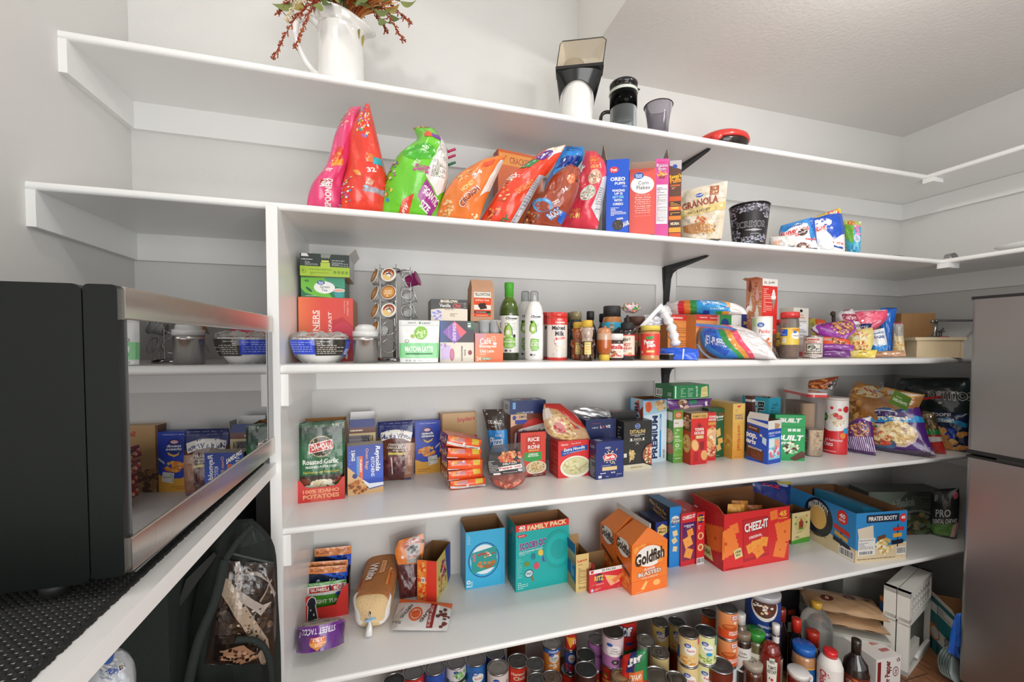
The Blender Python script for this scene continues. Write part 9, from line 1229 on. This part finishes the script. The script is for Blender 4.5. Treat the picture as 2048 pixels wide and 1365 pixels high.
for a in((1293,1280,2,'plain silver-lidded tin behind the peanut butter pouch','a8a49c',[],'9a9890'),(1320,1243,2,'yellow peach tin at the back with a navy side panel','e0c878',GV('','Peach',PE)+[('R',.7,0,.95,.4,'1c3a6a')],'6a6660'),(1354,1243,2,'dark-lidded fruit tin behind the sliced peaches','e0cc88',GV('','Fruit',PE),'4c4e4a'),
          (1420,1226,2,'orange pumpkin tin half hidden behind the pumpkin stack','d8602c',[('T','100% PURE',.6,.75,.3,.12,'f4e8d8',0,2)],'5a4a40'),(1319,1304,2,'pull-tab pineapple tin in front of the yellow peach tin','dcc88c',GV('','Pineapple',PE,y=.5),'8a8478'),
          (1315,1352,2,'wide grey-brown lidded tin at the very front, foremost of all','8a8070',[],'6e675c'),(1352,1357,2,'grey-brown lidded tin right beside the wide front tin','7a7468',[],'5e5a52'),(1243,1352,2,'amber-lidded tin at the front beside the pouch','a88a5a',[],'a88e66')):
    cn(*a[:6],a[6],r=.047 if a[0]==1315 else .036,tab=a[0]==1319)
cn(1377,1264,3,'sliced peaches tin on top of another, cream label with peach slices','e4cc94',GV('','Peaches',PE)+[('R',.86,0,1,.25,'d8404a'),('R',.06,.4,.2,.9,'24508a')],'5c5650',r=.037,below=('e4cc94',GV('','Peaches',PE)))
cn(1412,1261,3,'pear halves tin on top of another, pale green and yellow label','dce0a8',GV('','Pears',['c8d8a0','e8ecc8','8ab04a'],'3a8ab0')+[('R',.82,0,1,.3,'3a9a8a'),('E',.62,.62,.1,.07,'2a9ad0')],'3f4446',r=.037,below=('dce0a8',GV('','Pears',PE)))
LB=[('R',0,0,.2,1,'d8c8b8'),('F',.02,.05,.18,.95,'7a6a5a',12),('G',.2,0,1,.5,'f0a06a','ec8a4a',4),('R',.66,.06,.96,.26,'c8243a'),('R',.68,.08,.94,.24,'f0e8e8'),('T',"Libby's",.81,.16,.22,.12,'c8243a',10,1.5),('E',.62,.55,.26,.14,'b8501c'),('E',.62,.5,.22,.06,'d8743c'),('E',.8,.36,.07,.06,'f0dcc8'),('R',.2,.66,1,1,'e0542a'),('T','100% PURE',.76,.73,.36,.08,'f4ece0',0,2),('T','PUMPKIN',.76,.82,.36,.08,'f4ece0',0,2)]
P=at(1454,1214,'z',.348);K3=('topmost pumpkin tin of the tall orange stack','middle pumpkin tin of the tall orange stack')
for k in(0,1):can(K3[k],P[0],P[1],.232-.116*k,.1155,.0405,'ec8a4a',LB,'6a6a6c',span=160)
can('white-labelled tin at the foot of the orange pumpkin stack',P[0],P[1],0,.1155,.0405,'d8dce4',GV('','Beans',BN),'8c8c8e')
cn(1439,1329,2,'large baked beans tin with a cream name panel on brown','6a2414',[('P',[(.5,.3),(.98,.3),(.98,.62),(.5,.66)],'e8d088'),('T',"BUSH'S",.74,.46,.42,.2,'1c1c1c',3,3),('T','BEST',.74,.64,.2,.08,'c8302c',0,2),('T','BAKED',.15,.45,.12,.7,'f0ece4',80,2)],'56565a',r=.046,h=.12)
def fj(px,py,zt,name,lab,cat,prof,cap=None,labs=(),body='liquid',back=0,n=28,capm='gloss',capname='lid',group=None):
    P=at(px,py,'z',zt);pr=[(r,h*zt)+tuple(c)for r,h,*c in prof]
    o=jar(name,lab,cat,P[0],P[1]+back,0,pr,body,(cap[0],cap[1]*zt,cap[2]*zt,cap[3])if cap else None,[(r,a*zt,b*zt,c,o_,dict(span=150))for r,a,b,c,o_ in labs],capm,n=n,capname=capname,group=group);o['_z']=zt;return o,P
fj(1485,1262,.25,'preserve_jar','dark jar with a pale lid and handwritten white label, right behind the pumpkin stack','jar',[(.03,0,'2a1c16'),(.033,.03),(.033,.85),(.03,.9)],(.031,.9,1,'8a7a68'),[(.0333,.38,.78,'dcdad4',[('T','Chile',.55,.2,.3,.1,'4a4a4a',0,.3),('T','Blackberry',.55,.35,.4,.1,'4a4a4a',0,.3),('P',[(.4,.9),(.6,.6),(.75,.95)],'2a2a2c')])])
fj(1481,1226,.31,'spice_bottle','small bottle with a white domed cap behind the dark labelled jar','bottle',[(.026,0,'5a4a3c'),(.028,.03),(.028,.8),(.018,.88)],(.02,.86,1,'d8d6d2'))
fj(1511,1260,.25,'pickle_jar','olive-brown jar with a wide green lid','jar',[(.033,0,'5a5434'),(.036,.03),(.036,.8),(.032,.87)],(.036,.87,1,'2f8a34'),[(.0363,.5,.68,'c8c4b4',[('F',.3,.3,.7,.7,'8a8a80',2)])])
fj(1526,1180,.36,'shortening_tub','big navy tub of vegetable shortening at the back','tub',[(.066,0,'1c3a7c'),(.068,.02),(.068,.94)],(.069,.94,1,'c8c8cc'),[(.0683,.1,.92,'1c3f88',[('E',.55,.05,.3,.2,'e8e4dc'),('E',.55,.03,.27,.17,'5a3424'),('B',.5,.04,.2,.1,['e8c8a0','c8302c','f0e8e0'],20,.04),('T','vegetable',.56,.33,.3,.06,'d8dce8',-5),('T','shortening',.58,.43,.42,.08,'e8ecf4',-5,1),('T','NET WT',.55,.6,.2,.03,'c8ccd8')])])
fj(1565,1256,.24,'oil_jug','tan plastic jug with a rounded shoulder behind the steak sauce','jug',[(.055,0,'c8b48c'),(.06,.05),(.06,.6),(.05,.8),(.02,.93)],(.02,.92,1,'2c4a6a'),body='matte',back=.09)
fj(1571,1222,.27,'sauce_bottle','dark sauce bottle with a dull red cap, rear one of the two red caps','bottle',[(.024,0,'241816'),(.026,.04),(.026,.6),(.013,.78),(.013,.84)],(.018,.80,1,'8a2a1c'),back=.02)
fj(1593,1237,.25,'sauce_bottle','dark sauce bottle with a bright red cap, beside the black carton','bottle',[(.026,0,'1c1414'),(.028,.04),(.028,.6),(.014,.78),(.014,.84)],(.018,.78,1,'c8301f'))
fj(1626,1262,.21,'sauce_bottle','red sauce bottle with a ribbed red cap behind the white-capped milk bottle','bottle',[(.026,0,'2a1412'),(.03,.05),(.03,.6),(.022,.75)],(.024,.7,1,'a82a1c'))
x=xat(1585,1.42,0);carton('spice_carton','black carton with a white open top edge, between the red-capped bottles','box',dict(P=at(1585,1300,'z',0)*[1,1,0]+[0,.10,0],ang=-12,w=.13,h=.25),.06,('1c1c1e',[('T','MIX',.7,.55,.3,.1,'c8402c',0,2),('R',.55,.75,.95,.95,'c8c4c0')]),t=('c8c4bc',[]),l=('2a2a2c',[]),open_=True,inn='b8b0a4',flaps=(('f',100,.03,'d8d4cc','c8c4bc'),))
fj(1541,1284,.235,'ketchup_bottle','upside-down tomato ketchup bottle with a keystone label','bottle',[(.02,0,'f0eeea'),(.026,.03,'f0eeea'),(.026,.16,'7a1c14'),(.034,.3),(.036,.6),(.034,.85),(.028,.96),(.012,1),(.001,1)],None,[(.0362,.30,.84,'84201a',[('P',[(.36,.16),(.45,.14),(.46,.04),(.68,.04),(.70,.14),(.80,.16),(.76,.98),(.40,.98)],'2a4a34'),('P',[(.38,.18),(.47,.16),(.48,.06),(.66,.06),(.68,.16),(.78,.18),(.74,.96),(.42,.96)],'e4e0d4'),('T','HEINZ',.57,.17,.2,.1,'1c2a20',0,2),('T','TOMATO',.58,.36,.3,.11,'1c2a20',0,2),('T','KETCHUP',.58,.49,.32,.11,'1c2a20',0,2),('E',.58,.74,.05,.05,'c8301f'),('P',[(.46,.7),(.52,.66),(.5,.76)],'3a6a34')])])
fj(1565,1258,.27,'steak_sauce_bottle','dark steak sauce bottle with a white cap and big red letter and number','bottle',[(.024,0,'1c1210'),(.027,.03),(.027,.5),(.0125,.72),(.0125,.9)],(.0145,.85,1,'ece8e4'),[(.0272,.12,.5,'d8ccb8',[('T','A.1.',.6,.4,.4,.5,'b8301f',0,3)]),(.0130,.72,.82,'e8e4dc',[])],back=.03,capname='cap')
fj(1608,1289,.19,'peanut_butter_jar','peanut butter jar with a wide blue lid and blue label','jar',[(.038,0,'b8845a'),(.042,.04),(.042,.75),(.036,.84)],(.041,.84,1,'1f62b8'),[(.0423,.08,.62,'1f5a9c',[('R',0,0,1,.06,'e8a83a'),('E',.62,.42,.22,.24,'f0ece4'),('E',.5,.2,.1,.08,'2a52a8'),('T','Peanut',.62,.38,.28,.09,'c8406a'),('B',.5,.85,.3,.12,['d8b080','c8986a','e8c8a0'],20,.05)])])
fj(1506,1324,.15,'mason_jar','mason jar of amber preserve with handwriting on its silver lid','jar',[(.033,0,'4a2210'),(.036,.04),(.036,.72,'5a2a12'),(.032,.82)],(.036,.85,1,'a89e90'))
mb=MB();P=at(1506,1324,'z',.15);mb.tube([P+np.array([-.018+.006*i,.012*math.sin(i*2.2)*.6,.0008])for i in range(7)],.0009,'1c1c1c',n=4);mb.build('handwriting','matte',bpy.data.objects['mason_jar'])
fj(1597,1341,.145,'salsa_jar','red salsa jar with a white lid and barcode sticker, foremost of the jars','jar',[(.034,0,'6a1c10'),(.038,.04),(.038,.8,'7a2214'),(.033,.88)],(.038,.87,1,'e4e2de'),[(.0383,.1,.5,'a83020',[('T','SALSA',.5,.4,.5,.3,'f0e8dc',0,2)])])
fj(1661,1300,.215,'milk_bottle','white plastic bottle with a red cap and red script','bottle',[(.040,0,'e8e4de'),(.043,.02),(.043,.72),(.034,.84),(.021,.9)],(.024,.88,1,'d8282c'),[(.0433,.1,.72,'e8e4de',[('T','Chick-fil-A',.30,.5,.22,.84,'c8203a',-90,2),('B',.46,.18,.05,.06,['c8203a'],5,.02),('F',.45,.55,.8,.66,'d8808a',3)])],body='matte',capname='cap')
fj(1713,1279,.245,'syrup_bottle','dark maple syrup bottle with a tall black cap and brown label','bottle',[(.040,0,'1c1512'),(.045,.03),(.045,.45),(.038,.62),(.018,.74),(.015,.8)],(.0165,.76,1,'2c241e'),[(.0453,.06,.46,'5a241a',[('R',.06,.05,.94,.95,'6a2c1f'),('T','CROWN',.5,.26,.5,.12,'c8a888',0,1),('T','MAPLE SYRUP',.5,.4,.44,.06,'d8c0a8',0,1),('F',.15,.55,.4,.75,'b89478',3),('F',.65,.55,.9,.75,'b89478',3),('E',.5,.12,.08,.04,'c8642c')])],capname='cap')
fj(1642,1209,.27,'milk_jug','cloudy clear gallon jug with a yellow cap, empty','jug',[(.06,0,'e4e2de'),(.065,.03),(.065,.55),(.055,.74),(.022,.9)],(.021,.89,1,'d8a83a'),body='clear',back=.02,capname='cap')
fj(1769,1194,.29,'flavor_syrup_bottle','tall clear syrup bottle with orange cap, blue neck and blue label','bottle',[(.034,0,'a8a898'),(.037,.02),(.037,.6),(.028,.7),(.015,.78),(.014,.93)],(.0165,.93,1,'c8783a'),[(.0373,.2,.56,'1c5a94',[('T','Torani',.55,.32,.5,.26,'f0ece4',8,1.5),('B',.5,.75,.2,.15,['e8c04a','5a3424','e8e4dc'],12,.06)]),(.0165,.74,.93,'1c4f86',[])],body='tint')
g=dict(P=at(1752.7,1321,'z',.13),ang=0,w=0,h=.13);v=at(1797,1300,'z',.13)-g['P'];b_=at(1700,1284,'z',.13)-g['P'];g['P'][2]=0;g['w']=.13;g['ang']=math.degrees(math.atan2(b_[1],b_[0]))-90
carton('soda_carton','white soda carton with maroon lettering running sideways, lying in front of the syrup bottle','box',g,.2,('e4e0dc',[('R',.06,.1,.2,.75,'7a1c1f'),('T','Dr Pepper',.5,.5,.28,.8,'7a1c1f',90,2.5),('E',.8,.5,.12,.16,'7a1c1f'),('E',.8,.5,.10,.13,'e4e0dc'),('T','Diet',.8,.5,.1,.16,'7a1c1f',90,2),('T','12',.9,.12,.12,.12,'7a1c1f',20,3)]),t=('e8e4e0',[('F',.55,.3,.9,.9,'b84a4a',3),('E',.5,.12,.16,.06,'7a1c1f'),('E',.5,.12,.13,.045,'e8e4e0')]),l=('dcd8d4',[]))
def lump(nm,lab,cat,c,dims,ang,col,ops,seed,m='film',pitch=0):
    fr=frame(ang,0,pitch);mb=MB();q=noise2(seed);nu,nv=20,16;A,B=np.meshgrid(np.linspace(0,1,nu+1),np.linspace(0,1,nv+1));a,b=A.ravel(),B.ravel();c=np.array(c)
    def T(a,b,h,sg=1):return c+np.stack([(a-.5)*dims[0],(.5-b)*dims[1],sg*(np.clip(np.sin(PI*a)*np.sin(PI*b),0,1)**.5*dims[2]/2+.003*q(a,b)+h)],1)@np.array(fr)
    F=[(j*(nu+1)+k,(j+1)*(nu+1)+k,(j+1)*(nu+1)+k+1,j*(nu+1)+k+1)for j in range(nv)for k in range(nu)];mb.add(T(a,b,a*0),F,col,0,True);mb.add(T(a,b,a*0,-1),[f[::-1]for f in F],col,0,True)
    draw(mb,Face(T,dims[0],dims[1],nu,nv,.0015),ops,0,2,True);return tag(mb.build(nm,m),lab,cat)
O5=[('E',.3,.6,.09,.12,'5a1c14',20),('T','5',.3,.6,.05,.1,'e8d8c0',-20,1),('E',.62,.4,.09,.12,'5a1c14',20),('T','5',.62,.4,.05,.1,'e8d8c0',-20,1),('E',.86,.3,.05,.07,'5a1c14',20)]
c=at(1695,1222,'z',.22);x,y=c[0],c[1]+.03
lump('rice_bag','clear bag of brown rice printed with dark ovals, upper one of the pair','bag',(x,y,.235),(.30,.17,.055),-36,'b89470',O5,5);lump('rice_bag','clear bag of brown rice lying beneath the oval-printed one','bag',(x+.02,y+.0,.175),(.28,.18,.06),-36,'b08c68',[],6)
lump('bean_bag','bag of brown beans with a maroon heart-shaped label, farthest back','bag',(x-.02,y+.15,.33),(.2,.15,.06),-30,'a8845c',[('E',.8,.3,.2,.3,'5a241c'),('E',.86,.2,.06,.1,'c8c4c0')],7)
mb=MB();mb.box((-.15,-.10,0),(.14,.09,.143),'9a9a92',fr=frame(-36),o=(x+.02,y+.01,0));mb.box((-.155,-.105,.125),(.145,.095,.1435),'aaa9a0',fr=frame(-36),o=(x+.02,y+.01,0));tag(mb.build('storage_bin','matte',None,(x+.02,y,0)),'grey lidded bin on the floor underneath the rice bags','bin')
mb=MB();mb.box((-.17,-.12,.0),(.17,.12,.265),'a8a8a0',fr=frame(-30),o=(2.42,1.56,0));o=tag(mb.build('storage_tote','matte',None,(2.42,1.56,0)),'large pale grey plastic tote standing behind the white crates','tote');mb=MB();mb.box((-.185,-.135,.265),(.185,.135,.29),'b4b4ac',fr=frame(-30),o=(2.42,1.56,0));mb.box((-.09,-.06,.29),(.09,.06,.296),'9c9c94',fr=frame(-30),o=(2.42,1.56,0));mb.build('lid','matte',o)
# folded crates on edge
A=at(1815,1356,'z',0);B=at(1856,1300,'z',0);v=B-A;L_=float(np.hypot(v[0],v[1]))*1.1;ang=math.degrees(math.atan2(v[1],v[0]));hc=htop(A,1190);u,n,z_=frame(ang)
for i,lab in((0,'white plastic folding crate stood on edge, its slotted side facing the room'),(1,'second white folding crate stood on edge behind the slotted one')):
    o=thing('folding_crate',lab,'crate',A+n*.045*i,'folded crates stood on edge');mb=MB();P=A+n*.045*i
    for a,b in(((0,0,0),(.02,.04,hc*.62)),((0,0,hc*.64),(.024,.042,hc)),((L_-.015,0,0),(L_,.04,hc)),((0,0,0),(L_,.04,.02)),((0,0,hc-.02),(L_,.042,hc)),((0,0,hc*.60),(L_,.038,hc*.68))):mb.box(a,b,'dcdad2',fr=(u,n,z_),o=P)
    mb.build('frame','matte',o);mb=MB();mb.box((.02,.02,.02),(L_-.015,.026,hc-.02),'55574f',fr=(u,n,z_),o=P);nx_,nz_=8,3  # dark backing sheet painted in for the shade inside the open slots
    for k in range(nx_+1):mb.box((.02+(L_-.035)*k/nx_-.004,.004,hc*.68),(.02+(L_-.035)*k/nx_+.004,.02,hc-.02),'d4d2ca',fr=(u,n,z_),o=P)
    for k in range(nz_+1):mb.box((.02,.004,hc*.68+(hc*.32-.02)*k/nz_-.005),(L_-.015,.02,hc*.68+(hc*.32-.02)*k/nz_+.004),'d4d2ca',fr=(u,n,z_),o=P)
    mb.box((.03,.002,.05),(L_*.5,.02,hc*.3),'c4c2ba',fr=(u,n,z_),o=P);mb.box((L_*.35,-.006,hc*.1),(L_*.9,.006,hc*.14),'ecebe6',fr=(u,n,z_),o=P);mb.build('side_panel','matte',o)
A=at(1857,1292,'z',0);B=at(1908,1352,'z',0);g=dict(P=A,ang=math.degrees(math.atan2(B[1]-A[1],B[0]-A[0])),w=float(np.hypot(*(B-A)[:2])),h=htop(A,1188))
carton('soda_carton','teal and white soda carton standing on end with its brown top flaps open','box',g,.16,('1f7a80',[('G',0,0,1,.2,'14606a','1f7a80',3),('R',.04,.10,.3,.26,'e4e4dc'),('R',.34,.08,.98,.24,'d8d8d0'),('F',.36,.1,.96,.22,'2a2a2a',5),('R',0,.52,.9,.74,'dcdcd4'),('E',.2,.62,.24,.14,'d87a2c'),('E',.24,.62,.16,.1,'dcdcd4'),('T','FRESCA',.72,.6,.2,.26,'1c1c1c',-90,2),('T','mini',.12,.87,.14,.2,'10343a',-90,2),('T','mini',.38,.87,.14,.2,'10343a',-90,2),('T','mini',.64,.87,.14,.2,'10343a',-90,2),('T','mini',.88,.87,.14,.2,'10343a',-90,2)]),l=('1a6a70',[]),open_=True,inn='a8784c',flaps=(('b',25,.06,'b98a5c','b07a48'),('f',20,.03,'e0e0dc','a8784c')))
bag('shopping_bag','bright blue plastic bag hanging down against the teal carton beside the fridge','bag',[(1912,1228),(1902,1262),(1896,1305)],[(1932,1226),(1934,1270),(1930,1325)],(at(1912,1290,'z',.17),(-.8,-.6,0)),.014,'1f6fe4',[('P',[(.3,.75),(.8,.7),(.7,.9)],'164fa8')],wr=.004,nv=14)
for i in range(5):
    mb=MB();mb.lathe((2.30,1.13+.009*i,.062),[(.055,0),(.057,.0015),(.055,.003),(.001,.003)],'9aa8a4',n=30,fr=((0,.2,.98),(-1,0,0),(0,.98,-.2)));tag(mb.build('glass_plate','clear'),'clear greenish glass plate standing on edge beside the fridge','plate','glass plates on edge')
# ------------------------------------------------------------------ under the microwave shelf
X0=-.42
def bl(pts,X=X0):return[at(*p,'x',X)for p in pts]
mb=MB();rbox(mb,(-.80,1.02,0.),(-.46,1.60,1.03),.05,'15201c',0,5);tag(mb.build('garment_case','cloth'),'tall black fabric case standing under the microwave shelf, behind the backpack','case')
yb=1.14;c0=np.array([xat(470,yb,.6),yb,0]);o=thing('backpack','black and camouflage backpack with birch branch print and thick straps, under the microwave shelf','backpack',c0)
pl=(c0,np.array([.35,-1,0]));pl2=lambda d:(c0+np.array([.35,-1,0])/1.06*d,np.array([.35,-1,0]))
mb=MB();bagmesh(mb,[(470,1040),(430,1075),(395,1180),(372,1300),(360,1480),(365,1700)],[(505,1038),(548,1090),(556,1200),(562,1320),(562,1480),(556,1700)],pl,.05,'121a17',[('P',[(.35,.04),(.8,.02),(.9,.16),(.4,.2)],'1b2422'),('P',[(.62,.05),(.66,.05),(.7,.16),(.66,.17)],'38423f')],wr=.012,seed=12,zmin=0);mb.build('body','cloth',o)
mb=MB();bagmesh(mb,[(452,1122),(440,1180),(425,1260),(410,1330)],[(548,1128),(552,1180),(552,1260),(545,1330)],pl2(.05),.02,'2a201b',[('B',.5,.45,.45,.42,['3a2a20','1c1613','44352a','57402f','2a2622','16130f'],130,.06),
  ('P',[(.18,.02),(.27,.0),(.36,.24),(.34,.36),(.24,.30)],'a8a09a'),('P',[(.32,.30),(.74,.44),(.9,.42),(.72,.52),(.3,.38)],'9c938c'),('P',[(-.0,.22),(.1,.2),(.55,.5),(.86,.72),(.98,.96),(.82,.98),(.7,.8),(.4,.58),(.0,.34)],'9a8a78'),('B',.55,.6,.2,.12,['5a4030','3a281c','b8aa98'],26,.03),('P',[(.75,.1),(.78,.1),(.98,.36),(.95,.4)],'8a8078'),('P',[(.9,.2),(.92,.22),(.7,.42),(.68,.4)],'8a8078'),('P',[(.4,.1),(.7,.14),(.9,.26),(.7,.18),(.4,.13)],'968c84'),
  ('P',[(.06,.7),(.5,.66),(.8,.80),(.5,.98),(.1,.92)],'14100e'),('P',[(.16,.82),(.5,.76),(.76,.86),(.5,.96),(.2,.92)],'9a7258'),('B',.48,.86,.2,.05,['4a2a1e','b08a70'],16,.04)],wr=.006,seed=4);mb.build('front_pocket','film',o)
for pts,r in((((450,1118),(430,1200),(392,1300),(362,1460),(355,1600)),.010),(((505,1052),(478,1080),(452,1118)),.008),(((470,1280),(515,1285),(540,1330),(545,1480)),.007)):
    mb=MB();mb.tube(_resamp([onplane(*p,*pl2(.085))for p in pts],26),r,'18211e',n=8);mb.build('strap','cloth',o)
mb=MB();mb.tube(_resamp([onplane(*p,*pl2(.08))for p in((455,1105),(480,1112),(548,1128))],14),.003,'2c3432',n=6);mb.build('zip','matte',o)
mb=MB();V=[onplane(*p,*pl2(.04))for p in((428,1105),(433,1112),(390,1172),(348,1232),(372,1160))];mb.add(V,[(0,1,2,3,4)],'6a706e');mb.add([v+np.array([.0,.002,0])for v in V],[(4,3,2,1,0)],'6a706e');tag(mb.build('film_scrap','clear'),'loose wedge of clear film hanging beside the backpack strap','film')
P0=at(225,1400,'x',-.42);bag('toilet_roll_pack','clear and blue plastic-wrapped pack of white paper rolls, lowest by the shelf edge','pack',[(205,1310),(185,1345),(165,1420),(170,1700)],[(245,1302),(270,1330),(272,1420),(270,1700)],(P0,np.array([.5,-.86,0])),.05,'c4ccd4',[('P',[(0,0),(.6,.0),(.45,.07),(.1,.14)],'3a6ab8'),('B',.5,.3,.4,.25,['d8dce0','c0c8d0','e8eaec','aab8cc'],30,.1),('T','SOFT',.45,.18,.4,.05,'2a52b0',-30,2),('C',.6,.13,.8,.2)],wr=.006,zmin=0)
mb=MB();zb=min(v[2]for v in[onplane(170,1700,P0,np.array([.5,-.86,0]))]);mb.box((-.17,-.12,0),(.17,.12,zb-.002),'b08658',fr=frame(30),o=(P0[0]+.0,P0[1]+.06,0));mb.box((-.004,-.121,0),(.004,.121,zb),'c8a070',fr=frame(30),o=(P0[0]+.0,P0[1]+.06,0));tag(mb.build('shipping_carton','kraft',None,(P0[0],P0[1]+.06,0)),'plain brown carton on the floor underneath the paper roll pack','box')
